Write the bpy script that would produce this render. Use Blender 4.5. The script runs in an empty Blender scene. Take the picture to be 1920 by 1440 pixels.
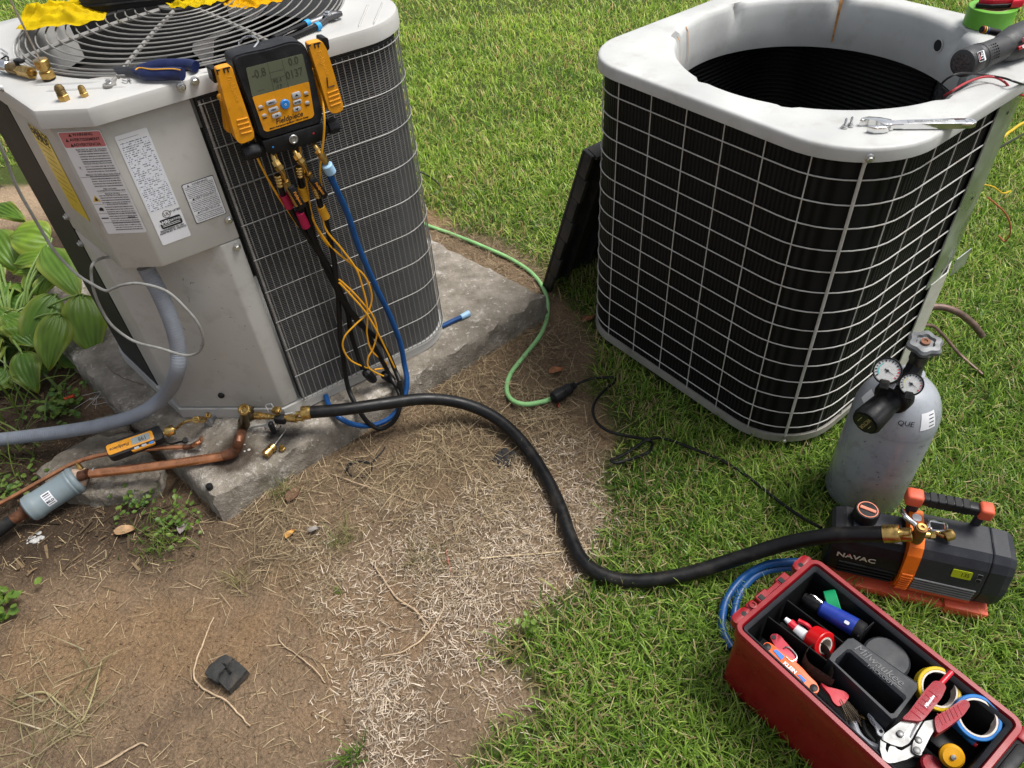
import bpy, bmesh, math, random
import numpy as np
from mathutils import Vector, Matrix, noise as mnoise
rnd = random.Random(7)
nrng = np.random.default_rng(7)
R_ = math.radians
sc = bpy.context.scene
C = sc.collection

# ------------------------------------------------------------ camera, sky, sun
FPX, PITCH, ROLL, CAM_H = 1409.0, R_(44.03), R_(-4.56), 1.5
_cp, _sp, _cr, _sr = math.cos(PITCH), math.sin(PITCH), math.cos(ROLL), math.sin(ROLL)
_Rr = Matrix(((_cr, -_sr, 0), (_sr, _cr, 0), (0, 0, 1)))
RW = Matrix((_Rr @ Vector((1, 0, 0)), _Rr @ Vector((0, -_sp, _cp)), _Rr @ Vector((0, -_cp, -_sp))))
cam = bpy.data.cameras.new('camera'); cam_o = bpy.data.objects.new('camera', cam); C.objects.link(cam_o)
cam.sensor_width = 36; cam.lens = 36 * FPX / 1920; cam.clip_start = 0.02; cam.clip_end = 300
_m = Matrix((RW @ Vector((1, 0, 0)), RW @ Vector((0, -1, 0)), RW @ Vector((0, 0, -1)))).transposed().to_4x4()
_m.translation = (0, 0, CAM_H); cam_o.matrix_world = _m
sc.camera = cam_o
SUN_AZ, SUN_EL = R_(10), R_(64)          # azimuth counted from +x towards +y
world = bpy.data.worlds.new('World'); sc.world = world; world.use_nodes = True
_nt = world.node_tree; _bg = _nt.nodes['Background']
_sky = _nt.nodes.new('ShaderNodeTexSky'); _sky.sky_type = 'NISHITA'; _sky.sun_disc = False
_sky.sun_elevation = SUN_EL; _sky.sun_rotation = R_(90) - SUN_AZ
_sky.air_density = 1.0; _sky.dust_density = 4.0; _sky.ozone_density = 1.0
_hs = _nt.nodes.new('ShaderNodeHueSaturation'); _hs.inputs['Saturation'].default_value = 0.35
_nt.links.new(_sky.outputs[0], _hs.inputs['Color']); _nt.links.new(_hs.outputs[0], _bg.inputs['Color'])
_bg.inputs['Strength'].default_value = 0.12
sun = bpy.data.lights.new('sun', 'SUN'); sun_o = bpy.data.objects.new('sun', sun); C.objects.link(sun_o)
sun.energy = 3.0; sun.angle = R_(24); sun.color = (1.0, 0.975, 0.94)
_d = Vector((math.cos(SUN_EL) * math.cos(SUN_AZ), math.cos(SUN_EL) * math.sin(SUN_AZ), math.sin(SUN_EL)))
sun_o.rotation_euler = _d.to_track_quat('Z', 'Y').to_euler(); sun_o.location = (3, 2, 6)
sc.view_settings.view_transform = 'Standard'; sc.view_settings.look = 'None'
sc.view_settings.exposure = 0.38; sc.view_settings.gamma = 1.0

# ------------------------------------------------------------ surveying helpers
CAMP = Vector((0, 0, CAM_H))
def ray(px, py): return RW @ Vector((px - 960, py - 720, FPX))
def W(px, py, z=0.0):
    d = ray(px, py); return CAMP + d * ((z - CAM_H) / d.z)
def WP(px, py, p0, n):
    d = ray(px, py); return CAMP + d * ((Vector(p0) - CAMP).dot(n) / d.dot(n))
def V(*a): return Vector(a)

# ------------------------------------------------------------ materials
MATS = {}
def M(name, col, rough=0.5, metal=0.0, var=0.12, scale=25.0, bump=0.0, bscale=250.0, dirt=None, coat=0.0, rvar=0.12, trans=None, spec=0.4):
    """procedural material: colour mottling, uneven gloss, fine relief, optional dirt (colour, amount, scale)"""
    if name in MATS: return MATS[name]
    m = bpy.data.materials.new(name); m.use_nodes = True; MATS[name] = m
    nt = m.node_tree; N = nt.nodes; L = nt.links; b = N['Principled BSDF']
    tc = N.new('ShaderNodeTexCoord')
    n1 = N.new('ShaderNodeTexNoise'); n1.inputs['Scale'].default_value = scale; n1.inputs['Detail'].default_value = 6
    L.new(tc.outputs['Object'], n1.inputs['Vector'])
    mx = N.new('ShaderNodeMix'); mx.data_type = 'RGBA'
    c0 = [max(0, c * (1 - var)) for c in col[:3]] + [1]; c1 = [min(1, c * (1 + var)) for c in col[:3]] + [1]
    mx.inputs[6].default_value = c0; mx.inputs[7].default_value = c1
    mr = N.new('ShaderNodeMapRange'); mr.inputs[1].default_value = 0.3; mr.inputs[2].default_value = 0.7
    L.new(n1.outputs[0], mr.inputs[0]); L.new(mr.outputs[0], mx.inputs[0])
    out = mx.outputs[2]
    if dirt:
        dc, amt, ds = dirt
        n2 = N.new('ShaderNodeTexNoise'); n2.inputs['Scale'].default_value = ds; n2.inputs['Detail'].default_value = 8; n2.inputs['Roughness'].default_value = 0.65
        L.new(tc.outputs['Object'], n2.inputs['Vector'])
        m2 = N.new('ShaderNodeMapRange'); m2.inputs[1].default_value = 0.52; m2.inputs[2].default_value = 0.75; m2.inputs[4].default_value = amt
        L.new(n2.outputs[0], m2.inputs[0])
        mx2 = N.new('ShaderNodeMix'); mx2.data_type = 'RGBA'; mx2.inputs[7].default_value = list(dc) + [1]
        L.new(m2.outputs[0], mx2.inputs[0]); L.new(out, mx2.inputs[6]); out = mx2.outputs[2]
    L.new(out, b.inputs['Base Color'])
    r = N.new('ShaderNodeMapRange'); r.inputs[1].default_value = 0.3; r.inputs[2].default_value = 0.7
    r.inputs[3].default_value = max(0.03, rough - rvar); r.inputs[4].default_value = min(1, rough + rvar)
    L.new(n1.outputs[0], r.inputs[0]); L.new(r.outputs[0], b.inputs['Roughness'])
    b.inputs['Metallic'].default_value = metal
    b.inputs['Specular IOR Level'].default_value = spec
    if coat: b.inputs['Coat Weight'].default_value = coat; b.inputs['Coat Roughness'].default_value = 0.15
    if bump:
        nb = N.new('ShaderNodeTexNoise'); nb.inputs['Scale'].default_value = bscale; nb.inputs['Detail'].default_value = 5
        L.new(tc.outputs['Object'], nb.inputs['Vector'])
        bp = N.new('ShaderNodeBump'); bp.inputs['Strength'].default_value = bump; bp.inputs['Distance'].default_value = 0.002
        L.new(nb.outputs[0], bp.inputs['Height']); L.new(bp.outputs[0], b.inputs['Normal'])
    return m

def leafmat(name, trans=0.42, rough=0.5, attr='Col'):
    """thin leaf / grass: colour from the blades' own colour attribute, part of the light passes through"""
    m = bpy.data.materials.new(name); m.use_nodes = True; MATS[name] = m
    nt = m.node_tree; N = nt.nodes; L = nt.links; b = N['Principled BSDF']; o = N['Material Output']
    a = N.new('ShaderNodeAttribute'); a.attribute_name = attr
    L.new(a.outputs['Color'], b.inputs['Base Color']); b.inputs['Roughness'].default_value = rough
    b.inputs['Specular IOR Level'].default_value = 0.35
    t = N.new('ShaderNodeBsdfTranslucent'); L.new(a.outputs['Color'], t.inputs['Color'])
    mx = N.new('ShaderNodeMixShader'); mx.inputs[0].default_value = trans
    L.new(b.outputs[0], mx.inputs[1]); L.new(t.outputs[0], mx.inputs[2]); L.new(mx.outputs[0], o.inputs['Surface'])
    return m

def wavemat(name, col, rough, scale, axis='Z', strength=0.6, dist=0.003, metal=0.0, col2=None, noise=0.0, flatz=False):
    """ribbed / finned surface: fine relief lines along one object axis plus grime"""
    m = bpy.data.materials.new(name); m.use_nodes = True; MATS[name] = m
    nt = m.node_tree; N = nt.nodes; L = nt.links; b = N['Principled BSDF']
    tc = N.new('ShaderNodeTexCoord')
    w = N.new('ShaderNodeTexWave'); w.wave_type = 'BANDS'; w.bands_direction = axis; w.inputs['Scale'].default_value = scale; w.inputs['Distortion'].default_value = noise
    mp = N.new('ShaderNodeMapping'); mp.inputs['Scale'].default_value = (1, 1, 0 if flatz else 1); L.new(tc.outputs['Object'], mp.inputs['Vector']); L.new(mp.outputs[0], w.inputs['Vector'])
    n1 = N.new('ShaderNodeTexNoise'); n1.inputs['Scale'].default_value = 14; n1.inputs['Detail'].default_value = 9; L.new(tc.outputs['Object'], n1.inputs['Vector'])
    mx = N.new('ShaderNodeMix'); mx.data_type = 'RGBA'; c2 = col2 or [c * 0.45 for c in col]
    mx.inputs[6].default_value = list(c2) + [1]; mx.inputs[7].default_value = list(col) + [1]
    L.new(w.outputs['Fac'], mx.inputs[0])
    mx2 = N.new('ShaderNodeMix'); mx2.data_type = 'RGBA'; mx2.blend_type = 'MULTIPLY'; mx2.inputs[0].default_value = 0.6
    L.new(mx.outputs[2], mx2.inputs[6]); L.new(n1.outputs['Color'], mx2.inputs[7])
    hs = N.new('ShaderNodeHueSaturation'); hs.inputs['Saturation'].default_value = 0.1; hs.inputs['Value'].default_value = 1.4
    L.new(mx2.outputs[2], hs.inputs['Color']); L.new(hs.outputs[0], b.inputs['Base Color'])
    b.inputs['Roughness'].default_value = rough; b.inputs['Metallic'].default_value = metal; b.inputs['Specular IOR Level'].default_value = .15
    bp = N.new('ShaderNodeBump'); bp.inputs['Strength'].default_value = strength; bp.inputs['Distance'].default_value = dist
    L.new(w.outputs['Fac'], bp.inputs['Height']); L.new(bp.outputs[0], b.inputs['Normal'])
    return m

# ------------------------------------------------------------ mesh builder
RM = {}   # object -> world matrix of its own frame
def frame(o=(0, 0, 0), x=None, z=None, rotz=None):
    """4x4 frame: origin o, x axis, z axis (or a turn about z)"""
    if rotz is not None: m = Matrix.Rotation(rotz, 4, 'Z')
    else:
        z = Vector(z).normalized(); x = Vector(x); x = (x - z * x.dot(z)).normalized(); y = z.cross(x)
        m = Matrix((x, y, z)).transposed().to_4x4()
    m.translation = Vector(o); return m

class MB:
    def __init__(s, fr=None):
        s.bm = bmesh.new(); s.fr = fr or Matrix.Identity(4)
    def _xf(s, vs, fr=None):
        m = s.fr @ fr if fr is not None else s.fr
        for v in vs: v.co = m @ v.co
    def box(s, c, d, bev=0.0, seg=2, fr=None):
        r = bmesh.ops.create_cube(s.bm, size=1.0); vs = r['verts']
        for v in vs: v.co = Vector((c[0] + v.co.x * d[0], c[1] + v.co.y * d[1], c[2] + v.co.z * d[2]))
        if bev:
            es = list({e for v in vs for e in v.link_edges})
            r = bmesh.ops.bevel(s.bm, geom=es, offset=min(bev, min(d) * 0.49), segments=seg, profile=0.5, affect='EDGES', clamp_overlap=True)
            vs = list({v for f in r['faces'] for v in f.verts} | {v for v in vs if v.is_valid})
            # bevelled cubes keep all corners inside the returned faces' verts
        s._xf(vs, fr); return s
    def prism(s, poly, z0, z1, bev=0.0, seg=2, fr=None, inset_top=0.0):
        bm = s.bm; n = len(poly)
        ctr = Vector((sum(p[0] for p in poly) / n, sum(p[1] for p in poly) / n))
        a = [bm.verts.new((p[0], p[1], z0)) for p in poly]
        b = [bm.verts.new((ctr.x + (p[0] - ctr.x) * (1 - inset_top), ctr.y + (p[1] - ctr.y) * (1 - inset_top), z1)) for p in poly]
        fs = [bm.faces.new(list(reversed(a))), bm.faces.new(b)]
        for i in range(n): fs.append(bm.faces.new((a[i], a[(i + 1) % n], b[(i + 1) % n], b[i])))
        vs = a + b
        if bev:
            es = [e for e in {e for v in vs for e in v.link_edges}]
            r = bmesh.ops.bevel(bm, geom=es, offset=bev, segments=seg, profile=0.5, affect='EDGES', clamp_overlap=True)
            vs = list({v for f in r['faces'] for v in f.verts} | {v for v in vs if v.is_valid})
        s._xf(vs, fr); return s
    def tube(s, pts, r, seg=8, closed=False, cap=True, fr=None, flat=1.0):
        bm = s.bm; P = [Vector(p) for p in pts]; n = len(P)
        rr = r if isinstance(r, (list, tuple)) else [r] * n
        T = []
        for i in range(n):
            a = P[i - 1] if (i > 0 or closed) else P[i]; b = P[(i + 1) % n] if (i < n - 1 or closed) else P[i]
            t = b - a; T.append(t.normalized() if t.length > 1e-9 else (T[-1] if T else Vector((0, 0, 1))))
        u = T[0].orthogonal().normalized(); rings = []; allv = []
        for i in range(n):
            u = (u - T[i] * u.dot(T[i])); u = u.normalized() if u.length > 1e-6 else T[i].orthogonal().normalized()
            w = T[i].cross(u)
            ring = [bm.verts.new(P[i] + (u * math.cos(2 * math.pi * k / seg) + w * math.sin(2 * math.pi * k / seg) * flat) * rr[i]) for k in range(seg)]
            rings.append(ring); allv += ring
        for i in range(n - 1 + (1 if closed else 0)):
            a, b = rings[i], rings[(i + 1) % n]
            for k in range(seg): bm.faces.new((a[k], a[(k + 1) % seg], b[(k + 1) % seg], b[k]))
        if cap and not closed:
            bm.faces.new(list(reversed(rings[0]))); bm.faces.new(rings[-1])
        s._xf(allv, fr); return s
    def cyl(s, p0, p1, r0, r1=None, seg=16, bev=0.0, fr=None, cap=True):
        p0, p1 = Vector(p0), Vector(p1); r1 = r0 if r1 is None else r1
        if bev:
            d = (p1 - p0).normalized()
            return s.tube([p0, p0 + d * 1e-5, p0 + d * bev, p1 - d * bev, p1 - d * 1e-5, p1], [r0 * .001 + r0 - bev, r0 - bev, r0, r1, r1 - bev, r1 - bev], seg, fr=fr, cap=cap)
        return s.tube([p0, p1], [r0, r1], seg, fr=fr, cap=cap)
    def lathe(s, prof, o=(0, 0, 0), axis=(0, 0, 1), seg=24, fr=None, cap=True, fac=None):
        """prof: list of (radius, height along axis); fac(k) optional radius factor per segment"""
        bm = s.bm; ax = Vector(axis).normalized(); o = Vector(o)
        u = Vector((1, 0, 0)) if abs(ax.x) < 0.8 else Vector((0, 1, 0)); u = (u - ax * u.dot(ax)).normalized(); w = ax.cross(u)
        rings = []; allv = []
        for r, h in prof:
            ring = [bm.verts.new(o + ax * h + (u * math.cos(2 * math.pi * k / seg) + w * math.sin(2 * math.pi * k / seg)) * (r * (fac(k) if fac else 1))) for k in range(seg)]
            rings.append(ring); allv += ring
        for a, b in zip(rings, rings[1:]):
            for k in range(seg): bm.faces.new((a[k], a[(k + 1) % seg], b[(k + 1) % seg], b[k]))
        if cap:
            if prof[0][0] > 1e-6: bm.faces.new(list(reversed(rings[0])))
            if prof[-1][0] > 1e-6: bm.faces.new(rings[-1])
        s._xf(allv, fr); return s
    def ring(s, r0, r1, h, o=(0, 0, 0), axis=(0, 0, 1), seg=32, fr=None, rnd_=0.0):
        c = min(rnd_, h * .3, (r1 - r0) * .3)
        return s.lathe([(r0, c), (r0 + c, 0), (r1 - c, 0), (r1, c), (r1, h - c), (r1 - c, h), (r0 + c, h), (r0, h - c), (r0, c)], o, axis, seg, fr, cap=False)
    def sphere(s, c, r, seg=16, rings=8, sc_=(1, 1, 1), fr=None):
        res = bmesh.ops.create_uvsphere(s.bm, u_segments=seg, v_segments=rings, radius=1.0)
        for v in res['verts']: v.co = Vector((c[0] + v.co.x * r * sc_[0], c[1] + v.co.y * r * sc_[1], c[2] + v.co.z * r * sc_[2]))
        s._xf(res['verts'], fr); return s
    def quad(s, a, b, c, d, fr=None):
        vs = [s.bm.verts.new(Vector(p)) for p in (a, b, c, d)]; s.bm.faces.new(vs); s._xf(vs, fr); return s
    def poly(s, pts, fr=None):
        vs = [s.bm.verts.new(Vector(p)) for p in pts]; s.bm.faces.new(vs); s._xf(vs, fr); return s
    def loft(s, loops, closed=True, cap=False, fr=None):
        rs = [[s.bm.verts.new(Vector(p)) for p in lp] for lp in loops]; n = len(rs[0])
        for a, b in zip(rs, rs[1:]):
            for k in range(n if closed else n - 1): s.bm.faces.new((a[k], a[(k + 1) % n], b[(k + 1) % n], b[k]))
        if cap: s.bm.faces.new(list(reversed(rs[0]))); s.bm.faces.new(rs[-1])
        s._xf([v for r in rs for v in r], fr); return s
    def wall(s, path, z0, z1, t, fr=None):
        """upright sheet along a 2-D path, thickness t to the left of the path"""
        off = offset_path(path, t)
        lo = [(p[0], p[1]) for p in path] + [(p[0], p[1]) for p in reversed(off)]
        n = len(path); bm = s.bm
        A = [bm.verts.new((p[0], p[1], z0)) for p in path]; B = [bm.verts.new((p[0], p[1], z1)) for p in path]
        A2 = [bm.verts.new((p[0], p[1], z0)) for p in off]; B2 = [bm.verts.new((p[0], p[1], z1)) for p in off]
        for i in range(n - 1):
            bm.faces.new((A[i], A[i + 1], B[i + 1], B[i])); bm.faces.new((A2[i + 1], A2[i], B2[i], B2[i + 1]))
            bm.faces.new((B[i], B[i + 1], B2[i + 1], B2[i])); bm.faces.new((A[i + 1], A[i], A2[i], A2[i + 1]))
        bm.faces.new((A[0], B[0], B2[0], A2[0])); bm.faces.new((A[-1], A2[-1], B2[-1], B[-1]))
        s._xf(A + B + A2 + B2, fr); return s
    def build(s, name, mat, parent=None, smooth=35, fix=True):
        bm = s.bm
        if fix: bmesh.ops.recalc_face_normals(bm, faces=bm.faces[:])
        base = RM.get(parent.name) if parent is not None else None
        if base is not None:
            inv = base.inverted()
            for v in bm.verts: v.co = inv @ v.co
            org = Matrix.Identity(4)
        else:
            n = len(bm.verts); xs = [v.co for v in bm.verts]
            lo = Vector((min(v.x for v in xs), min(v.y for v in xs), min(v.z for v in xs))); hi = Vector((max(v.x for v in xs), max(v.y for v in xs), max(v.z for v in xs)))
            org = Matrix.Translation(((lo.x + hi.x) / 2, (lo.y + hi.y) / 2, lo.z)); inv = org.inverted()
            for v in bm.verts: v.co = inv @ v.co
        me = bpy.data.meshes.new(name); bm.to_mesh(me); bm.free()
        if smooth:
            me.polygons.foreach_set('use_smooth', [True] * len(me.polygons)); me.set_sharp_from_angle(angle=R_(smooth))
        me.materials.append(mat)
        o = bpy.data.objects.new(name, me); C.objects.link(o)
        if parent is not None: o.parent = parent; RM[o.name] = base
        else: o.location = org.translation; RM[o.name] = org
        return o

def offset_path(path, t, closed=False):
    P = [Vector((p[0], p[1])) for p in path]; n = len(P); out = []
    for i in range(n):
        a = P[i - 1] if (i > 0 or closed) else None; b = P[(i + 1) % n] if (i < n - 1 or closed) else None
        ns = []
        if a is not None: d = (P[i] - a).normalized(); ns.append(Vector((-d.y, d.x)))
        if b is not None: d = (b - P[i]).normalized(); ns.append(Vector((-d.y, d.x)))
        if len(ns) == 2:
            m = (ns[0] + ns[1]).normalized(); k = max(0.35, m.dot(ns[0])); out.append(P[i] + m * (t / k))
        else: out.append(P[i] + ns[0] * t)
    return out

def thing(name, label, cat, loc, rotz=0.0, group=None):
    o = bpy.data.objects.new(name, None); C.objects.link(o); o.empty_display_size = 0.05
    o.location = loc; o.rotation_euler = (0, 0, rotz); o['label'] = label; o['category'] = cat
    if group: o['group'] = group
    m = Matrix.Rotation(rotz, 4, 'Z'); m.translation = Vector(loc); RM[o.name] = m
    return o
def tag(o, label, cat, group=None):
    o['label'] = label; o['category'] = cat
    if group: o['group'] = group
    return o
def struct(o): o['kind'] = 'structure'; return o
def stuff(o): o['kind'] = 'stuff'; return o

def spline(pts, n=8, closed=False):
    """Catmull-Rom through the points"""
    P = [Vector(p) for p in pts]; out = []; k = len(P)
    for i in range(k if closed else k - 1):
        p1, p2 = P[i], P[(i + 1) % k]
        p0 = P[i - 1] if (i > 0 or closed) else p1 * 2 - p2; p3 = P[(i + 2) % k] if (i < k - 2 or closed) else p2 * 2 - p1
        for j in range(n):
            t = j / n; t2 = t * t; t3 = t2 * t
            out.append(0.5 * ((2 * p1) + (p2 - p0) * t + (2 * p0 - 5 * p1 + 4 * p2 - p3) * t2 + (3 * p1 - p0 - 3 * p2 + p3) * t3))
    if not closed: out.append(P[-1])
    return out
def rrect(x0, y0, x1, y1, r, n=6):
    out = []
    rs = r if isinstance(r, (list, tuple)) else [r] * 4
    for k, (cx, cy, a0) in enumerate(((x1 - rs[0], y0 + rs[0], -90), (x1 - rs[1], y1 - rs[1], 0), (x0 + rs[2], y1 - rs[2], 90), (x0 + rs[3], y0 + rs[3], 180))):
        r = rs[k]
        for i in range(n + 1):
            a = R_(a0 + 90 * i / n); out.append((cx + r * math.cos(a), cy + r * math.sin(a)))
    return out
def circle(r, n=24, c=(0, 0)): return [(c[0] + r * math.cos(2 * math.pi * i / n), c[1] + r * math.sin(2 * math.pi * i / n)) for i in range(n)]

_fonts = {}
def text(s, fr, size, mat, parent, name='lettering', align='CENTER', ext=0.0002, sx=1.0, shear=0.0, bold=0.0):
    """flat lettering as real mesh on a surface; fr: frame with x along the text and z out of the surface"""
    cu = bpy.data.curves.new('txt', 'FONT'); cu.body = s; cu.size = size; cu.align_x = align; cu.align_y = 'CENTER'
    cu.extrude = ext; cu.shear = shear; cu.offset = bold; cu.resolution_u = 2
    to = bpy.data.objects.new('txt', cu); C.objects.link(to)
    dg = bpy.context.evaluated_depsgraph_get(); me = bpy.data.meshes.new_from_object(to.evaluated_get(dg))
    bpy.data.objects.remove(to); bpy.data.curves.remove(cu)
    me.name = name; m = RM[parent.name].inverted() @ fr @ Matrix.Diagonal((sx, 1, 1, 1)); me.transform(m)
    me.materials.clear(); me.materials.append(mat)
    o = bpy.data.objects.new(name, me); C.objects.link(o); o.parent = parent; RM[o.name] = RM[parent.name]
    return o

def bolt(fr, r, h, mat, parent, name='screw', wash=True):
    """hex-head sheet-metal screw, z of the frame out of the surface"""
    b = MB(fr)
    if wash: b.lathe([(r * 1.5, -0.001), (r * 1.5, h * 0.25), (r * 1.25, h * 0.35)], seg=14)
    b.lathe([(r, h * 0.2), (r, h * 0.85), (r * 0.8, h)], seg=6)
    return b.build(name, mat, parent)
# ------------------------------------------------------------ ground zones
def G(*pp): return [tuple(W(x, y, 0.0)[:2]) for x, y in pp]
LAWN = [(-6, 3.4), (-1.9, 3.0), (-0.7, 2.75)] + G((795, 392), (870, 425), (960, 462), (1010, 500), (1050, 560), (1110, 660), (1100, 720), (1128, 775), (1150, 830), (1120, 905),
        (1165, 965), (1120, 1010), (1120, 1075), (1040, 1120), (985, 1165), (915, 1222), (965, 1262), (1000, 1300), (985, 1335), (895, 1368), (860, 1440)) + [(-0.16, 0.3), (-0.16, -1), (8, -1), (8, 12), (-6, 12)]
CHIPS = G((690, 1030), (800, 990), (900, 940), (1040, 880), (1130, 880), (1190, 970), (1150, 1090), (1010, 1180), (960, 1240), (1030, 1300), (900, 1400), (870, 1460), (640, 1460), (690, 1380), (620, 1300), (740, 1240), (810, 1160), (700, 1110))
STRAW = G((420, 960), (700, 770), (830, 690), (1000, 590), (1040, 560), (850, 430), (1060, 500), (1140, 680), (1160, 850), (1150, 960), (1060, 1040), (800, 1000), (640, 960), (560, 1060), (430, 1020))
BED = [(-6, 3.2), (-1.25, 2.6), (-1.2, 1.75)] + G((120, 700), (240, 800), (330, 900), (385, 985), (420, 1010), (300, 1040), (180, 1060), (0, 1090), (-300, 1190)) + [(-6, 1.0)]
SAND = [(-6, 3.4), (-1.2, 3.1), (-1.15, 2.4)] + G((60, 400), (0, 430), (-300, 500)) + [(-6, 1.9)]
def sdist(pts, poly):
    """signed distance, positive inside"""
    P = np.asarray(pts); Q = np.asarray(poly); n = len(Q); d = np.full(len(P), 1e9); ins = np.zeros(len(P), bool)
    for i in range(n):
        a = Q[i]; b = Q[(i + 1) % n]; e = b - a; w = P - a
        t = np.clip((w @ e) / max(e @ e, 1e-12), 0, 1); d = np.minimum(d, np.hypot(*(w - t[:, None] * e).T))
        c = (a[1] > P[:, 1]) != (b[1] > P[:, 1])
        with np.errstate(divide='ignore', invalid='ignore'):
            ins ^= c & (P[:, 0] < (b[0] - a[0]) * (P[:, 1] - a[1]) / (b[1] - a[1]) + a[0])
    return np.where(ins, d, -d)
_perm = nrng.random((256, 256))
def vnoise(x, y, s):
    """cheap tiling value noise"""
    x = np.asarray(x) * s + 91.3; y = np.asarray(y) * s + 17.7
    xi = np.floor(x).astype(int); yi = np.floor(y).astype(int); fx = x - xi; fy = y - yi
    fx = fx * fx * (3 - 2 * fx); fy = fy * fy * (3 - 2 * fy)
    g = lambda a, b: _perm[a & 255, b & 255]
    return (g(xi, yi) * (1 - fx) + g(xi + 1, yi) * fx) * (1 - fy) + (g(xi, yi + 1) * (1 - fx) + g(xi + 1, yi + 1) * fx) * fy
def fbm(x, y, s): return vnoise(x, y, s) * .5 + vnoise(x, y, s * 2.1) * .3 + vnoise(x, y, s * 4.3) * .2
def zone(x, y, poly, soft, wob=0.05, ws=7):
    d = sdist(np.stack([x, y], 1), poly) + (fbm(x, y, ws) - .5) * 2 * wob
    return np.clip(d / soft + .5, 0, 1)
def gz(x, y):
    x = np.atleast_1d(x).astype(float); y = np.atleast_1d(y).astype(float)
    near = np.clip(1.5 - np.hypot(x, y - 1.2) / 4, 0, 1)
    return ((fbm(x, y, 9) - .5) * .016 + (fbm(x, y, 45) - .5) * .006) * near - .004

def make_ground():
    ax = np.concatenate([-np.geomspace(60, 2.1, 14), np.arange(-2.0, 2.6, 0.0145), np.geomspace(2.7, 60, 14)])
    ay = np.concatenate([[-30, -8, -2, -.6, 0, .2], np.arange(0.32, 3.1, 0.0145), np.geomspace(3.15, 60, 30)])
    X, Y = np.meshgrid(ax, ay); x = X.ravel(); y = Y.ravel(); z = gz(x, y)
    nx, ny = len(ax), len(ay)
    idx = np.arange(nx * ny).reshape(ny, nx)
    q = np.stack([idx[:-1, :-1], idx[:-1, 1:], idx[1:, 1:], idx[1:, :-1]], -1).reshape(-1, 4)
    me = bpy.data.meshes.new('ground'); me.vertices.add(len(x)); me.vertices.foreach_set('co', np.stack([x, y, z], 1).ravel())
    me.loops.add(q.size); me.loops.foreach_set('vertex_index', q.ravel()); me.polygons.add(len(q))
    me.polygons.foreach_set('loop_start', np.arange(0, q.size, 4)); me.polygons.foreach_set('use_smooth', np.ones(len(q), bool)); me.update()
    col = np.tile(np.array([.285, .197, .124]), (len(x), 1))
    pn = fbm(x, y, 5)[:, None]; col = col * (0.8 + 0.4 * pn)
    gr = np.clip((fbm(x + 5, y, 9) - .5) * 6, 0, 1)[:, None]; col = col * (1 - .5 * gr) + np.array([.12, .085, .06]) * .5 * gr; og = np.clip((fbm(x - 3, y + 7, 4) - .55) * 6, 0, 1)[:, None]; col = col * (1 - .5 * og) + np.array([.36, .225, .115]) * .5 * og
    for poly, c, soft, wob in ((STRAW, (.20, .14, .085), .3, .16), (CHIPS, (.33, .235, .155), .3, .18), (BED, (.085, .058, .038), .15, .08), (SAND, (.40, .29, .19), .15, .1), (LAWN, (.075, .10, .025), .05, .05)):
        w = zone(x, y, poly, soft, wob)[:, None]; col = col * (1 - w) + np.array(c) * w * (.75 + .5 * pn)
    ca = me.color_attributes.new('Col', 'FLOAT_COLOR', 'POINT'); ca.data.foreach_set('color', np.concatenate([col, np.ones((len(x), 1))], 1).ravel())
    m = bpy.data.materials.new('soil'); m.use_nodes = True; nt = m.node_tree; N = nt.nodes; L = nt.links; b = N['Principled BSDF']
    a = N.new('ShaderNodeAttribute'); a.attribute_name = 'Col'; tc = N.new('ShaderNodeTexCoord')
    n1 = N.new('ShaderNodeTexNoise'); n1.inputs['Scale'].default_value = 130; n1.inputs['Detail'].default_value = 12; n1.inputs['Roughness'].default_value = .75; L.new(tc.outputs['Object'], n1.inputs['Vector'])
    n2 = N.new('ShaderNodeTexVoronoi'); n2.inputs['Scale'].default_value = 120; L.new(tc.outputs['Object'], n2.inputs['Vector'])
    cr = N.new('ShaderNodeMapRange'); cr.inputs[1].default_value = .3; cr.inputs[2].default_value = .72; cr.inputs[3].default_value = .5; cr.inputs[4].default_value = 1.45; L.new(n1.outputs[0], cr.inputs[0])
    mu = N.new('ShaderNodeMix'); mu.data_type = 'RGBA'; mu.blend_type = 'MULTIPLY'; mu.inputs[0].default_value = 1
    L.new(a.outputs['Color'], mu.inputs[6]); L.new(cr.outputs[0], mu.inputs[7]); L.new(mu.outputs[2], b.inputs['Base Color'])
    b.inputs['Roughness'].default_value = .95; b.inputs['Specular IOR Level'].default_value = .15
    ad = N.new('ShaderNodeMath'); ad.operation = 'MULTIPLY_ADD'; ad.inputs[1].default_value = .35; L.new(n2.outputs['Distance'], ad.inputs[0]); L.new(n1.outputs[0], ad.inputs[2])
    bp = N.new('ShaderNodeBump'); bp.inputs['Strength'].default_value = 1.0; bp.inputs['Distance'].default_value = .014; L.new(ad.outputs[0], bp.inputs['Height']); L.new(bp.outputs[0], b.inputs['Normal'])
    me.materials.append(m); o = bpy.data.objects.new('ground', me); C.objects.link(o); struct(o); return o
make_ground()

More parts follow.
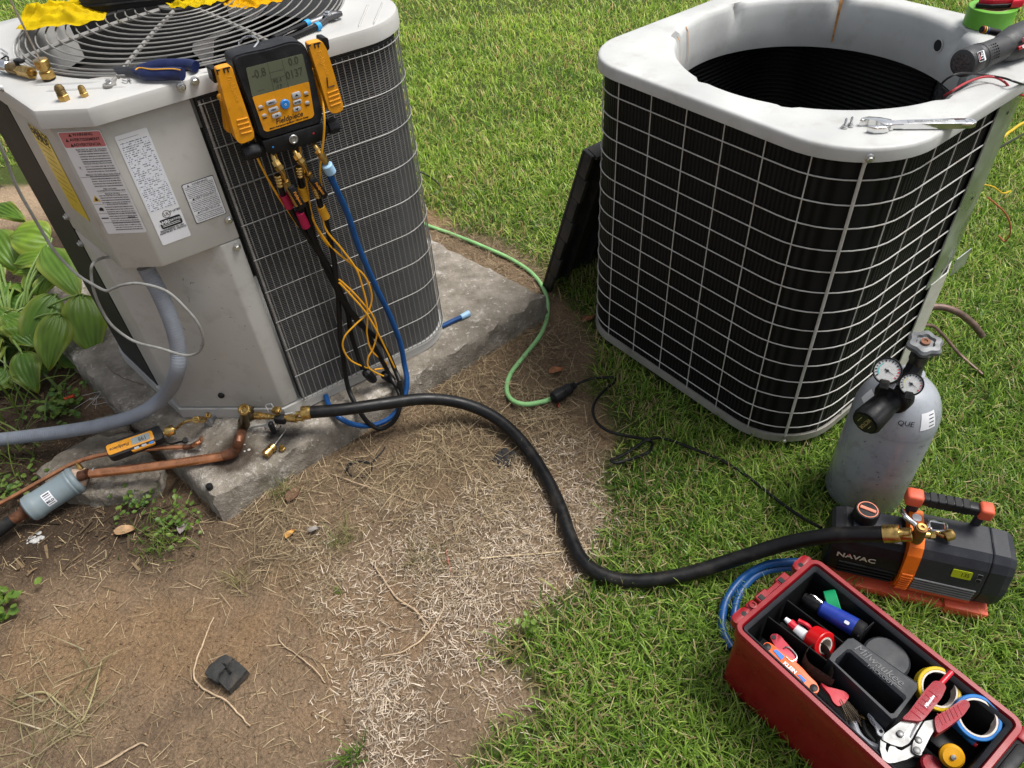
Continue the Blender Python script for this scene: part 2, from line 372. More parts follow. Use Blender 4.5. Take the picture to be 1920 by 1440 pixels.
# ------------------------------------------------------------ blades and straws (arrays of bent ribbons)
def ribbons(name, root, head, tilt, length, width, bend, col0, col1, mat, nseg=3, taper=1.0, flat_lift=0.0):
    """root (n,3); head = compass direction; tilt = lean from upright; each ribbon nseg long, narrowing to its tip"""
    n = len(root); k = nseg + 1
    d = np.stack([np.cos(head), np.sin(head)], 1); sdir = np.stack([-d[:, 1], d[:, 0]], 1)
    t = np.linspace(0, 1, k)
    ang = tilt[:, None] + bend[:, None] * t[None, :]          # lean grows along the blade
    ds = (length / nseg)[:, None]
    dx = np.sin(ang) * ds; dz = np.cos(ang) * ds
    hx = np.concatenate([np.zeros((n, 1)), np.cumsum(dx[:, :-1], 1)], 1); hz = np.concatenate([np.zeros((n, 1)), np.cumsum(dz[:, :-1], 1)], 1)
    w = width[:, None] * (1 - taper * t[None, :] ** 1.6) * .5
    cen = root[:, None, :] + np.concatenate([hx[..., None] * d[:, None, :], hz[..., None]], 2)
    off = np.concatenate([w[..., None] * sdir[:, None, :], np.zeros((n, k, 1))], 2)
    vL = cen - off; vR = cen + off
    vs = np.stack([vL, vR], 2).reshape(n, 2 * k, 3)
    base = (np.arange(n) * 2 * k)[:, None, None]
    j = np.arange(nseg)[None, :, None]
    q = base + 2 * j + np.array([0, 1, 3, 2])[None, None, :]
    q = q.reshape(-1, 4)
    me = bpy.data.meshes.new(name); me.vertices.add(n * 2 * k); me.vertices.foreach_set('co', vs.ravel())
    me.loops.add(q.size); me.loops.foreach_set('vertex_index', q.ravel()); me.polygons.add(len(q))
    me.polygons.foreach_set('loop_start', np.arange(0, q.size, 4)); me.update()
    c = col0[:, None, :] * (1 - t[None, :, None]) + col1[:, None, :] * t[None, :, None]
    c = np.repeat(c[:, :, None, :], 2, 2).reshape(-1, 3)
    ca = me.color_attributes.new('Col', 'FLOAT_COLOR', 'POINT'); ca.data.foreach_set('color', np.concatenate([c, np.ones((len(c), 1))], 1).ravel())
    me.materials.append(mat); o = bpy.data.objects.new(name, me); C.objects.link(o); stuff(o); return o

GRASS_M = leafmat('grass_blade', .45, .38); STRAW_M = leafmat('dry_stem', .12, .75)
# footprints that nothing grows through
KEEP = []
def keepout(poly): KEEP.append(np.array([(p[0], p[1]) for p in poly]))
def free(x, y, m=0.0):
    ok = np.ones(len(x), bool); P = np.stack([x, y], 1)
    for K in KEEP:
        lo = K.min(0) - .05; hi = K.max(0) + .05
        w = np.where((P[:, 0] > lo[0]) & (P[:, 0] < hi[0]) & (P[:, 1] > lo[1]) & (P[:, 1] < hi[1]))[0]
        if len(w): ok[w] &= sdist(P[w], K) < -m
    return ok
def scatter(n, x0, x1, y0, y1): return nrng.uniform(x0, x1, n), nrng.uniform(y0, y1, n)

def make_lawn():
    xs, ys = [], []
    for (x0, x1, y0, y1, dens) in ((-.3, 1.8, .3, 1.3, 32000), (-.2, 2.4, 1.3, 2.1, 25000), (-1.0, 3.0, 2.1, 3.2, 17000), (-2.6, 3.8, 3.2, 4.6, 8500), (-4, 4.6, 4.6, 6.6, 3600)):
        x, y = scatter(int((x1 - x0) * (y1 - y0) * dens), x0, x1, y0, y1); xs.append(x); ys.append(y)
    x = np.concatenate(xs); y = np.concatenate(ys)
    # thin out outside the view cone (kept one step wide on either side)
    ok = (x < .75 + y * .8) & (x > -.55 - y * .85); x, y = x[ok], y[ok]
    d = sdist(np.stack([x, y], 1), LAWN) + (fbm(x, y, 8) - .5) * .16
    p = np.clip(d / .10 + .25, 0, 1) * (.6 + .6 * fbm(x, y, 3.5))
    ok = (nrng.random(len(x)) < p) & free(x, y, .004); x, y, d = x[ok], y[ok], d[ok]
    # a sparse scatter of green shoots in the straw
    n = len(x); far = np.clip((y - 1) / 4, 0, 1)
    patch = fbm(x, y, 2.2); patch2 = fbm(x + 9, y - 4, 6)
    length = nrng.uniform(.026, .062, n) * (.75 + .6 * patch2) ; width = (.0016 + .0042 * nrng.random(n) ** 1.8) * (1 + .5 * far)
    head = nrng.uniform(0, 2 * np.pi, n) + 0; tilt = np.abs(nrng.normal(.55, .42, n)); bend = nrng.uniform(.2, 1.6, n)
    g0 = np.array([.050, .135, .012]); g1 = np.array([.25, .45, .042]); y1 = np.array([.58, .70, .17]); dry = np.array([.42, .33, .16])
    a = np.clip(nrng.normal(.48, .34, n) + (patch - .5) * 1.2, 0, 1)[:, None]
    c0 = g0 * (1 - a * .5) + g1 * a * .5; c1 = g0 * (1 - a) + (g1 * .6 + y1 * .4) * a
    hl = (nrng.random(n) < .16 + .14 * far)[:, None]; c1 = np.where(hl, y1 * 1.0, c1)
    dr = (nrng.random(n) < (.05 + .10 * (patch2 > .55) + .25 * np.clip(1 - d / .18, 0, 1)))[:, None]
    c0 = np.where(dr, dry * .7, c0); c1 = np.where(dr, dry, c1)
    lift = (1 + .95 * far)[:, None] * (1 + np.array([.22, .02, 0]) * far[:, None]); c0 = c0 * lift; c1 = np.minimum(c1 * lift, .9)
    root = np.stack([x, y, gz(x, y) - .003], 1)
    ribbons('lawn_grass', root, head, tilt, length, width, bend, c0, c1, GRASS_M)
def lay(name, x, y, L0, L1, W0, W1, ca, cb, lift=.006, curl=.25, darkfrac=.1):
    n = len(x); length = nrng.uniform(L0, L1, n); width = nrng.uniform(W0, W1, n); head = nrng.uniform(0, 2 * np.pi, n)
    tilt = np.pi / 2 + nrng.normal(-.06, .13, n); bend = nrng.normal(.05, curl, n)
    a = nrng.random((n, 1)); c = np.array(ca) * (1 - a) + np.array(cb) * a
    c = np.where(nrng.random((n, 1)) < darkfrac, c * .45, c)
    root = np.stack([x, y, gz(x, y) + nrng.uniform(.001, lift, n)], 1)
    ribbons(name, root, head, tilt, length, width, bend, c * .85, c, STRAW_M, nseg=2, taper=.55)
def make_straw():
    x, y = scatter(80000, -1.0, 1.0, .8, 2.6)
    w = zone(x, y, STRAW, .4, .2) * np.clip(fbm(x, y, 7) * 2.6 - .7, .05, 1); lw = 1 - .85 * zone(x, y, LAWN, .04, .03)
    ok = (nrng.random(len(x)) < w * lw * .75) & free(x, y, 0); x, y = x[ok], y[ok]
    lay('dry_straw', x, y, .015, .07, .0006, .0017, (.19, .135, .075), (.54, .42, .25), .012, .5, .35)
    x, y = scatter(50000, -.65, .45, .42, 1.5)
    w = zone(x, y, CHIPS, .26, .18) * np.clip(fbm(x, y, 8) * 2.4 - .55, .04, 1); lw = 1 - .8 * zone(x, y, LAWN, .03, .03)
    ok = (nrng.random(len(x)) < w * lw) & free(x, y, 0); x, y = x[ok], y[ok]
    lay('bleached_clippings', x, y, .005, .026, .0007, .0020, (.32, .235, .15), (.80, .68, .54), .010, .4, .25)
    x, y = scatter(15000, -1.5, .4, .45, 1.3)
    w = .10 + .55 * np.clip((fbm(x, y, 5) - .45) * 5, 0, 1); ok = (nrng.random(len(x)) < w * .42 * (1 - zone(x, y, LAWN, .03, .03))) & free(x, y, 0); x, y = x[ok], y[ok]
    lay('scattered_straw', x, y, .010, .05, .0008, .0020, (.26, .18, .09), (.58, .46, .28), .006, .35, .25)
    x, y = scatter(2600, -2.0, -.75, 1.0, 2.4); ok = (nrng.random(len(x)) < .5 * zone(x, y, BED, .1)) & free(x, y, 0); x, y = x[ok], y[ok]
    lay('leaf_litter', x, y, .012, .05, .002, .008, (.07, .05, .03), (.22, .15, .08), .01, .6, .3)
    x, y = scatter(16000, -1.6, .4, .42, 1.5); ok = (nrng.random(len(x)) < .2 + .9 * np.clip(fbm(x, y, 6) - .35, 0, 1)) & free(x, y, 0) & (zone(x, y, LAWN, .03, .03) < .5); x, y = x[ok], y[ok]
    lay('soil_fibres', x, y, .006, .035, .0004, .0011, (.10, .065, .04), (.46, .34, .2), .004, .7, .5)
    x, y = scatter(70000, -.6, 2.6, .35, 3.2); ok = (nrng.random(len(x)) < .30 * fbm(x, y, 5)) & free(x, y, 0) & (zone(x, y, LAWN, .03, .03) > .5) & (x < .6 + y * .8); x, y = x[ok], y[ok]
    lay('lawn_thatch', x, y, .015, .05, .001, .0026, (.22, .18, .07), (.55, .46, .24), .022, .5, .2)
    # crumbs of soil
    x, y = scatter(9000, -1.5, .3, .45, 1.5); ok = free(x, y, 0) & (nrng.random(len(x)) < .25 + .9 * (fbm(x, y, 9) - .4)); x, y = x[ok], y[ok]
    b = MB(); n = len(x); zz = gz(x, y); vs = []; fs = []
    oct_ = np.array([(1, 0, 0), (0, 1, 0), (-1, 0, 0), (0, -1, 0), (0, 0, 1), (0, 0, -1)], float); of = np.array([(0, 1, 4), (1, 2, 4), (2, 3, 4), (3, 0, 4), (1, 0, 5), (2, 1, 5), (3, 2, 5), (0, 3, 5)])
    r = nrng.uniform(.001, .0045, n) ** 1.0; a = nrng.uniform(0, 6.28, n)
    j = nrng.uniform(.6, 1.3, (n, 6, 1)); P = oct_[None] * r[:, None, None] * j; ca, sa = np.cos(a), np.sin(a)
    P = np.stack([P[..., 0] * ca[:, None] - P[..., 1] * sa[:, None], P[..., 0] * sa[:, None] + P[..., 1] * ca[:, None], P[..., 2] * .7], -1) + np.stack([x, y, zz + r * .3], 1)[:, None, :]
    me = bpy.data.meshes.new('soil_crumbs'); f = (of[None] + (np.arange(n) * 6)[:, None, None]).reshape(-1, 3)
    me.vertices.add(n * 6); me.vertices.foreach_set('co', P.ravel()); me.loops.add(f.size); me.loops.foreach_set('vertex_index', f.ravel()); me.polygons.add(len(f)); me.polygons.foreach_set('loop_start', np.arange(0, f.size, 3)); me.update()
    me.materials.append(M('soil_crumb', (.20, .125, .07), .95, var=.4, scale=40, bump=.5)); o = bpy.data.objects.new('soil_crumbs', me); C.objects.link(o); stuff(o)

# ------------------------------------------------------------ concrete pad and rough stones
ZP = 0.08
PAD = [tuple(W(x, y, ZP)[:2]) for x, y in ((400, 936), (1026, 553), (802, 442))] + [(-.72, 2.72), (-1.62, 2.06)]
def rough_slab(name, poly, z0, z1, mat, jit=.004, step=.02, label=None, cat=None, top_bump=.002, chip=.01):
    P = []
    for i in range(len(poly)):
        a = Vector(poly[i]); b = Vector(poly[(i + 1) % len(poly)]); k = max(1, int((b - a).length / step))
        for j in range(k): P.append(a.lerp(b, j / k))
    n = len(P)
    def loop(z, off, jj, seed):
        o = offset_path([tuple(p) for p in P], off, closed=True)
        return [V(p.x + (mnoise.noise(V(p.x * 30, p.y * 30, seed)) * jj), p.y + (mnoise.noise(V(p.x * 30, p.y * 30, seed + 5)) * jj), z + mnoise.noise(V(p.x * 25, p.y * 25, seed + 9)) * jj * .5) for p in o]
    ar = sum(P[i].x * P[(i + 1) % n].y - P[(i + 1) % n].x * P[i].y for i in range(n)); s = 1 if ar > 0 else -1
    b = MB(); L = [loop(z0, -.006 * s, jit, 1), loop((z0 + z1) * .5, 0, jit * 1.3, 2), loop(z1 - chip, 0, jit, 3), loop(z1 - chip * .25, chip * .35 * s, jit * 1.4, 4), loop(z1, chip * 1.1 * s, jit, 5)]
    c = V(sum(p.x for p in P) / n, sum(p.y for p in P) / n, z1)
    for f in (.12, .3, .55, .8): L.append([p.lerp(V(c.x, c.y, z1), f) + V(0, 0, mnoise.noise(V(p.x * 9 + f * 7, p.y * 9, 3)) * top_bump) for p in L[4]])
    b.loft(L, True); lp = L[-1]; b.poly(lp)
    o = b.build(name, mat, None, smooth=50); tag(o, label, cat); keepout([(p.x, p.y) for p in P]); return o
def concrete(name, base, light, dark, spots=()):
    m = bpy.data.materials.new(name); m.use_nodes = True; nt = m.node_tree; N = nt.nodes; L = nt.links; b = N['Principled BSDF']; tc = N.new('ShaderNodeTexCoord'); MATS[name] = m
    def noise(s, d=10, r=.65):
        x = N.new('ShaderNodeTexNoise'); x.inputs['Scale'].default_value = s; x.inputs['Detail'].default_value = d; x.inputs['Roughness'].default_value = r; L.new(tc.outputs['Object'], x.inputs['Vector']); return x.outputs[0]
    def rng(i, a, c, lo=0., hi=1.):
        x = N.new('ShaderNodeMapRange'); x.inputs[1].default_value = a; x.inputs[2].default_value = c; x.inputs[3].default_value = lo; x.inputs[4].default_value = hi; L.new(i, x.inputs[0]); return x.outputs[0]
    def mix(f, a, c):
        x = N.new('ShaderNodeMix'); x.data_type = 'RGBA'; L.new(f, x.inputs[0])
        for i, v in ((6, a), (7, c)):
            if isinstance(v, tuple): x.inputs[i].default_value = list(v) + [1]
            else: L.new(v, x.inputs[i])
        return x.outputs[2]
    c = mix(rng(noise(18), .32, .62), dark, base); c = mix(rng(noise(4, 8, .7), .52, .66, 0, .65), c, dark)
    c = mix(rng(noise(7, 12, .8), .54, .66, 0, .9), c, light); c = mix(rng(noise(60, 6, .7), .58, .68, 0, .6), c, light)
    c = mix(rng(noise(140, 4), .62, .72, 0, .55), c, tuple(k * .35 for k in base))
    rough = None
    for (p, r, col, amt) in spots:       # spilt oil and water: stains with ragged outlines
        vm = N.new('ShaderNodeVectorMath'); vm.operation = 'DISTANCE'; L.new(tc.outputs['Object'], vm.inputs[0]); vm.inputs[1].default_value = p
        ad = N.new('ShaderNodeMath'); ad.operation = 'MULTIPLY_ADD'; L.new(noise(16, 9, .7), ad.inputs[0]); ad.inputs[1].default_value = r * 1.6; L.new(vm.outputs['Value'], ad.inputs[2])
        f = rng(ad.outputs[0], r * 1.35, r * 1.85, amt, 0.); c = mix(f, c, col); rough = f
    L.new(c, b.inputs['Base Color']); b.inputs['Roughness'].default_value = .9; b.inputs['Specular IOR Level'].default_value = .25
    if rough is not None: L.new(rng(rough, 0, 1, .9, .35), b.inputs['Roughness'])
    h = N.new('ShaderNodeMath'); h.operation = 'MULTIPLY_ADD'; h.inputs[1].default_value = .4; L.new(noise(200, 5), h.inputs[0]); L.new(noise(30, 10), h.inputs[2])
    bp = N.new('ShaderNodeBump'); bp.inputs['Strength'].default_value = 1.0; bp.inputs['Distance'].default_value = .009; L.new(h.outputs[0], bp.inputs['Height']); L.new(bp.outputs[0], b.inputs['Normal'])
    return m
_px = [p[0] for p in PAD]; _py = [p[1] for p in PAD]; _pc = V((min(_px) + max(_px)) / 2, (min(_py) + max(_py)) / 2, -.02)
def _sp(px, py): p = W(px, py, ZP); return tuple(p - _pc)
pad = rough_slab('concrete_pad', PAD, -.02, ZP, concrete('pad_concrete', (.31, .275, .23), (.64, .60, .54), (.15, .13, .10),
    [(_sp(440, 850), .075, (.045, .03, .02), .9), (_sp(530, 815), .06, (.03, .027, .025), .92), (_sp(470, 905), .03, (.03, .025, .022), .7)]), label='weathered grey concrete pad under the new condenser unit', cat='concrete pad', jit=.010, chip=.020)
keepout([(-2.2, 1.9), (-.9, 2.75), (-.3, 2.25), (-1, 1.5)]) if False else None
stone_m = concrete('rubble_concrete', (.27, .235, .185), (.46, .42, .36), (.13, .11, .085))
rough_slab('stone_slab', [tuple(W(x, y, .045)[:2]) for x, y in ((60, 880), (82, 862), (160, 812), (235, 790), (262, 830), (300, 868), (288, 905), (250, 918), (160, 925), (90, 915))], -.02, .036, stone_m, jit=.010, step=.012, label='rough flat broken slab lying under the copper pipes beside the pad', cat='stone', top_bump=.012, chip=.012)
rough_slab('stone_slab', [tuple(W(x, y, .05)[:2]) for x, y in ((160, 786), (212, 772), (240, 790), (238, 806), (200, 812), (165, 806))], -.02, .05, stone_m, jit=.008, step=.012, label='small grey broken stone half under the grey conduit', cat='stone', top_bump=.008, chip=.012)
# ------------------------------------------------------------ shared finishes
m_lu = M('condenser_paint', (.47, .46, .43), .42, var=.05, scale=9, bump=.05, bscale=500, dirt=((.22, .19, .15), .35, 22))
m_lul = M('lid_paint', (.47, .465, .445), .40, var=.06, scale=7, bump=.04, bscale=400, dirt=((.42, .39, .33), .35, 14))
m_fin = wavemat('finned_coil', (.11, .107, .10), .55, 62, 'Z', .9, .004, .2)
m_finl = wavemat('edge_finned_coil', (.062, .055, .048), .5, 150, 'X', .7, .003, .1)
m_wire = M('galvanised_wire', (.27, .265, .25), .5, .2, var=.2, scale=60)
m_grille = M('grille_wire', (.27, .26, .24), .4, .3, var=.15, scale=50)
m_steel = M('zinc_steel', (.55, .55, .54), .3, .9, var=.25, scale=80)
m_chrome = M('polished_steel', (.72, .72, .72), .16, 1.0, var=.1, scale=60)
m_black = M('black_plastic', (.011, .011, .012), .45, spec=.22, var=.25, scale=50, bump=.15, bscale=600)
m_rubber = M('black_rubber', (.011, .011, .011), .55, spec=.2, var=.25, scale=40, bump=.1, bscale=500, dirt=((.10, .085, .06), .4, 35))
m_dark = M('dark_interior', (.012, .012, .012), .7)
m_brass = M('brass', (.50, .33, .11), .28, .95, var=.3, scale=70, bump=.05, bscale=300, dirt=((.16, .09, .03), .6, 60))
m_copper = M('copper_tube', (.70, .31, .155), .3, .9, var=.22, scale=30, dirt=((.27, .10, .05), .6, 14), bump=.05, bscale=150)
m_scorch = M('scorched_copper', (.15, .065, .035), .5, .6, var=.5, scale=50, dirt=((.03, .02, .018), .9, 40), bump=.3, bscale=200)
m_white = M('white_label', (.74, .75, .78), .4, var=.03, scale=15)
m_ink = M('black_ink', (.015, .015, .017), .5)
m_yel = M('yellow_orange_plastic', (.72, .30, .012), .38, var=.10, scale=30, bump=.06, bscale=400, dirt=((.22, .10, .02), .5, 35))

def printmat(name, paper, ink, lines, words, fill=.5):
    """rows of unreadably small print, laid out in the label's own UV"""
    m = bpy.data.materials.new(name); m.use_nodes = True; MATS[name] = m; nt = m.node_tree; N = nt.nodes; L = nt.links; b = N['Principled BSDF']
    uv = N.new('ShaderNodeTexCoord'); sp = N.new('ShaderNodeSeparateXYZ'); L.new(uv.outputs['UV'], sp.inputs[0])
    def ma(op, a, c=None, c2=None):
        x = N.new('ShaderNodeMath'); x.operation = op
        for i, v in enumerate((a, c, c2)):
            if v is None: continue
            if isinstance(v, (int, float)): x.inputs[i].default_value = v
            else: L.new(v, x.inputs[i])
        return x.outputs[0]
    v = ma('MULTIPLY', sp.outputs[1], lines); row = ma('FLOOR', v); fy = ma('FRACT', v)
    band = ma('MULTIPLY', ma('GREATER_THAN', fy, .24), ma('LESS_THAN', fy, .74))
    def ns(su, off):
        cb = N.new('ShaderNodeCombineXYZ'); L.new(ma('MULTIPLY', sp.outputs[0], su), cb.inputs[0]); L.new(ma('MULTIPLY_ADD', row, 7.31, off), cb.inputs[1])
        t = N.new('ShaderNodeTexNoise'); t.inputs['Scale'].default_value = 1; t.inputs['Detail'].default_value = 1; L.new(cb.outputs[0], t.inputs['Vector']); return t.outputs[0]
    f = ma('MULTIPLY', band, ma('MULTIPLY', ma('GREATER_THAN', ns(words, 0), .62 - fill * .35), ma('GREATER_THAN', ns(words * 11, 31), .46)))
    mg = ma('MULTIPLY', ma('GREATER_THAN', sp.outputs[0], .03), ma('LESS_THAN', sp.outputs[0], .97)); f = ma('MULTIPLY', f, mg)
    mx = N.new('ShaderNodeMix'); mx.data_type = 'RGBA'; L.new(f, mx.inputs[0]); mx.inputs[6].default_value = list(paper) + [1]; mx.inputs[7].default_value = list(ink) + [1]
    L.new(mx.outputs[2], b.inputs['Base Color']); b.inputs['Roughness'].default_value = .38
    return m
def plate(name, fr, w, h, mat, parent, r=.003, t=.0004):
    """thin label or plate with UVs, frame at its centre"""
    P = rrect(-w / 2, -h / 2, w / 2, h / 2, min(r, w * .45, h * .45), 4); bm = bmesh.new(); uvl = bm.loops.layers.uv.new('UVMap')
    a = [bm.verts.new((p[0], p[1], 0)) for p in P]; b = [bm.verts.new((p[0], p[1], t)) for p in P]
    bm.faces.new(b); n = len(P)
    for i in range(n): bm.faces.new((a[i], a[(i + 1) % n], b[(i + 1) % n], b[i]))
    for f in bm.faces:
        for l in f.loops: l[uvl].uv = (l.vert.co.x / w + .5, l.vert.co.y / h + .5)
    m = RM[parent.name].inverted() @ fr
    for v in bm.verts: v.co = m @ v.co
    me = bpy.data.meshes.new(name); bm.to_mesh(me); bm.free(); me.materials.append(mat)
    o = bpy.data.objects.new(name, me); C.objects.link(o); o.parent = parent; RM[o.name] = RM[parent.name]; return o
def at(fr, x, y, z=0.0): return fr @ Matrix.Translation((x, y, z))
def rect_on(pxs, p0, xd, n, off=0.0):
    """centre frame, width, height of a rectangle on an upright plane, from its four corners tl,tr,br,bl as surveyed"""
    xd = Vector(xd).normalized(); n = Vector(n).normalized(); yd = n.cross(xd)
    P = [WP(x, y, Vector(p0) + n * off, n) for x, y in pxs]; c = sum(P, Vector()) / 4
    w = ((P[1] - P[0]).dot(xd) + (P[2] - P[3]).dot(xd)) / 2; h = ((P[0] - P[3]).dot(yd) + (P[1] - P[2]).dot(yd)) / 2
    return frame(c, xd, n), abs(w), abs(h)

# ------------------------------------------------------------ the new condenser unit
FA = R_(32); FD = V(math.cos(FA), math.sin(FA), 0); FN = V(FD.y, -FD.x, 0)      # along the front, out of the front
E0 = V(-.567, 1.437, 0); LD = V(-.682, .731, 0); A1 = V(-.567, 1.437, 0) - FD * .171; A2 = V(-.800, 1.3525, 0)
B1 = E0 - FD * .045; B2 = A2 + LD * .125; B3 = A2 + LD * .25
LUC = V(-.65, 1.79, 0)
LU_TOP, LU_LID, LU_BOX = .972, .937, .62
lu = thing('condenser_unit', 'new grey condenser unit with round fan grille and warning labels, on the concrete pad', 'condenser', (LUC.x, LUC.y, ZP))
def arc(s, d0, r, deg=90, n=10):
    d = Vector(d0); nrm = V(-d.y, d.x, 0); c = s + nrm * r; out = []
    for i in range(1, n + 1):
        a = R_(abs(deg)) * i / n; out.append(s + d * (r * math.sin(a)) + nrm * (r * (1 - math.cos(a))) * (1 if deg > 0 else -1))
    return out
_S = E0 + FD * .369
CP = [E0 + FD * .008] + [E0 + FD * (.369 * i / 6) for i in range(1, 7)] + arc(_S, FD, .12)
_d2 = V(-FD.y, FD.x, 0); _r5 = CP[-1] + _d2 * .42; CP += [_r5] + arc(_r5, _d2, .12)
_B5 = A2 + LD * .46; _bk = arc(_B5, LD, .1, -85); CP += list(reversed(_bk)) + [_B5, B3 + LD * .004]
CP2 = [(p.x, p.y) for p in CP]
FULL = [(p.x, p.y) for p in ([E0] + CP[1:-1] + [B3, A2, A1])]
# path orientation is counter-clockwise
BASE = offset_path([(p.x, p.y) for p in ([E0] + CP[1:-1] + [B3, B2, B1])], -.006, closed=True)
keepout(FULL)
b = MB(); b.loft([[V(p.x, p.y, z) for p in BASE] for z in (ZP + .002, ZP + .034)], True); b.poly([V(p.x, p.y, ZP + .033) for p in BASE]); b.build('base_pan', m_lul, lu)
nf = 24
b = MB(); b.wall(CP2[:nf], ZP + .036, LU_LID, .02); b.build('condenser_coil', m_fin, lu)
b = MB(); b.wall(CP2[nf - 1:], ZP + .036, LU_LID, .02); b.build('condenser_coil', m_finl, lu)
# wire guard on the coil
def path_at(path, s):
    for a, c in zip(path, path[1:]):
        l = (Vector(c) - Vector(a)).length
        if s <= l: return Vector(a).lerp(Vector(c), s / l), (Vector(c) - Vector(a)).normalized()
        s -= l
    return Vector(path[-1]), (Vector(path[-1]) - Vector(path[-2])).normalized()
GP = offset_path(CP2[:22], -.009); _z0, _z1 = ZP + .03, .926
b = MB(); b.tube([(0, 0, 0), (0, 0, _z1 - _z0)], .0011, 6); _w = b.build('guard_wire', m_wire)
wire_me = _w.data; bpy.data.objects.remove(_w)
for i in range(56):
    p, t = path_at(GP, .012 + i * .0147)
    o = bpy.data.objects.new('guard_wire', wire_me); C.objects.link(o); o.parent = lu; o.location = V(p.x, p.y, _z0) - V(LUC.x, LUC.y, ZP)
for i in range(10):
    z = .919 - i * .0895; off = offset_path(CP2[:22], -.0115)
    b = MB(); b.tube([V(p.x, p.y, z) for p in off], .0012, 6); b.build('guard_wire', m_wire, lu)
b = MB(); b.tube([V(GP[0].x, GP[0].y, _z0) + FD * .004, V(GP[0].x, GP[0].y, _z1) + FD * .004], .0028, 8); b.build('guard_wire', m_wire, lu)
# corner casing: control box above, cut-back valve panel below
b = MB(); b.prism([(B3.x, B3.y), (A2.x, A2.y), (A1.x, A1.y), (E0.x, E0.y), (-.76, 1.58)], LU_BOX, LU_LID - .002, .004, 2); ctrl = b.build('control_box', m_lu, lu)
_i = .004
b = MB(); b.prism([(B3.x + .002, B3.y - .001), (B2.x, B2.y), (B1.x, B1.y), (E0.x - .001, E0.y + .001), (-.75, 1.6)], ZP + .036, LU_BOX - .001, .004, 2); panel = b.build('valve_panel', m_lu, lu)
def fpt(s, z, off=0.0): return E0 + FD * s + FN * off + V(0, 0, z)
PN = V((B1 - B2).y, -(B1 - B2).x, 0).normalized(); PD = (B1 - B2).normalized()
def ppt(px, py, off=0.0): return WP(px, py, B1 + PN * off, PN)
LN = V(-LD.y, LD.x, 0)
# lid with rolled edge and fan opening
_lid = offset_path(FULL, -.016, closed=True)
def ray_poly(c, a, poly):
    d = Vector((math.cos(a), math.sin(a))); best = None; c = Vector((c[0], c[1]))
    for i in range(len(poly)):
        p = Vector(poly[i]); q = Vector(poly[(i + 1) % len(poly)]); e = q - p; den = d.x * e.y - d.y * e.x
        if abs(den) < 1e-9: continue
        w = p - c; t = (w.x * e.y - w.y * e.x) / den; u = (w.x * d.y - w.y * d.x) / den
        if t > 0 and -1e-6 <= u <= 1 + 1e-6: best = t if best is None else max(best, t)
    return c + d * best
_ang = sorted([2 * math.pi * i / 96 for i in range(96)] + [math.atan2(p.y - LUC.y, p.x - LUC.x) % (2 * math.pi) for p in _lid])
_ang = [a for i, a in enumerate(_ang) if i == 0 or a - _ang[i - 1] > 1e-4]
_out = [ray_poly(LUC, a, _lid) for a in _ang]; RG = .348
def lidloop(z, inset):
    return [V(p.x, p.y, z) - (p - LUC.xy).normalized().to_3d() * inset for p in _out]
def circ(r, z): return [V(LUC.x + r * math.cos(a), LUC.y + r * math.sin(a), z) for a in _ang]
b = MB(); b.loft([lidloop(LU_LID, .004), lidloop(LU_LID, 0), lidloop(LU_TOP - .010, 0), lidloop(LU_TOP - .003, .003), lidloop(LU_TOP, .010)] +
    [[o.lerp(i, f) for o, i in zip(lidloop(LU_TOP, .010), circ(RG + .012, LU_TOP))] for f in (.5, 1.0)] + [circ(RG + .003, LU_TOP + .004), circ(RG - .004, LU_TOP + .001), circ(RG - .01, LU_TOP - .03), circ(RG - .012, LU_TOP - .11)], True)
lid = b.build('lid', m_lul, lu, smooth=40)
for (a, c) in (((62, 161), (236, 152)), ((85, 172), (238, 163)), ((700, 45), (718, 3)), ((672, 52), (690, 8))):
    b = MB(); p, q = W(*a, LU_TOP), W(*c, LU_TOP); b.tube([p, p.lerp(q, .06), q.lerp(p, .06), q], [.0005, .0035, .0035, .0005], 8, flat=.6); b.build('pressed_rib', m_lul, lu)
# fan grille
gz0 = LU_TOP + .008
for i in range(15):
    r = (.345, .337, .324)[i] if i < 3 else .324 - .0205 * (i - 2)
    z = gz0 + (1 - (r / .345) ** 2) * .022
    n = max(24, int(r * 220)); b = MB(); b.tube([V(LUC.x + r * math.cos(2 * math.pi * k / n), LUC.y + r * math.sin(2 * math.pi * k / n), z) for k in range(n)], .0016, 6, closed=True); b.build('grille_ring', m_grille, lu)
for k, adeg in enumerate((-97, -45, 8, 60, 112, 165, 215)):
    a = R_(adeg); d = V(math.cos(a), math.sin(a), 0)
    pts = [LUC + d * r + V(0, 0, gz0 - .005 + (1 - (min(r, .345) / .345) ** 2) * .022) for r in (.05, .15, .25, .33, .352)]
    pts += [LUC + d * .372 + V(0, 0, LU_TOP + .003)]
    b = MB(); b.tube(pts, .0046, 8); rib = b.build('grille_spoke', m_grille, lu)
    fr = frame(LUC + d * .374 + V(0, 0, LU_TOP + .002), d, (0, 0, 1)); b = MB(fr); b.lathe([(.012, 0), (.012, .003), (.009, .004)], seg=18); b.build('spoke_tab', m_grille, rib)
    bolt(at(fr, 0, 0, .003), .0045, .008, m_steel, rib, 'bolt')
b = MB(); b.lathe([(.05, gz0 + .02), (.05, gz0 + .024), (.0, gz0 + .025)], (LUC.x, LUC.y, 0), seg=28); b.build('grille_hub', m_grille, lu)
m_blade = M('fan_blade_grey', (.16, .155, .15), .45, .3, var=.2, scale=20)
b = MB(); b.lathe([(.08, .60), (.085, .62), (.085, .78), (.05, .80)], (LUC.x, LUC.y, 0), seg=28); b.build('fan_motor', m_dark, lu)
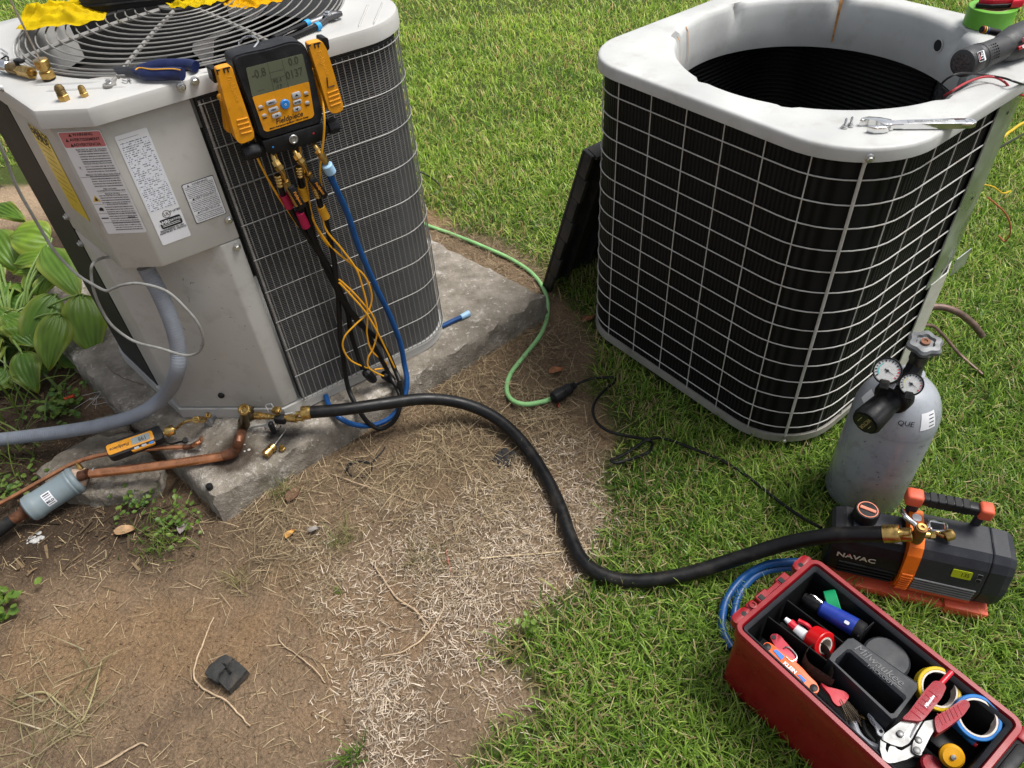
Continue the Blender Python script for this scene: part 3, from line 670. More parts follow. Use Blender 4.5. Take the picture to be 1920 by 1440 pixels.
for k in range(3):
    a0 = R_(-150 + 120 * k); b = MB(); rows = []
    for i in range(7):
        r = .07 + (.315 - .07) * i / 6; w = .55 - .12 * abs(i - 4) / 3
        rows.append([V(LUC.x + r * math.cos(a0 + w * 1.5 * (j / 6 - .5)), LUC.y + r * math.sin(a0 + w * 1.5 * (j / 6 - .5)), .895 - .07 * (j / 6) - .012 * math.sin(j / 6 * math.pi)) for j in range(7)])
    b.loft(rows, False); b.loft([[p - V(0, 0, .002) for p in r] for r in rows], False); b.build('fan_blade', m_blade, lu)
# screws
def fscrew(px, py, p0, n, xd, name='screw', r=.0055):
    p = WP(px, py, Vector(p0) + n * .001, n); bolt(frame(p, xd, n), r, .008, m_steel, lu, name)
for q in ((340, 163), (365, 152)): fscrew(*q, E0 + FN * .0165, FN, FD)
for q in ((429, 412), (444, 463)): fscrew(*q, E0 + FN * .0005, FN, FD)
p = WP(3, 165, A2 + LN * .017, LN); bolt(frame(p, -LD, LN), .005, .008, m_steel, lu)
for q in ((126, 406), (152, 456)): fscrew(*q, A2, LN, -LD)
# ---- printed labels
m_fp = printmat('fine_print', (.70, .71, .75), (.03, .03, .035), 34, 26, .95)
m_fp2 = printmat('data_print', (.74, .77, .84), (.05, .05, .06), 36, 12, .35)
m_fp3 = printmat('notice_print', (.72, .73, .77), (.04, .04, .045), 22, 22, .95)
m_red = M('warning_red', (.55, .18, .19), .42, var=.06)
cx = (A1 - A2).normalized(); cn = V(cx.y, -cx.x, 0)
fr, w, h = rect_on([(112, 248), (191, 243), (271, 434), (199, 440)], A1, cx, cn, .0007)
lab = plate('warning_label', fr, w, h, m_white, lu); 
plate('fine_print', at(fr, w * .10, -h * .07, .0005), w * .74, h * .80, m_fp, lab, .001, .0001)
plate('warning_band', at(fr, 0, h * .425, .0005), w * .97, h * .135, m_red, lab, .003, .0001)
for k, s in enumerate(('WARNING', 'AVERTISSEMENT', 'ADVERTENCIA')):
    text(s, at(fr, w * .06, h * (.47 - .045 * k), .0007), h * .036, m_ink, lab, bold=.0001)
    b = MB(at(fr, -w * (.24 if k == 0 else .36 if k == 1 else .30), h * (.47 - .045 * k), .0007)); s_ = h * .015; b.poly([(-s_, -s_, 0), (s_, -s_, 0), (0, s_, 0)]); b.build('warning_triangle', m_ink, lab)
for k, s in enumerate(('ELECTRICAL SHOCK HAZARD', "RISQUE D'ÉLECTROCUTION", 'RIESGO DE DESCARGA ELÉCTRICA', 'FIRE HAZARD', 'RISQUE DE FEU', 'EXPLOSION HAZARD')):
    yy = h * (.335 - (0, .13, .235, .375, .425, .53)[k]); plate('heading_strip', at(fr, w * .10, yy, .0007), w * .74, h * .022, m_white, lab, .0005, .0001); text(s, at(fr, w * .10, yy, .0009), h * .020, m_ink, lab)
for y in (.08, -.19, -.285, -.38): b = MB(at(fr, 0, h * y, .0008)); b.box((0, 0, 0), (w * .96, h * .002, .0001)); b.build('printed_rule', m_ink, lab)
b = MB(at(fr, -w * .37, h * .17, .0008)); b.poly([(-.003, .004, 0), (.001, .001, 0), (-.001, .0005, 0), (.003, -.005, 0), (-.001, -.001, 0), (.001, 0, 0)]); b.build('shock_symbol', m_ink, lab)
m_tri = M('hazard_yellow', (.65, .45, .12), .45)
b = MB(at(fr, -w * .36, -h * .135, .0008)); b.poly([(-.008, -.006, 0), (.008, -.006, 0), (0, .008, 0)]); b.build('hazard_triangle', m_tri, lab)
b = MB(at(fr, -w * .36, -h * .135, .001)); b.poly([(-.003, -.004, 0), (.003, -.004, 0), (.002, .001, 0), (0, .004, 0), (-.002, 0, 0)]); b.build('flame_symbol', m_ink, lab)
b = MB(at(fr, -w * .36, -h * .24, .001)); b.poly([(-.005, -.003, 0), (.004, -.004, 0), (.005, .002, 0), (.001, .0045, 0), (-.003, .002, 0)]); b.build('explosion_symbol', m_ink, lab)
for x in (-.37, .3): b = MB(at(fr, w * x, -h * .333, .001)); b.box((0, 0, 0), (w * .18, h * .011, .0001)); b.build('printed_bar', m_ink, lab)
# data plate
fr, w, h = rect_on([(216, 256), (276, 238), (357, 441), (304, 462)], E0, FD, FN, .0007)
lab = plate('data_label', fr, w, h, m_white, lu); plate('fine_print', at(fr, 0, h * .13, .0005), w * .92, h * .62, m_fp2, lab, .001, .0001)
text('UL', at(fr, w * .02, -h * .235, .0008), h * .04, m_ink, lab); b = MB(at(fr, w * .02, -h * .235, .0007)); b.ring(h * .030, h * .034, .0001); b.build('listing_mark', m_ink, lab)
text('US LISTED', at(fr, w * .31, -h * .225, .0008), h * .022, m_ink, lab)
blk = plate('certified_badge', at(fr, w * .06, -h * .315, .0006), w * .72, h * .085, m_ink, lab, .004)
text('AHRI', at(fr, -w * .16, -h * .302, .0012), h * .04, m_white, lab, bold=.0003); text('CERTIFIED', at(fr, w * .22, -h * .302, .0012), h * .026, m_white, lab)
for y in (-.325, -.338): b = MB(at(fr, w * .05, h * y, .0012)); b.box((0, 0, 0), (w * .6, h * .004, .0001)); b.build('printed_rule', m_white, lab)
text('ENGINEERED IN USA', at(fr, w * .02, -h * .372, .0008), h * .022, m_ink, lab); text('ASSEMBLED IN MEXICO', at(fr, w * .02, -h * .392, .0008), h * .022, m_ink, lab)
for y in (.465, .43, .395): b = MB(at(fr, -w * .12, h * y, .0007)); b.box((0, 0, 0), (w * .62, h * .002, .0001)); b.build('printed_rule', m_ink, lab)
# small notice
fr, w, h = rect_on([(341, 347), (400, 327), (424, 401), (367, 420)], E0, FD, FN, .0007)
lab = plate('notice_label', fr, w, h, m_ink, lu, .003); plate('paper', at(fr, 0, 0, .0004), w * .97, h * .97, m_white, lab, .003, .0001); plate('fine_print', at(fr, 0, 0, .0006), w * .93, h * .92, m_fp3, lab, .001, .0001)
for s, y in (('WARNING', .44), ('AVERTISSEMENT', .10), ('ADVERTENCIA', -.24)):
    plate('heading_strip', at(fr, 0, h * y, .0008), w * .93, h * .075, m_white, lab, .0005, .0001); text(s, at(fr, w * .05, h * y, .001), h * .075, m_ink, lab)
    b = MB(at(fr, -w * .32, h * y, .001)); s_ = h * .028; b.poly([(-s_, -s_, 0), (s_, -s_, 0), (0, s_, 0)]); b.build('warning_triangle', m_ink, lab)
# yellow energy label on the left return
m_en = M('energy_yellow', (.72, .54, .012), .35, var=.05, coat=.3)
_lx = -LD; P4 = [WP(x, y, A2 + LN * .0008, LN) for x, y in ((42, 222), (92, 260), (159, 408), (130, 372))]
sw = [((p - A2).dot(LD), p.z) for p in P4]; _x0 = (sw[0][0] + sw[3][0]) / 2; _x1 = (sw[1][0] + sw[2][0]) / 2; _zt = (sw[0][1] + sw[1][1]) / 2; _zb = min(sw[2][1], sw[3][1])
_x0 = min(max(_x0, .10), .2); _x1 = max(.022, min(_x1, .06))
fr = frame(A2 + LD * ((_x0 + _x1) / 2) + LN * .0008 + V(0, 0, (_zt + _zb) / 2), -LD, LN); w = abs(_x0 - _x1); h = _zt - _zb
lab = plate('energy_label', fr, w, h, m_en, lu)
text('ENERGY', at(fr, 0, h * .44, .0006), w * .26, m_ink, lab, bold=.0004); text('GUIDE', at(fr, 0, h * .38, .0006), w * .26, m_ink, lab, bold=.0004)
for k in range(9): b = MB(at(fr, -w * .05 + w * .02 * (k % 3), h * (.30 - .075 * k), .0006)); b.box((0, 0, 0), (w * (.75 - .12 * (k % 3)), h * .006, .0001)); b.build('printed_rule', m_ink, lab)
# plug, knock-outs
p = ppt(415, 741, .001); b = MB(frame(p, PD, PN)); b.lathe([(.0085, 0), (.0085, .003), (.006, .006), (0, .0065)], seg=18); b.build('rubber_plug', m_black, panel)
for q in ((372, 757), (484, 755)):
    p = ppt(*q, .0005); b = MB(frame(p, PD, PN)); b.ring(.0085, .0105, .0008); b.build('knockout', m_lul, panel)
# valve bracket and service valves
_br = ppt(395, 805, .012); p0 = ppt(398, 804, .004); p1 = ppt(535, 800, .004)
b = MB()
brk = [ppt(388, 800, .006), ppt(398, 807, .03), ppt(440, 808, .042), ppt(476, 806, .042), ppt(505, 795, .03), ppt(545, 772, .01)]
for a, c in zip(brk, brk[1:]):
    d = (c - a); b.box((0, 0, 0), (d.length + .004, .003, .020), .001, 1, fr=frame((a + c) / 2, d.cross(V(0, 0, 1)).cross(V(0, 0, 1)) * -1, (0, 0, 1)))
b.build('valve_bracket', m_lul, lu)
for q in ((405, 808), (418, 809), (460, 808), (470, 807)): bolt(frame(ppt(*q, .044), PD, PN), .0035, .005, m_steel, lu)
m_valve = M('tarnished_valve_brass', (.13, .10, .055), .42, .75, var=.4, scale=60, dirt=((.04, .035, .03), .7, 50))
def vpt(px, py, off): return ppt(px, py, off)
o_s = .045
sv = MB(); top = vpt(457, 764, o_s + .02); mid = vpt(457, 790, o_s); sv.cyl(mid - V(0, 0, .012), top - V(0, 0, .008), .0125, .0115, 20); sv.cyl(mid - PN * .05, mid + PN * .004, .016, .014, 18); sv.cyl(mid, vpt(483, 778, o_s), .008, .008, 14)
sv.cyl(mid, vpt(453, 812, o_s + .004), .0135, .012, 20); suction = sv.build('suction_valve', m_valve, lu)
b = MB(); b.ring(.0085, .0150, .011, top - V(0, 0, .010), (PN * .55 + V(0, 0, 1)).normalized(), 22, rnd_=.003); b.lathe([(.0085, 0), (.0, .0005)], top - V(0, 0, .004), (PN * .55 + V(0, 0, 1)).normalized(), 18); b.build('valve_stem_cap', m_brass, suction)
lv = MB(); lmid = vpt(392, 792, .03); lv.cyl(lmid - PN * .03, lmid + PN * .006, .010, .010, 14); lv.cyl(lmid + V(0, 0, .006), vpt(381, 818, .032), .0075, .007, 12); lv.cyl(lmid, vpt(382, 787, .045), .006, .006, 12)
liquid = lv.build('liquid_valve', M('soldered_silver', (.34, .36, .38), .35, .8, var=.35, scale=60), lu)
b = MB(); b.ring(.0035, .0072, .012, vpt(393, 780, .034), (PN * .5 + V(0, 0, 1)), 16, rnd_=.002); b.build('valve_stem_cap', m_brass, liquid)
b = MB()
for q, r in (((400, 788), .016), ((470, 785), .018)): b.lathe([(r, 0), (0, .0003)], ppt(*q, .0015), PN, 20)
b.build('valve_cutout', m_dark, lu)

# scuffs and scratches on the casing
m_scuff = M('scuff_mark', (.12, .11, .10), .7, var=.3)
for k in range(26):
    px_, py_ = rnd.uniform(330, 520), rnd.uniform(500, 760)
    if px_ < 330 + (py_ - 500) * .12 or px_ > 455 + (py_ - 500) * .28: continue
    q = ppt(px_, py_, .0006); f_ = frame(q, PD, PN) @ Matrix.Rotation(rnd.uniform(0, 3.14), 4, 'Z'); l_ = rnd.uniform(.001, .006)
    b = MB(f_); b.poly([(-l_, -.0004, 0), (0, -.0007, 0), (l_, -.0002, 0), (l_ * .6, .0005, 0), (-l_ * .5, .0006, 0)]); b.build('scuff', m_scuff, panel)
# ------------------------------------------------------------ the old condenser unit
RA = R_(36); RU_U = V(math.cos(RA), math.sin(RA), 0); RU_V = V(-math.sin(RA), math.cos(RA), 0); RUO = RU_U * 1.22 + RU_V * .55
ru = thing('old_condenser_unit', 'old condenser unit with black coil, white wire grid and open white top', 'condenser', (RUO + RU_U * .38 + RU_V * .378), RA)
RF = frame(RUO, rotz=RA)
RU_T, RU_B, RU_S = .832, .022, .804
def uv_(u, v, z=0.0): return RUO + RU_U * u + RU_V * v + V(0, 0, z)
m_ruw = M('weathered_white_paint', (.475, .48, .465), .5, var=.13, scale=6, bump=.10, bscale=200, dirt=((.33, .31, .27), .55, 16))
m_coil = wavemat('black_coil_fins', (.012, .0118, .011), .6, 60, 'DIAGONAL', .6, .003, .0, col2=(.002, .002, .002), noise=1.2, flatz=True)
m_inner = wavemat('inner_coil_tubes', (.020, .022, .022), .45, 26, 'Z', .9, .006, .3)
m_grid = M('white_coated_wire', (.50, .49, .46), .5, var=.12, scale=40, dirt=((.30, .17, .09), .55, 30))
W_, D_ = .762, .757
def rpath(inset=0.0, r=.175):
    """coil path: from the galvanised post round the rounded corner, along the left face, the back and to the far side"""
    i = inset; r = max(.02, r - i); out = [V(.515, i, 0), V(.3, i, 0), V(r + i, i, 0)]
    for k in range(1, 11): a = R_(270 - 9 * k); out.append(V(r + i + r * math.cos(a), r + i + r * math.sin(a), 0))
    r = max(.02, .125 - i); out += [V(i, D_ / 2, 0), V(i, D_ - r - i, 0)]
    for k in range(1, 11): a = R_(180 - 9 * k); out.append(V(r + i + r * math.cos(a), D_ - r - i + r * math.sin(a), 0))
    out += [V(W_ / 2, D_ - i, 0), V(W_ - r - i, D_ - i, 0)]
    for k in range(1, 11): a = R_(90 - 9 * k); out.append(V(W_ - r - i + r * math.cos(a), D_ - r - i + r * math.sin(a), 0))
    out += [V(W_ - i, .5, 0), V(W_ - i, .26, 0)]
    return out
RP = [(p.x, p.y) for p in rpath(.006)]
b = MB(RF); b.wall([(p[0], p[1]) for p in reversed(RP)], RU_B + .03, RU_S + .004, .016); b.build('condenser_coil', m_coil, ru)
b = MB(RF); ip = offset_path(list(reversed(RP)), .018); b.loft([[V(p.x, p.y, z) for p in ip] for z in (RU_B + .03, RU_S + .01)], False); b.build('inner_coil', m_inner, ru)
full = rrect(0, 0, W_, D_, [.125, .125, .125, .175], 12); full = [(.59, 0.0)] + [(W_, .215)] + [p for p in full if not (p[0] > .59 and p[1] < .215)]; keepout([tuple((RF @ V(p[0], p[1], 0))[:2]) for p in rrect(0.02, 0.02, W_ - .1, D_, .10, 4)])
b = MB(RF); o1 = offset_path(full, .012, closed=True)
b.loft([[V(p[0], p[1], z) for p in full] for z in (RU_B + .006, RU_B + .028)] + [[V(p.x, p.y, RU_B + .028) for p in o1], [V(p.x, p.y, RU_B + .012) for p in o1]], True); b.poly([V(p[0], p[1], RU_B + .010) for p in o1]); b.build('base_pan', M('base_pan_grey', (.30, .29, .255), .55, var=.15, scale=14, dirt=((.16, .13, .09), .7, 16), bump=.1), ru)
for k, (x, y) in enumerate(((.1, .1), (.1, .65), (.6, .65), (.45, .1))):
    b = MB(RF); b.box((x, y, .008), (.08, .08, .028), .004); b.build('foot', m_black, ru)
# wire grid
def gpath(off): return [V(p.x, p.y, 0) for p in offset_path(list(reversed(RP)), -off)]
gp = gpath(.003); gp2 = gpath(.0045)
_len = sum((gp2[i + 1] - gp2[i]).length for i in range(len(gp2) - 1))
def vwire(x, y, r=.0014, name='guard_wire'):
    b = MB(RF); b.tube([V(x, y, RU_B + .015), V(x, y, RU_S + .01)], r, 6); b.build(name, m_grid, ru)
def arcx(s, full_):
    q = .175 if s < full_ / 2 else .125; d = max(0.0, q - s, s - (full_ - q)); return .003 + q - math.sqrt(q * q - d * d)
for y in (.732, .632, .532, .432, .332, .232, .132): vwire(arcx(y, D_), y)
for x in (.125, .218, .311, .404): vwire(x, arcx(x, 9.0))
for x in (.3, .5): vwire(x, D_ - .004)
b = MB(RF); c_ = .175 - .1775 * math.cos(R_(45)); b.tube([V(c_, c_, RU_B + .032), V(c_, c_, RU_S - .012), V(c_ - .002, c_ - .002, RU_S + .004)], [.0036, .0036, .005], 8); b.build('corner_rod', m_grid, ru)
for i in range(14):
    z = .760 - i * .0524; pts = [p + V(0, 0, z + mnoise.noise(V(p.x * 9, p.y * 9, i)) * .0012) for p in gp2[12:]]
    b = MB(RF); b.tube(pts, .0015, 6); b.build('guard_wire', m_grid, ru)
# galvanised post and lower grey panel at the right end of the coil
m_galv = M('galvanised_sheet', (.50, .52, .53), .32, .85, var=.35, scale=10, dirt=((.30, .31, .30), .6, 25), bump=.05)
b = MB(RF); b.wall([(.448, -.002), (.505, -.002), (.600, .016)], .33, RU_S + .005, .003); b.build('corner_post', m_galv, ru)
b = MB(RF); b.wall([(.468, -.003), (.545, -.003), (.61, .02), (.74, .19)], RU_B + .02, .335, .003); b.build('lower_panel', M('lower_panel_paint', (.47, .46, .41), .5, var=.06, dirt=((.25, .22, .17), .4, 18)), ru)
b = MB(RF); b.wall([(.600, .017), (.74, .2), (.757, .275)], RU_B + .03, RU_S, .003); b.build('inner_divider', m_galv, ru)
for z in (.36, .56, .76): b = MB(RF); b.lathe([(.004, 0), (0, .0004)], (.502, -.0026, z), (0, -1, 0), 10); b.build('screw_hole', m_dark, ru)
# moulded top with rounded edge, skirt and deep fan mouth
HC = V(.396, .387, 0); HR = .324
def lidp(inset): return offset_path(rrect(-.012, -.012, W_ + .012, D_ + .012, [.137, .137, .137, .187], 14), inset, closed=True)
_la = [math.atan2(p.y - HC.y, p.x - HC.x) for p in lidp(0)]
_l0 = [V(p.x, p.y, 0) for p in lidp(0)]
# denser loop: follow outer outline points and the circle at the same bearings
dense = []
for i in range(len(_l0)):
    a, c = _l0[i], _l0[(i + 1) % len(_l0)]; n = max(1, int((c - a).length / .02))
    for j in range(n): dense.append(a.lerp(c, j / n))
dd = [math.atan2(p.y - HC.y, p.x - HC.x) for p in dense]
def outl(z, inset): return [V(p.x, p.y, z) + (V(HC.x - p.x, HC.y - p.y, 0)).normalized() * inset for p in dense]
NOTCH = [R_(a) for a in (-157, -102, -55, -31, 26, 73, 120, 168)]
def mouth(r, z, nz=0.0):
    out = []
    for a in dd:
        k = max(0.0, max(1 - (abs((a - n + math.pi) % (2 * math.pi) - math.pi) / .055) ** 2 for n in NOTCH))
        out.append(V(HC.x + (r + k * .016 * nz) * math.cos(a), HC.y + (r + k * .016 * nz) * math.sin(a), z - k * .010 * nz))
    return out
L_ = [outl(RU_S, .005), outl(RU_S, 0), outl(RU_T - .008, 0), outl(RU_T - .003, .0015), outl(RU_T - .0006, .0045), outl(RU_T, .009)]
L_ += [[o.lerp(i, f) for o, i in zip(outl(RU_T, .009), mouth(HR + .022, RU_T))] for f in (.5, 1.0)]
L_ += [mouth(HR + .012, RU_T - .001, .3), mouth(HR + .003, RU_T - .006, 1), mouth(HR - .002, RU_T - .016, 1), mouth(HR - .005, RU_T - .04, .5), mouth(HR - .008, RU_T - .07), mouth(HR - .007, RU_T - .10), mouth(HR - .003, RU_T - .122), mouth(HR - .001, RU_T - .121), mouth(HR + .02, RU_T - .03)]
b = MB(RF); b.loft(L_, True); top = b.build('top_cover', m_ruw, ru, smooth=45)
m_rust = M('rust_streak', (.40, .19, .06), .8, var=.35, scale=90)
for a, w_, ln in ((26, .0045, .105), (120, .0032, .10), (108, .0022, .09)):     # rust runs from the screw dimples down the mouth
    a = R_(a); b = MB(RF); pts = [(HR + .0035, RU_T - .006), (HR - .0035, RU_T - .017), (HR - .0065, RU_T - .042), (HR - .0095, RU_T - .07), (HR - .0085, RU_T - ln)]
    rows = []
    for k, (r, z) in enumerate(pts): d = w_ * (1 - .15 * k) / r; rows.append([V(HC.x + (r - .0012) * math.cos(a + s * d), HC.y + (r - .0012) * math.sin(a + s * d), z) for s in (-1, 0, 1)])
    b.loft(rows, False); b.build('rust_streak', m_rust, top)
a = R_(-24); b = MB(RF); c0 = V(HC.x + (HR - .0078) * math.cos(a), HC.y + (HR - .0078) * math.sin(a), RU_T - .05)
b.lathe([(.013, 0), (0, .0006)], c0, V(-math.cos(a), -math.sin(a), .05), 20); b.build('cable_hole', m_dark, top)
b = MB(RF); b.ring(.013, .0155, .0012, c0, V(-math.cos(a), -math.sin(a), .05), 22); b.build('hole_rim', m_ruw, top)
bolt(frame(RF @ V(c_ - .0115, c_ - .0115, RU_T - .016), RU_U - RU_V, (-RU_U - RU_V)), .0055, .008, m_steel, ru)
bolt(frame(RF @ V(c_ - .002, c_ - .002, RU_B + .017), RU_U - RU_V, (-RU_U - RU_V)), .0045, .007, m_steel, ru)
b = MB(RF); b.box((.56, .13, .55), (.03, .004, .5)); b.build('inner_strap', m_galv, ru)
# cut copper stubs at its far corner
m_pipe = M('weathered_copper', (.16, .105, .085), .5, .5, var=.4, scale=45, dirt=((.07, .065, .065), .8, 30))
b = MB(); b.tube(spline([W(1690, 585, .16), W(1750, 575, .155), W(1790, 583, .14), W(1822, 605, .10), W(1842, 630, .06)], 8), .0095, 12, cap=False); b.build('copper_stub', m_pipe, ru)
b = MB(); b.tube(spline([W(1700, 612, .11), W(1745, 610, .10), W(1765, 625, .08), W(1800, 665, .03), W(1842, 702, .012)], 8), .0045, 10); b.build('copper_stub', m_pipe, ru)
# torn wiring hanging from the post
m_cy = M('yellow_insulation', (.62, .40, .02), .45); m_cr = M('red_insulation', (.38, .03, .04), .42); m_cb = M('black_insulation', (.015, .015, .016), .4); m_cor = M('orange_red_insulation', (.42, .10, .05), .5)
b = MB(); b.tube(spline([W(1838, 345, .35), W(1862, 350, .34), W(1880, 362, .30), W(1895, 358, .28)], 6), .0022, 6); b.tube(spline([W(1842, 340, .37), W(1853, 325, .42), W(1860, 305, .5)], 6), .0022, 6); b.build('hanging_wire', m_cy, ru)
b = MB(); b.tube(spline([W(1852, 370, .32), W(1885, 400, .22), W(1895, 430, .15), W(1885, 452, .10), W(1872, 442, .11)], 8), .0024, 6); b.build('hanging_wire', m_cor, ru)
b = MB(); b.box((.60, -.004, .34), (.07, .002, .05), fr=None); b.box((.612, -.012, .325), (.05, .002, .04), .0, 1, fr=Matrix.Rotation(.02, 4, 'Z')); b.fr = RF
for v in b.bm.verts: v.co = RF @ v.co
b.build('bent_bracket', m_galv, ru)

# ------------------------------------------------------------ black plastic pad leaning behind the old unit
bt = W(1030, 533, .0); tp = W(1100, 280, .40)
lean = thing('equipment_pad', 'black plastic equipment pad tilted against the back of the old unit', 'equipment pad', bt)
up = (WP(1097, 283, RUO + RU_V * .80, RU_V) - V(bt.x, bt.y, 0)); ex = up.cross(RU_U).normalized()
PFm = frame(V(bt.x, bt.y, .005), RU_U, up.cross(RU_U).normalized() * (1)); 
_y = PFm.to_3x3() @ V(0, 1, 0)
_len = up.length
fl = frame(V(bt.x, bt.y, .004), RU_U, RU_U.cross(up).normalized())
m_pad = M('black_pad_plastic', (.022, .022, .022), .55, var=.3, scale=30, bump=.2, dirt=((.10, .085, .05), .55, 30))
sgn = 1 if (fl.to_3x3() @ V(0, 1, 0)).z > 0 else -1
b = MB(fl); b.box((.20, sgn * _len / 2, 0), (.46, _len, .008), .002); b.build('pad_plate', m_pad, lean)
b = MB(fl)
for k in range(7): b.box((-.022, sgn * _len * (k + .5) / 7, .018 if k % 2 else .015), (.012, _len / 7 - .001, .042 if k % 2 else .034), .002)
b.box((.20, sgn * (_len - .006), .02), (.43, .012, .04), .002); b.build('pad_skirt', m_pad, lean)
for k in range(5):
    b = MB(fl); b.box((.05 + k * .09, sgn * _len / 2, .016), (.006, _len - .03, .028), .001); b.build('stiffening_rib', m_pad, lean)

# ------------------------------------------------------------ tools on the old unit's top
ZT = RU_T + .001
# adjustable wrench
wr = thing('adjustable_wrench', 'chrome adjustable wrench lying across the white rim of the old unit', 'wrench', W(1720, 232, ZT))
a0 = W(1660, 234, ZT + .006); a1 = W(1832, 227, ZT + .010); wd = (a1 - a0); wl = wd.length; WF = frame(a0, wd, (0, 0, 1))
b = MB(WF); hp = [(.0, .008), (.03, .0085), (wl * .5, .0098), (wl - .03, .0115), (wl - .012, .0115), (wl - .003, .007), (wl, 0)]
out = [(x, y) for x, y in hp] + [(x, -y) for x, y in reversed(hp[:-1])]
b.prism(out, -.005, .005, .0018, 2); hd = b.build('handle', m_chrome, wr)
b = MB(WF); b.box((wl * .5, 0, .0052), (wl * .52, .010, .0012), .0004, 1); b.build('handle_recess', M('satin_steel', (.5, .5, .5), .4, .95), hd)
text('CHROME ALLOY', at(WF, wl * .5, 0, .006), .008, M('etched_grey', (.2, .2, .2), .5, .6), hd)
b = MB(WF); b.ring(.004, .0085, .0112, (wl - .012, 0, -.0056), seg=20); b.build('hanging_hole', m_chrome, hd)
b = MB(WF); hk = [(.012, -.011), (.012, .010), (-.006, .020), (-.026, .024), (-.040, .018), (-.044, .010), (-.038, .0095), (-.026, .012), (-.016, .006), (-.012, -.004), (-.004, -.012)]
b.prism(list(reversed(hk)), -.0065, .0065, .0015, 2); b.build('fixed_jaw', m_chrome, wr)
b = MB(WF); b.prism([(-.008, -.012), (-.034, -.012), (-.037, -.016), (-.024, -.023), (-.006, -.022), (.004, -.016)], -.006, .006, .0015, 2); b.build('movable_jaw', m_chrome, wr)
b = MB(WF); b.lathe([(.0055, k * .0012 - .006) if k % 2 else (.0045, k * .0012 - .006) for k in range(11)], (-.002, -.014, .002), (1, .1, 0), 14); b.build('thumb_screw', m_steel, wr)
for k, q in enumerate(((1583, 239), (1594, 236))):
    p = W(*q, ZT); s_ = MB(frame(p, (1, 0, 0), (0, 0, 1))); s_.lathe([(.0065, 0), (.0065, .0015), (.0052, .0016)], seg=14); s_.lathe([(.0048, .0012), (.0048, .0055), (.0024, .0056)], seg=6); s_.lathe([(.0023, .005)] + [(.0026 if j % 2 else .0020, .006 + j * .0011) for j in range(10)] + [(.0006, .0185)], seg=10)
    tag(s_.build('sheet_metal_screw', m_steel), ('zinc screw standing on its head, the one further from the wrench', 'zinc screw standing on its head right next to the wrench jaw')[k], 'screw', 'screws on the white rim')
# cordless ratchet
m_rp0 = M('accent_red', (.50, .015, .02), .4)
cr = thing('cordless_ratchet', 'black cordless ratchet marked 12v lying on the corner of the old unit', 'power tool', W(1860, 130, ZT))
zc = ZT + .030; g0 = W(1802, 120, zc - .001); g1 = W(1880, 90, zc); g2 = W(1945, 62, zc)
ax = (g1 - g0).normalized(); m_grip = M('grip_charcoal', (.030, .031, .033), .5, var=.25, scale=60, bump=.25, bscale=500)
b = MB(); b.lathe([(.0, 0), (.020, .0), (.0265, .004), (.028, .012), (.028, .034), (.0262, .037), (.0262, .041), (.0275, .045), (.025, .075), (.025, (g1 - g0).length)], g0, ax, 24); grip = b.build('handle', m_grip, cr)
b = MB(); b.tube([g1 - ax * .01, g1 + ax * .012, g1.lerp(g2, .4), g1.lerp(g2, .8), g2], [.026, .032, .037, .037, .034], 18, flat=.85); b.build('motor_housing', m_grip, cr)
b = MB(frame(g0 - ax * .0004, ax.orthogonal(), -ax)); b.lathe([(.019, 0), (.019, .0006)], seg=22); b.build('battery_end', M('battery_print', (.05, .04, .04), .6, var=.9, scale=220), cr)
nup = (CAMP - g0).normalized(); nup = (nup - ax * nup.dot(ax)).normalized(); tx = nup.cross(ax)
lf = frame(g0 + ax * .024 + nup * .0286, tx * -1, nup)
plate('rating_label', frame(g0 + ax * .022 + nup * .0283, tx, nup), .020, .020, m_white, cr, .002); plate('label_ground', frame(g0 + ax * .020 + nup * .0288, tx, nup), .018, .014, m_black, cr, .001)
text('12v', frame(g0 + ax * .022 + nup * .0295, tx, nup), .0095, m_white, cr, bold=.0002); plate('label_stripe', frame(g0 + ax * .0145 + nup * .0294, tx, nup), .012, .0028, m_red, cr, .0005)
b = MB(); q = g1 + ax * .02; b.box((0, 0, 0), (.016, .010, .006), .002, fr=frame(q + nup * .034, ax, nup)); b.build('trigger_switch', m_red, cr)
b = MB(); q = W(1858, 57, zc + .012); q2 = W(1840, 55, zc + .018); b.cyl(W(1872, 62, zc + .006), q2, .0075, .0065, 14); nz = b.build('drive_nose', m_black, cr)
dd_ = (W(1872, 62, zc + .006) - q2).normalized()
for k, mm in enumerate((M('ring_orange', (.55, .12, .03), .4), M('ring_yellow', (.7, .5, .03), .4), M('ring_blue', (.03, .06, .3), .4))):
    b = MB(); b.ring(.0062, .0078, .0025, q2 + dd_ * (.002 + k * .005), dd_, 16); b.build('colour_ring', mm, nz)
b = MB(); b.lathe([(.0268, 0), (.0278, .001), (.0278, .003), (.0268, .004)], g0 + ax * .047, ax, 26); b.build('grip_ring', m_black, cr)
for k in range(4):
    for j in range(6): b = MB(); b.sphere((0, 0, 0), .0016, 6, 4, fr=frame(g0 + ax * (.058 + k * .007) + (nup * math.cos((j - 2.5) * .22) + tx * math.sin((j - 2.5) * .22)) * .0256, ax, nup)); b.build('grip_dot', m_black, grip)
b = MB(); b.tube([g1 + ax * .004 + nup * .027 - tx * .012, g1 + ax * .014 + nup * .033 - tx * .012], .004, 8); b.build('red_release', m_rp0, cr)
for k in range(5): b = MB(); b.box((0, 0, 0), (.0018, .007, .001), .0003, 1, fr=frame(g1 + ax * (.035 + k * .004) + nup * .036 + tx * .006, ax, nup)); b.build('battery_gauge_slot', m_dark, cr)
plate('white_mark', frame(g1 + ax * .012 + nup * .034 - tx * .012, ax, nup), .012, .006, m_white, cr)
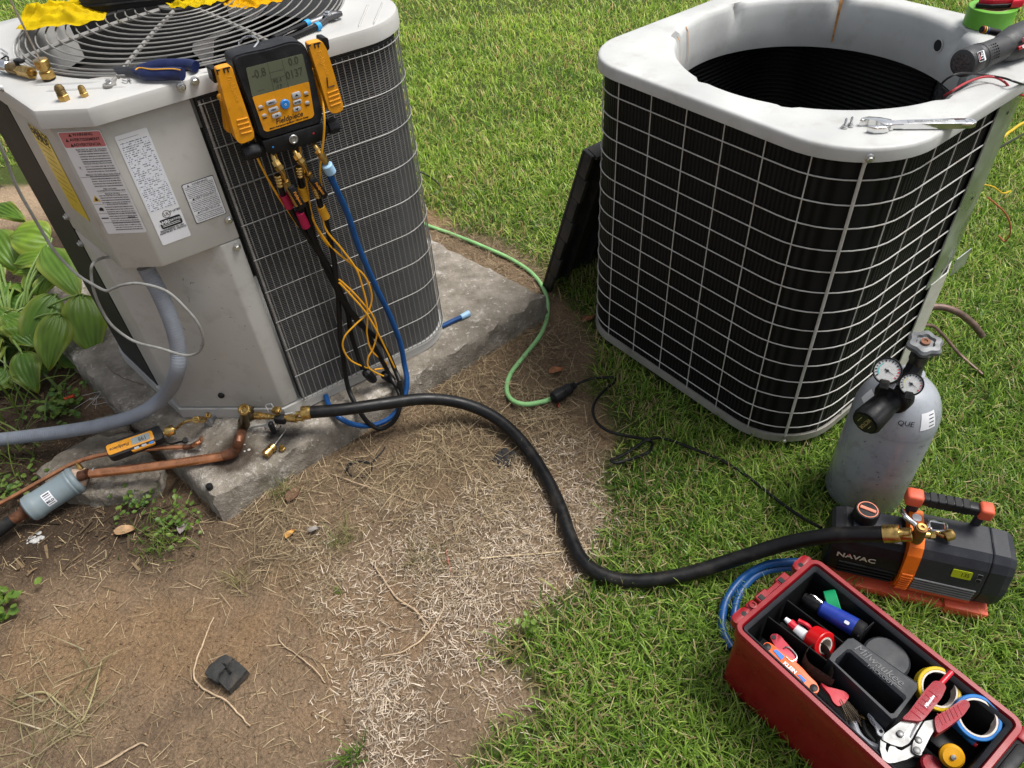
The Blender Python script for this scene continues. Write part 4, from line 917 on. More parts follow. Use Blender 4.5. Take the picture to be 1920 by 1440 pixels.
# green tape roll with a red clamp lying on it
gc = W(1850, 46, ZT); tg = thing('masking_tape_roll', 'wide green tape roll standing on the old unit under the red cutter', 'tape roll', gc)
m_green = M('green_tape', (.12, .36, .035), .5, var=.1, scale=40, bump=.05)
b = MB(); b.ring(.036, .050, .040, (gc.x, gc.y, ZT), (0, 0, 1), 40, rnd_=.001); b.build('tape', m_green, tg)
b = MB(); b.ring(.0335, .036, .0395, (gc.x, gc.y, ZT), (0, 0, 1), 36); b.build('cardboard_core', M('cardboard', (.35, .25, .15), .8), tg)
rc = thing('tube_cutter', 'red and black hand cutter lying on the green tape roll', 'cutter', (gc.x, gc.y, ZT + .041))
m_rp = M('gloss_red_plastic', (.55, .012, .03), .3, var=.15, scale=40)
f_ = frame((gc.x + .006, gc.y + .002, ZT + .048), (1, -.15, 0), (0, 0, 1))
b = MB(f_); b.prism([(-.045, -.012), (-.02, -.022), (.02, -.020), (.046, -.010), (.046, .012), (.02, .02), (-.03, .018)], -.005, .012, .004, 3); b.build('body', m_rp, rc)
b = MB(f_); b.prism([(-.05, -.016), (-.02, -.027), (.012, -.026), (.03, -.018), (.0, -.014), (-.045, -.006)], -.0068, .002, .002, 2); b.build('lower_jaw', m_black, rc)
b = MB(f_); b.prism([(.018, -.030), (.048, -.022), (.050, -.008), (.03, -.012)], -.0066, .010, .003, 2); b.build('handle_hook', m_rp, rc)
# meter leads drooping over the corner
b = MB(); b.tube(spline([W(1775, 172, ZT - .05), W(1765, 160, ZT - .02), W(1780, 145, ZT + .02), W(1805, 137, ZT + .025), W(1840, 140, ZT + .012), W(1880, 146, ZT + .012), W(1905, 154, ZT + .01), W(1940, 165, ZT - .05)], 8), .0021, 8)
tag(b.build('test_lead', m_cb), 'thin black test lead looping over the rim of the old unit', 'cable')
b = MB(); b.tube(spline([W(1770, 180, ZT - .04), W(1783, 172, ZT + .004), W(1810, 156, ZT + .012), W(1840, 145, ZT + .014), W(1865, 145, ZT + .01), W(1885, 155, ZT + .006), W(1900, 172, ZT - .02), W(1935, 184, ZT - .06)], 8), .0024, 8)
tag(b.build('test_lead', m_cr), 'thin red test lead looping over the rim of the old unit', 'cable')
b = MB(); b.tube(spline([W(1880, 258, .45), W(1895, 246, .42), W(1930, 225, .3), W(2000, 200, .02)], 8), .0042, 8); tag(b.build('extension_cable', m_cy), 'yellow cable rising behind the galvanised post of the old unit', 'cable')
b = MB(); b.tube(spline([W(1872, 278, .40), W(1900, 262, .36), W(1925, 248, .3)], 8), .0036, 8); tag(b.build('probe_lead', m_cb), 'short black lead with steel tip behind the galvanised post', 'cable')
# ------------------------------------------------------------ digital manifold hanging on the new unit
def hp(px, py, off): return WP(px, py, E0 + FN * off, FN)
def plane_px(pts, off, fr):
    """outline on the plane parallel to the unit's front at distance off, in the frame's x,y"""
    inv = fr.inverted(); out = []
    for x, y in pts: q = inv @ hp(x, y, off); out.append((q.x, q.y))
    return out
def round_poly(pts, r, n=4):
    P = [Vector(p) for p in pts]; out = []; k = len(P)
    for i in range(k):
        a, c, b_ = P[i - 1], P[i], P[(i + 1) % k]; d0 = (a - c).normalized(); d1 = (b_ - c).normalized(); t = min(r, (a - c).length * .45, (b_ - c).length * .45)
        s, e = c + d0 * t, c + d1 * t
        for j in range(n + 1): f = j / n; out.append(tuple(s * (1 - f) ** 2 + c * 2 * f * (1 - f) + e * f ** 2))
    return out
def ccw(p):
    a = sum(p[i][0] * p[(i + 1) % len(p)][1] - p[(i + 1) % len(p)][0] * p[i][1] for i in range(len(p))); return p if a > 0 else list(reversed(p))
MF = frame(E0 + FD * .155 + FN * .06 + V(0, 0, .915), FD, FN)
mani = thing('digital_manifold_gauge', 'black and yellow digital manifold gauge hanging by its hook on the new unit', 'gauge', E0 + FD * .155 + FN * .04 + V(0, 0, .79), FA)
m_blk = M('manifold_black', (.014, .0145, .017), .48, spec=.25, var=.2, scale=60, bump=.2, bscale=700, dirt=((.07, .065, .06), .3, 40))
m_lcd = M('lcd_glass', (.115, .125, .085), .22, var=.06, scale=10); m_seg = M('lcd_segment', (.045, .05, .036), .4); m_btn = M('grey_button', (.42, .43, .45), .45, var=.08); m_blue = M('blue_button', (.03, .22, .62), .4, var=.08)
body = ccw(round_poly(plane_px([(434, 108), (455, 101), (500, 92), (545, 78), (570, 80), (583, 110), (606, 215), (602, 230), (495, 263), (484, 252), (470, 205), (440, 130)], .06, MF), .014))
b = MB(MF); b.prism(body, -.045, -.004, .006, 3); b.prism([(p[0] * .965, p[1] * .97) for p in body], -.012, .002, .004, 3); mb = b.build('housing', m_blk, mani)
scr = ccw(round_poly(plane_px([(460, 127), (566, 100), (578, 152), (472, 181)], .06, MF), .003)); b = MB(MF); b.prism(scr, .0022, .0030); lcd = b.build('display', m_lcd, mani)
fac = ccw(round_poly(plane_px([(472, 181), (578, 152), (588, 214), (584, 220), (500, 246), (494, 244)], .06, MF), .003)); b = MB(MF); b.prism(fac, .0022, .0032); face = b.build('keypad_panel', m_yel, mani)
def mat_at(px, py, z=.0034):
    q = MF.inverted() @ hp(px, py, .06); return MF @ Matrix.Translation((q.x, q.y, z))
for s, q, sz in (('-0.8', (484, 137), .022), ('0.0', (549, 114), .020), ('0137', (551, 137), .021), ('90.4', (519, 150), .012), ('-7.9', (522, 161), .010), ('- - - -', (488, 167), .008)): text(s, mat_at(*q, .0032), sz, m_seg, lcd, 'display_digits', sx=.85)
for a, c in (((500, 117), (513, 170)), ((527, 110), (540, 163)), ((503, 136), (530, 129)), ((506, 148), (533, 141))):
    qa, qb = MF.inverted() @ hp(*a, .06), MF.inverted() @ hp(*c, .06); b = MB(MF); d = qb - qa; b.box((d.length / 2, 0, 0), (d.length, .0005, .0001), fr=Matrix.Translation((qa.x, qa.y, .0032)) @ Matrix.Rotation(math.atan2(d.y, d.x), 4, 'Z')); b.build('display_rule', m_seg, lcd)
for q, w_, h_, s in (((507, 191), .021, .009, 'MENU'), ((511, 204), .020, .009, 'VIEW'), ((517, 215), .019, .009, 'AIR'), ((554, 177), .018, .012, '▲'), ((556, 190), .018, .009, 'ENTER'), ((555, 203), .016, .009, '▼'), ((487, 199), .009, .005, ''), ((494, 215), .009, .005, ''), ((572, 173), .009, .006, ''), ((574, 191), .009, .006, '')):
    f_ = mat_at(*q); b = MB(f_); b.prism(rrect(-w_ / 2, -h_ / 2, w_ / 2, h_ / 2, .003, 3), 0, .0022, .0008, 2); bo = b.build('button', m_btn, mani)
    if s == '▲': b = MB(at(f_, 0, 0, .0024)); b.poly([(-.004, -.002, 0), (.004, -.002, 0), (0, .003, 0)]); b.build('arrow_mark', m_ink, bo)
    elif s == '▼': b = MB(at(f_, 0, 0, .0024)); b.poly([(-.004, .002, 0), (0, -.003, 0), (.004, .002, 0)]); b.build('arrow_mark', m_ink, bo)
    elif s: text(s, at(f_, 0, 0, .0024), .0045, m_ink, bo, bold=.0001)
    else: b = MB(at(f_, 0, -.006, .0003)); b.box((0, 0, 0), (.009, .002, .0001)); b.build('button_caption', m_ink, bo)
f_ = mat_at(533, 194); b = MB(f_); b.lathe([(.0095, 0), (.0095, .002), (.008, .0035), (0, .0036)], seg=26); pb = b.build('power_button', m_blue, mani); b = MB(at(f_, 0, 0, .0037)); b.ring(.0015, .0022, .0002, seg=14); b.build('power_mark', m_white, pb)
text('Fieldpiece', mat_at(541, 220), .0145, m_ink, face, 'brand_lettering', shear=.25, bold=.0002); text('SMAN Refrigerant Manifold + Micron Gauge', mat_at(541, 229), .0046, m_ink, face, bold=.0001)
# manifold block, sight glass, side valves
blk = ccw(plane_px([(492, 266), (604, 232), (616, 246), (612, 262), (512, 291), (500, 286)], .064, MF)); b = MB(MF); b.prism(blk, -.044, .004, .003, 2); b.build('valve_block', m_black, mani)
f_ = frame(hp(550, 261, .066), FD, FN); b = MB(f_); b.ring(.0055, .0095, .003, rnd_=.001); b.build('sight_glass_rim', m_steel, mani); b = MB(f_); b.lathe([(.0056, .0012), (.003, .0016), (0, .001)], seg=18); b.build('sight_glass', M('sight_glass', (.25, .25, .22), .12), mani)
for q, mm in (((512, 276), m_blue), ((588, 250), m_rp)): b = MB(frame(hp(*q, .0682), FD, FN)); b.lathe([(.002, 0), (0, .0004)], seg=10); b.build('port_mark', mm, mani)
for a, c in (((495, 277), (456, 288)), ((606, 241), (633, 233))):
    p, q = hp(*a, .046), hp(*c, .046); d = (q - p).normalized(); L_ = (q - p).length
    b = MB(); b.lathe([(.008, 0), (.008, .008), (.014, .010), (.0155, .014), (.0155, L_ - .004), (.013, L_), (0, L_ + .0005)], p, d, 24, fac=lambda k: 1 if k % 4 < 2 else .93); b.build('side_valve_knob', m_blk, mani)
b = MB(); b.tube(spline([hp(480, 97, .04), hp(476, 90, .035), hp(484, 78, .02), hp(478, 70, -.01), hp(462, 69, -.03), hp(450, 78, -.045), hp(448, 90, -.045)], 8), .0021, 8); b.build('hanging_hook', m_chrome, mani)
# three ports with brass fittings
def brass_port(pts, r, parent, name='brass_fitting', hexat=None):
    P = [hp(*p) for p in pts]; b = MB()
    b.tube(P, r, 14)
    if hexat:
        for i, f0, f1, hr in hexat: a, c = P[i].lerp(P[i + 1], f0), P[i].lerp(P[i + 1], f1); b.cyl(a, c, hr, hr, 6 if hr < .0095 else 12)
    return b.build(name, m_brass, parent)
brass_port([(510, 286, .05), (514, 298, .058), (521, 311, .066), (527, 318, .068)], .0055, mani, hexat=[(1, .3, 1.0, .0085), (2, 0, .9, .0092)])
brass_port([(550, 278, .05), (553, 286, .058), (561, 298, .066), (567, 304, .068)], .0055, mani, hexat=[(1, .3, 1.0, .0085), (2, 0, .9, .0092)])
brass_port([(588, 268, .05), (592, 276, .058), (600, 287, .066), (612, 305, .068)], .0055, mani, hexat=[(1, .5, 1.0, .0085), (2, 0, .55, .0092), (2, .55, 1., .0072)])

# two spring clamps parked on either side
def clamp(front, back, tip, name_label, brand_a, brand_b, mark=None, ribs=()):
    t = thing('pipe_clamp', name_label, 'clamp', hp(*back[2], .02))
    f_ = frame(hp(*front[0], .058), FD, FN)
    fo = ccw(round_poly(plane_px(front, .058, f_), .006)); b = MB(f_); b.prism(fo, -.010, .010, .004, 3); hd = b.build('handle', m_yel, t)
    bo = ccw(round_poly(plane_px(back, .035, f_), .004)); b = MB(f_); b.prism(bo, -.040, -.024, .003, 2); b.build('rear_handle', m_yel, t)
    p = hp(*tip, .035); b = MB(frame(p, FD, FN)); b.prism(ccw(round_poly([(-.006, -.014), (.008, -.012), (.010, .010), (-.004, .013)], .004)), -.014, .012, .003, 2); b.build('jaw_tip', m_black, t)
    c = hp(*back[1], .04); b = MB(frame(c, FD, FN)); b.lathe([(.0065, -.01), (.0065, .006), (.004, .009)], seg=16); b.build('pivot', m_yel, t)
    pts = []; a0, a1 = hp(*brand_b, .04), hp(*brand_a, .04)
    for k in range(40): f = k / 39; pts.append(a0.lerp(a1, f * .4) + FD * (.0035 * math.cos(k * 1.5)) + FN * (.0035 * math.sin(k * 1.5) - .012))
    b = MB(); b.tube(pts, .0008, 5); b.build('spring', m_steel, t)
    pa, pb_ = f_.inverted() @ hp(*brand_a, .068), f_.inverted() @ hp(*brand_b, .068); d = pb_ - pa
    tf = f_ @ Matrix.Translation(((pa.x + pb_.x) / 2, (pa.y + pb_.y) / 2, .0102)) @ Matrix.Rotation(math.atan2(d.y, d.x), 4, 'Z')
    text('Fieldpiece', tf, .0125, M('moulded_yellow', (.80, .38, .03), .4), hd, 'moulded_brand', shear=.2)
    for r0, r1 in ribs:
        qa, qb = hp(*r0, .0685), hp(*r1, .0685); b = MB(); b.cyl(qa, qb, .0016, .0016, 8); b.build('grip_rib', m_yel, hd)
    if mark:
        P = [hp(*q, .0689) for q in mark]; b = MB(); b.tube(P, .0012, 6); b.build('marker_letter', m_ink, hd)
    for k, (q0, q1) in enumerate(((0, .35), (.45, .6), (.7, .95))):
        e0, e1 = Vector(front[0]), Vector(front[1]); m0 = e0.lerp(e1, q0 + .05); b = MB(frame(hp(m0.x + 3, m0.y + 9, .0683), FD, FN)); b.box((0, 0, 0), (.0025, .009, .001)); b.box((.003, .003, 0), (.005, .0025, .001)); b.build('vent_slot', m_dark, hd)
    return t
clamp([(403, 127), (431, 120), (440, 150), (473, 245), (473, 258), (448, 267), (440, 260), (418, 185)], [(411, 160), (416, 184), (425, 248), (440, 252), (448, 240), (425, 170)], (399, 138), 'yellow spring pipe clamp on the side of the gauge nearest the warning labels', (430, 145), (446, 187),
      ribs=(((444, 226), (464, 221)), ((446, 235), (467, 229)), ((449, 243), (470, 237)), ((452, 251), (472, 246))))
clamp([(574, 80), (600, 74), (609, 90), (640, 195), (639, 205), (622, 211), (613, 205), (592, 135)], [(583, 110), (588, 135), (598, 198), (612, 200), (614, 185), (596, 120)], (604, 80), 'yellow spring pipe clamp marked L on the coil side of the gauge', (598, 97), (614, 137), mark=[(613, 145), (615, 164), (627, 160)],
      ribs=(((614, 175), (634, 168)), ((616, 183), (636, 176)), ((618, 191), (638, 184)), ((620, 199), (639, 192))))

# ------------------------------------------------------------ charging hoses and sensor cables
m_hose = M('hose_black', (.006, .006, .0065), .45, spec=.25, var=.2, scale=60); m_hblue = M('hose_blue', (.004, .055, .19), .42, var=.15, scale=50); m_cap = M('light_blue_cap', (.32, .52, .72), .45, var=.08)
m_crim = M('collar_crimson', (.38, .008, .06), .45, var=.15); m_cyel = M('collar_yellow', (.68, .33, .02), .45, var=.15)
def ribbed(P0, P1, r):
    L_ = (P1 - P0).length; d = (P1 - P0).normalized(); pr = []
    for k in range(4): pr += [(r * .75, L_ * k / 4), (r, L_ * (k + .25) / 4), (r, L_ * (k + .6) / 4), (r * .75, L_ * (k + .8) / 4)]
    return pr, d
def hose(name, label, pts, r, collar, fit0, ball=None, mat=None, text_on=None):
    P = [hp(*p) if len(p) == 3 else W(p[0], p[1], p[3]) for p in pts]
    t = thing(name, label, 'hose', P[len(P) // 2])
    b = MB(); sp = spline(P, 8); b.tube(sp, r, 10); b.build('tube', mat or m_hose, t)
    if fit0:
        a, c = hp(*fit0[0]), hp(*fit0[1]); pr, d = ribbed(a, c, r * 1.25); b = MB(); b.lathe(pr, a, d, 14); b.build('crimped_ferrule', m_brass, t)
    if collar:
        q0, q1, mm = collar; b = MB(); a, c = hp(*q0), hp(*q1); b.cyl(a, c, r * 1.45, r * 1.55, 14, bev=.0008); b.build('colour_collar', mm, t)
    return t
def ballvalve(elbow, bodyp, handle, parent):
    P = [hp(*p) for p in elbow]; b = MB(); b.tube(spline(P, 5), .0042, 10); b.build('brass_elbow', m_brass, parent)
    a, c = hp(*bodyp[0]), hp(*bodyp[1]); b = MB(); b.cyl(a, a.lerp(c, .3), .0085, .0085, 6); b.cyl(a.lerp(c, .25), c, .0075, .0075, 12); b.build('valve_body', m_brass, parent)
    a, c = hp(*handle[0]), hp(*handle[1]); d = (c - a); f_ = frame((a + c) / 2 + FN * .008, d, FN); b = MB(f_); b.box((0, 0, 0), (d.length * 1.15, .015, .014), .003, 2); h_ = b.build('valve_lever', m_black, parent)
    text('Fieldpiece', at(f_, 0, 0, .0074), .0085, M('lever_orange_print', (.75, .28, .03), .5), h_, 'brand_lettering', shear=.2)
h1 = hose('charging_hose', 'black charging hose with crimson collar on the first brass port', [(526, 350, .05), (530, 362, .045), (538, 380, .04), (552, 405, .03), (575, 440, .028), (600, 478, .028), (625, 520, .03), (633, 545, .03), (636, 590, .032), (638, 630, .035), (643, 668, .04), (653, 728, .05), (0, 0, 0, 0)][:12] + [(672, 767, 0, .088), (690, 792, 0, .045), (713, 804, 0, .022), (736, 792, 0, .03), (748, 770, 0, .055), (753, 738, 0, .085), (748, 715, 0, .115)], .0064, ((531, 365, .044), (543, 388, .038), m_crim), ((520, 328, .06), (526, 350, .052)))
h2 = hose('charging_hose', 'black charging hose with crimson collar below the brass valve lever', [(560, 385, .045), (568, 402, .04), (577, 425, .035), (598, 468, .032), (622, 512, .034), (640, 560, .04), (680, 610, .045), (702, 650, .05), (730, 702, .064), (746, 732, 0, .09), (751, 748, 0, .075)], .0064, ((562, 398, .042), (574, 425, .036), m_crim), None)
ballvalve([(527, 318, .067), (532, 325, .066), (536, 340, .062)], [(535, 338, .062), (556, 383, .046)], [(544, 350, .062), (562, 382, .056)], h2)
h3 = hose('charging_hose', 'black charging hose with yellow collar on the middle brass port', [(562, 332, .052), (566, 348, .046), (570, 368, .04), (578, 400, .034), (590, 448, .024), (612, 505, .022), (650, 580, .026), (657, 620, .028), (667, 655, .032), (680, 692, .05)], .0064, ((565, 351, .045), (572, 374, .04), m_cyel), ((560, 312, .06), (562, 332, .053)))
h4 = hose('charging_hose', 'black charging hose with yellow collar below the second brass valve lever', [(597, 370, .05), (602, 388, .046), (609, 405, .042), (617, 440, .04), (627, 490, .042), (632, 530, .044), (650, 570, .044), (672, 605, .044), (705, 632, .044), (725, 657, .046), (740, 692, .06), (750, 718, 0, .098), (752, 737, 0, .085)], .0064, ((601, 387, .046), (611, 408, .042), m_cyel), ((591, 352, .056), (597, 370, .05)))
ballvalve([(567, 304, .067), (572, 312, .066), (578, 326, .062)], [(577, 325, .062), (594, 356, .054)], [(584, 334, .063), (604, 362, .058)], h4)
hb = hose('charging_hose', 'blue charging hose hanging from the brass port with the light blue cap', [(618, 327, .066), (634, 362, .06), (652, 402, .05), (672, 462, .045), (702, 532, .045), (731, 592, .048), (750, 642, .055), (758, 682, .064), (763, 713, 0, .088), (758, 745, 0, .055), (738, 778, 0, .03), (705, 796, 0, .025), (668, 797, 0, .05), (636, 783, 0, .092), (617, 760, 0, .092), (611, 742, 0, .095)], .0072, None, None, mat=m_hblue)
a, c = hp(612, 308, .068), hp(621, 324, .065); b = MB(); b.cyl(a, c, .0118, .0122, 22, bev=.002); b.build('hose_cap', m_cap, hb)
b = MB(); b.tube(spline([W(826, 612, .090), W(838, 607, .088), W(850, 601, .088), W(866, 594, .088)], 6), .0070, 10); he = b.build('hose_tail', m_hblue); tag(he, 'blue hose end lying on the pad behind the new unit', 'hose')
b = MB(); p, q = W(864, 595, .088), W(880, 587, .088); b.cyl(p, q, .0085, .0095, 14, bev=.001); b.build('hose_cap', m_cap, he)
m_cable = M('sensor_cable', (.72, .34, .015), .42, var=.1)
CB = [
 ('yellow sensor cable running down from the gauge along the first black hose', [(480, 291, .045), (490, 312, .04), (505, 340, .035), (524, 372, .032), (540, 395, .028), (560, 425, .022)]),
 ('short yellow sensor cable behind the first brass port', [(515, 286, .03), (522, 305, .035), (530, 330, .03), (545, 372, .022)]),
 ('yellow sensor cable hanging behind the middle brass port', [(561, 272, .03), (566, 300, .045), (571, 322, .05), (575, 345, .045), (584, 400, .03), (600, 440, .026), (622, 470, .03)]),
 ('yellow sensor cable hanging from the clamp marked L', [(596, 165, .05), (604, 185, .06), (608, 220, .075), (607, 255, .075), (603, 290, .07), (600, 325, .06), (603, 350, .05)]),
 ('yellow sensor cable in a wide loop reaching furthest toward the valve panel', [(582, 402, .034), (598, 432, .04), (624, 466, .045), (660, 496, .048), (685, 520, .05), (697, 554, .05), (690, 585, .052), (668, 607, .054), (647, 630, .052), (643, 652, .05), (658, 676, .05), (690, 691, .05)]),
 ('yellow sensor cable bending in a narrow S down to the pad', [(604, 400, .04), (612, 432, .045), (640, 466, .05), (668, 505, .052), (680, 540, .054), (688, 572, .056), (689, 602, .056), (688, 626, .054), (697, 658, .054), (724, 680, .056), (723, 689, .058), (702, 693, .058)]),
 ('yellow sensor cable looping under the other cables near the base', [(636, 524, .05), (660, 546, .052), (680, 568, .054), (699, 592, .058), (707, 622, .06), (700, 652, .058), (690, 672, .058), (692, 690, .06), (714, 703, .062), (736, 709, .062)]),
 ('long straight yellow sensor cable ending beside the blue hose', [(636, 530, .052), (656, 551, .054), (685, 585, .058), (706, 620, .062), (726, 660, .062), (745, 700, .062), (753, 711, .06), (748, 717, .06), (736, 714, .062)])]
for lab_, pts in CB:
    b = MB(); b.tube(spline([hp(*p) for p in pts], 8), .0023, 7); tag(b.build('sensor_cable', m_cable), lab_, 'cable', 'yellow sensor cables')
for q, q2, lab_ in (((684, 695), (702, 714), 'black cable plug hanging at the unit base nearer the valve panel'), ((718, 700), (737, 713), 'black cable plug hanging at the unit base nearer the blue hose')):
    t = thing('cable_plug', lab_, 'plug', hp(*q2, .06)); a, c = hp(*q, .055), hp(*q2, .06); b = MB(); b.tube([a, a.lerp(c, .15), a.lerp(c, .8), c], [.008, .0135, .0125, .009], 8); b.build('plug_body', m_black, t)

# ------------------------------------------------------------ big vacuum hose from the suction valve to the pump
vac = thing('vacuum_hose', 'thick black vacuum hose snaking from the new unit to the pump', 'hose', W(1090, 1050, 0))
VP = [(583, 773, .150), (650, 767, .142), (720, 757, .125), (800, 748, .095), (870, 757, .06), (930, 784, .035), (980, 830, .020), (1022, 892, .019), (1050, 950, .019), (1070, 1008, .019), (1092, 1050, .020), (1130, 1078, .021), (1190, 1089, .022), (1280, 1078, .035), (1380, 1048, .065), (1470, 1020, .11), (1560, 1004, .165), (1655, 1001, .205)]
vp = [W(*p) for p in VP]; b = MB(); b.tube(spline(vp, 10), .0160, 18); b.build('tube', M('vacuum_hose_rubber', (.006, .006, .0065), .42, spec=.28, var=.2, scale=30, bump=.06, bscale=400, dirt=((.075, .065, .05), .35, 18)), vac)
def coupling(p, d, L_, parent, r=.0165):
    b = MB(); b.lathe([(r * .95, 0), (r * 1.1, .001), (r * 1.1, L_ * .8), (r * 1.0, L_), (r * .5, L_ * 1.02), (r * .35, L_ * 1.25), (r * .35, L_ * 1.6)], p, d, 22); return b.build('brass_coupling', m_brass, parent)
coupling(vp[0], (vp[0] - vp[1]).normalized(), .024, vac)
coupling(vp[-1], (vp[-1] - vp[-2]).normalized(), .030, vac)
# valve-core tool between the suction valve and the hose
vt = thing('core_removal_tool', 'brass valve core tool with black lever joining the hose to the suction valve', 'valve', W(510, 790, ZP))
q0 = vpt(478, 779, .048); q1 = W(556, 775, .155)
vd = (q1 - q0).normalized(); vl = (q1 - q0).length; vfr = frame(q0, vd, V(0, 0, 1))
b = MB(vfr); b.lathe([(.009, 0), (.0105, .002), (.0105, vl * .14), (.0075, vl * .15), (.0085, vl * .16), (.0085, vl * .33), (.0065, vl * .35), (.0065, vl * .72)], (0, 0, 0), (1, 0, 0), 12); b.build('body', m_brass, vt)
b = MB(vfr); b.lathe([(.0095, vl * .74), (.0105, vl * .76), (.0105, vl * .95), (.006, vl * .96), (.006, vl * 1.1)], (0, 0, 0), (1, 0, 0), 16); b.build('knurled_nut', m_brass, vt)
b = MB(vfr); b.box((vl * .52, .006, .020), (.022, .018, .012), .003, 2); b.cyl((vl * .52, .004, 0), (vl * .52, .006, .018), .006, .006, 12); b.build('side_port', m_brass, vt)
b = MB(vfr); b.box((vl * .58, -.002, -.004), (.030, .022, .022), .005, 2); b.box((vl * .40, -.018, -.022), (.012, .014, .040), .004, 2); b.build('lever', m_black, vt)
b = MB(); b.tube(spline([W(498, 800, ZP + .02), W(500, 805, ZP + .006), W(515, 809, ZP + .005), W(526, 800, ZP + .012), W(524, 794, ZP + .022), W(512, 802, ZP + .02)], 6, True), .0024, 8, closed=True); b.build('key_ring', m_chrome, vt)
b = MB(); b.tube(spline([vfr @ V(vl * .33, .004, .012), vfr @ V(vl * .28, .012, .028), vfr @ V(vl * .40, .016, .03), vfr @ V(vl * .45, .006, .014)], 5), .0018, 6); b.build('cap_strap', m_steel, vt)

# ------------------------------------------------------------ copper lines, filter drier, micron gauge
ls = thing('suction_line', 'thick brown copper pipe running from the suction valve to the filter drier', 'pipe', W(300, 872, .06))
P = [vpt(453, 810, .049), W(449, 822, .14), W(444, 838, .118), W(436, 849, .107), W(420, 855, .101), W(395, 859, .098), W(300, 873, .093), W(210, 884, .088), W(170, 888, .085)]
b = MB(); b.tube(spline(P[3:], 8), .0118, 18); b.build('copper_pipe', m_copper, ls)
b = MB(); b.tube(spline(P[:5], 8), .0134, 18); b.build('soldered_elbow', m_scorch, ls)
b = MB(); b.tube([W(165, 888, .085), W(150, 893, .080)], .0135, 16); b.build('pipe_socket', m_scorch, ls)
b = MB(); b.ring(.0118, .0128, .004, W(177, 886, .085), (W(210, 884, .088) - W(170, 888, .085)), 18); b.build('solder_ring', m_steel, ls)
ll = thing('liquid_line', 'thin copper pipe curving past the stone slab from the liquid valve', 'pipe', W(150, 866, .05))
b = MB(); b.tube(spline([vpt(380, 817, .034), W(374, 828, .115), W(360, 836, .098), W(340, 838, .094), W(290, 841, .092), W(200, 851, .088), W(140, 868, .078), (W(80, 900, .06)), W(30, 928, .04), W(-20, 955, .03), W(-80, 990, .02)], 8), .0058, 12); b.build('copper_pipe', m_copper, ll)
b = MB(); b.tube(spline([W(374, 828, .115), W(368, 832, .105), W(358, 837, .098), W(345, 839, .094)], 6), .0068, 12); b.build('soldered_elbow', m_scorch, ll)
dr0, dr1 = W(146, 897, .062), W(52, 957, .045); dd3 = (dr1 - dr0).normalized(); dl = (dr1 - dr0).length
dr = thing('filter_drier', 'grey metal filter drier with small white label in the suction line', 'filter drier', W(100, 940, 0))
m_dri = M('drier_grey_paint', (.20, .25, .27), .4, var=.05, dirt=((.16, .15, .13), .4, 25)); b = MB()
b.lathe([(.014, -.004), (.030, -.002), (.0345, .001), (.0365, .006), (.0365, .011), (.0345, .014), (.0362, .018), (.0345, .022), (.0335, .026), (.0335, dl - .03), (.0355, dl - .024), (.0362, dl - .016), (.0345, dl - .010), (.034, dl - .004), (.030, dl), (.014, dl + .003)], dr0, dd3, 36); b.build('shell', m_dri, dr)
b = MB(); b.lathe([(.0125, -.028), (.0135, -.026), (.0165, -.016), (.024, -.008), (.028, -.002)], dr0, dd3, 24); b.build('solder_collar', M('scorched_paint', (.50, .36, .27), .7, var=.3, scale=60, bump=.3), dr)
b = MB(); b.lathe([(.026, dl + .001), (.018, dl + .008), (.0145, dl + .014), (.0135, dl + .045)], dr0, dd3, 24); b.build('outlet_stub', m_scorch, dr)
b = MB(); b.tube([dr0 + dd3 * (dl + .04), W(-10, 1000, .035), W(-90, 1040, .02)], .0165, 16); b.build('pipe_insulation', m_rubber, dr)
b = MB(); q = dr0 - dd3 * .018; b.cyl(q, q + V(-.01, .012, .025), .007, .006, 12); b.cyl(q + V(-.01, .012, .025), q + V(-.012, .014, .03), .004, .004, 8); b.build('access_port', m_brass, dr)
vw = (CAMP - dr0).normalized(); vw = (vw - dd3 * vw.dot(dd3)).normalized(); dc = dr0 + dd3 * dl * .55
rows = []; prl = bmesh.new(); uvl = prl.loops.layers.uv.new('UVMap'); sdv = dd3.cross(vw)
b = MB()
def dpt(s, t): a = t / .0338; return dr0 + dd3 * s + (vw * math.cos(a) + sdv * math.sin(a)) * .0341
b.loft([[dpt(dl * .56 + .011 * sgn_, t * .004 - .022) for t in range(10)] for sgn_ in (-1, -.5, 0, .5, 1)], False); dlab = b.build('paper_label', m_white, dr)
for k, s in enumerate(('85LD',)):
    tt = -.010; nn = (vw * math.cos(tt / .034) + sdv * math.sin(tt / .034)); text(s, frame(dpt(dl * .56, tt) + nn * .0006, -dd3, nn), .0085, m_ink, dlab, bold=.0002)
for t in (-.017, -.002, .004, .009):
    nn = (vw * math.cos(t / .034) + sdv * math.sin(t / .034)); b = MB(frame(dpt(dl * .56, t) + nn * .0005, -dd3, nn)); b.box((0, 0, 0), (.016, .0015 if t < .008 else .003, .0001)); b.build('printed_rule', m_ink, dlab)
mg0, mg1 = W(308, 812, .115), W(203, 851, .118); mx_ = (mg1 - mg0); ml = mx_.length
mg = thing('micron_gauge', 'small yellow and black micron gauge screwed to the liquid valve, lying on the pad', 'gauge', W(255, 835, ZP))
gn = (V(0, 0, 1) * .75 + (CAMP - mg0).normalized() * .6).normalized(); GF = frame(mg0, mx_, gn)
b = MB(GF); b.prism(ccw(round_poly([(.004, -.020), (ml * .93, -.021), (ml, -.016), (ml, .016), (ml * .93, .021), (.004, .019)], .009)), -.016, .013, .006, 3); b.build('housing', m_blk, mg)
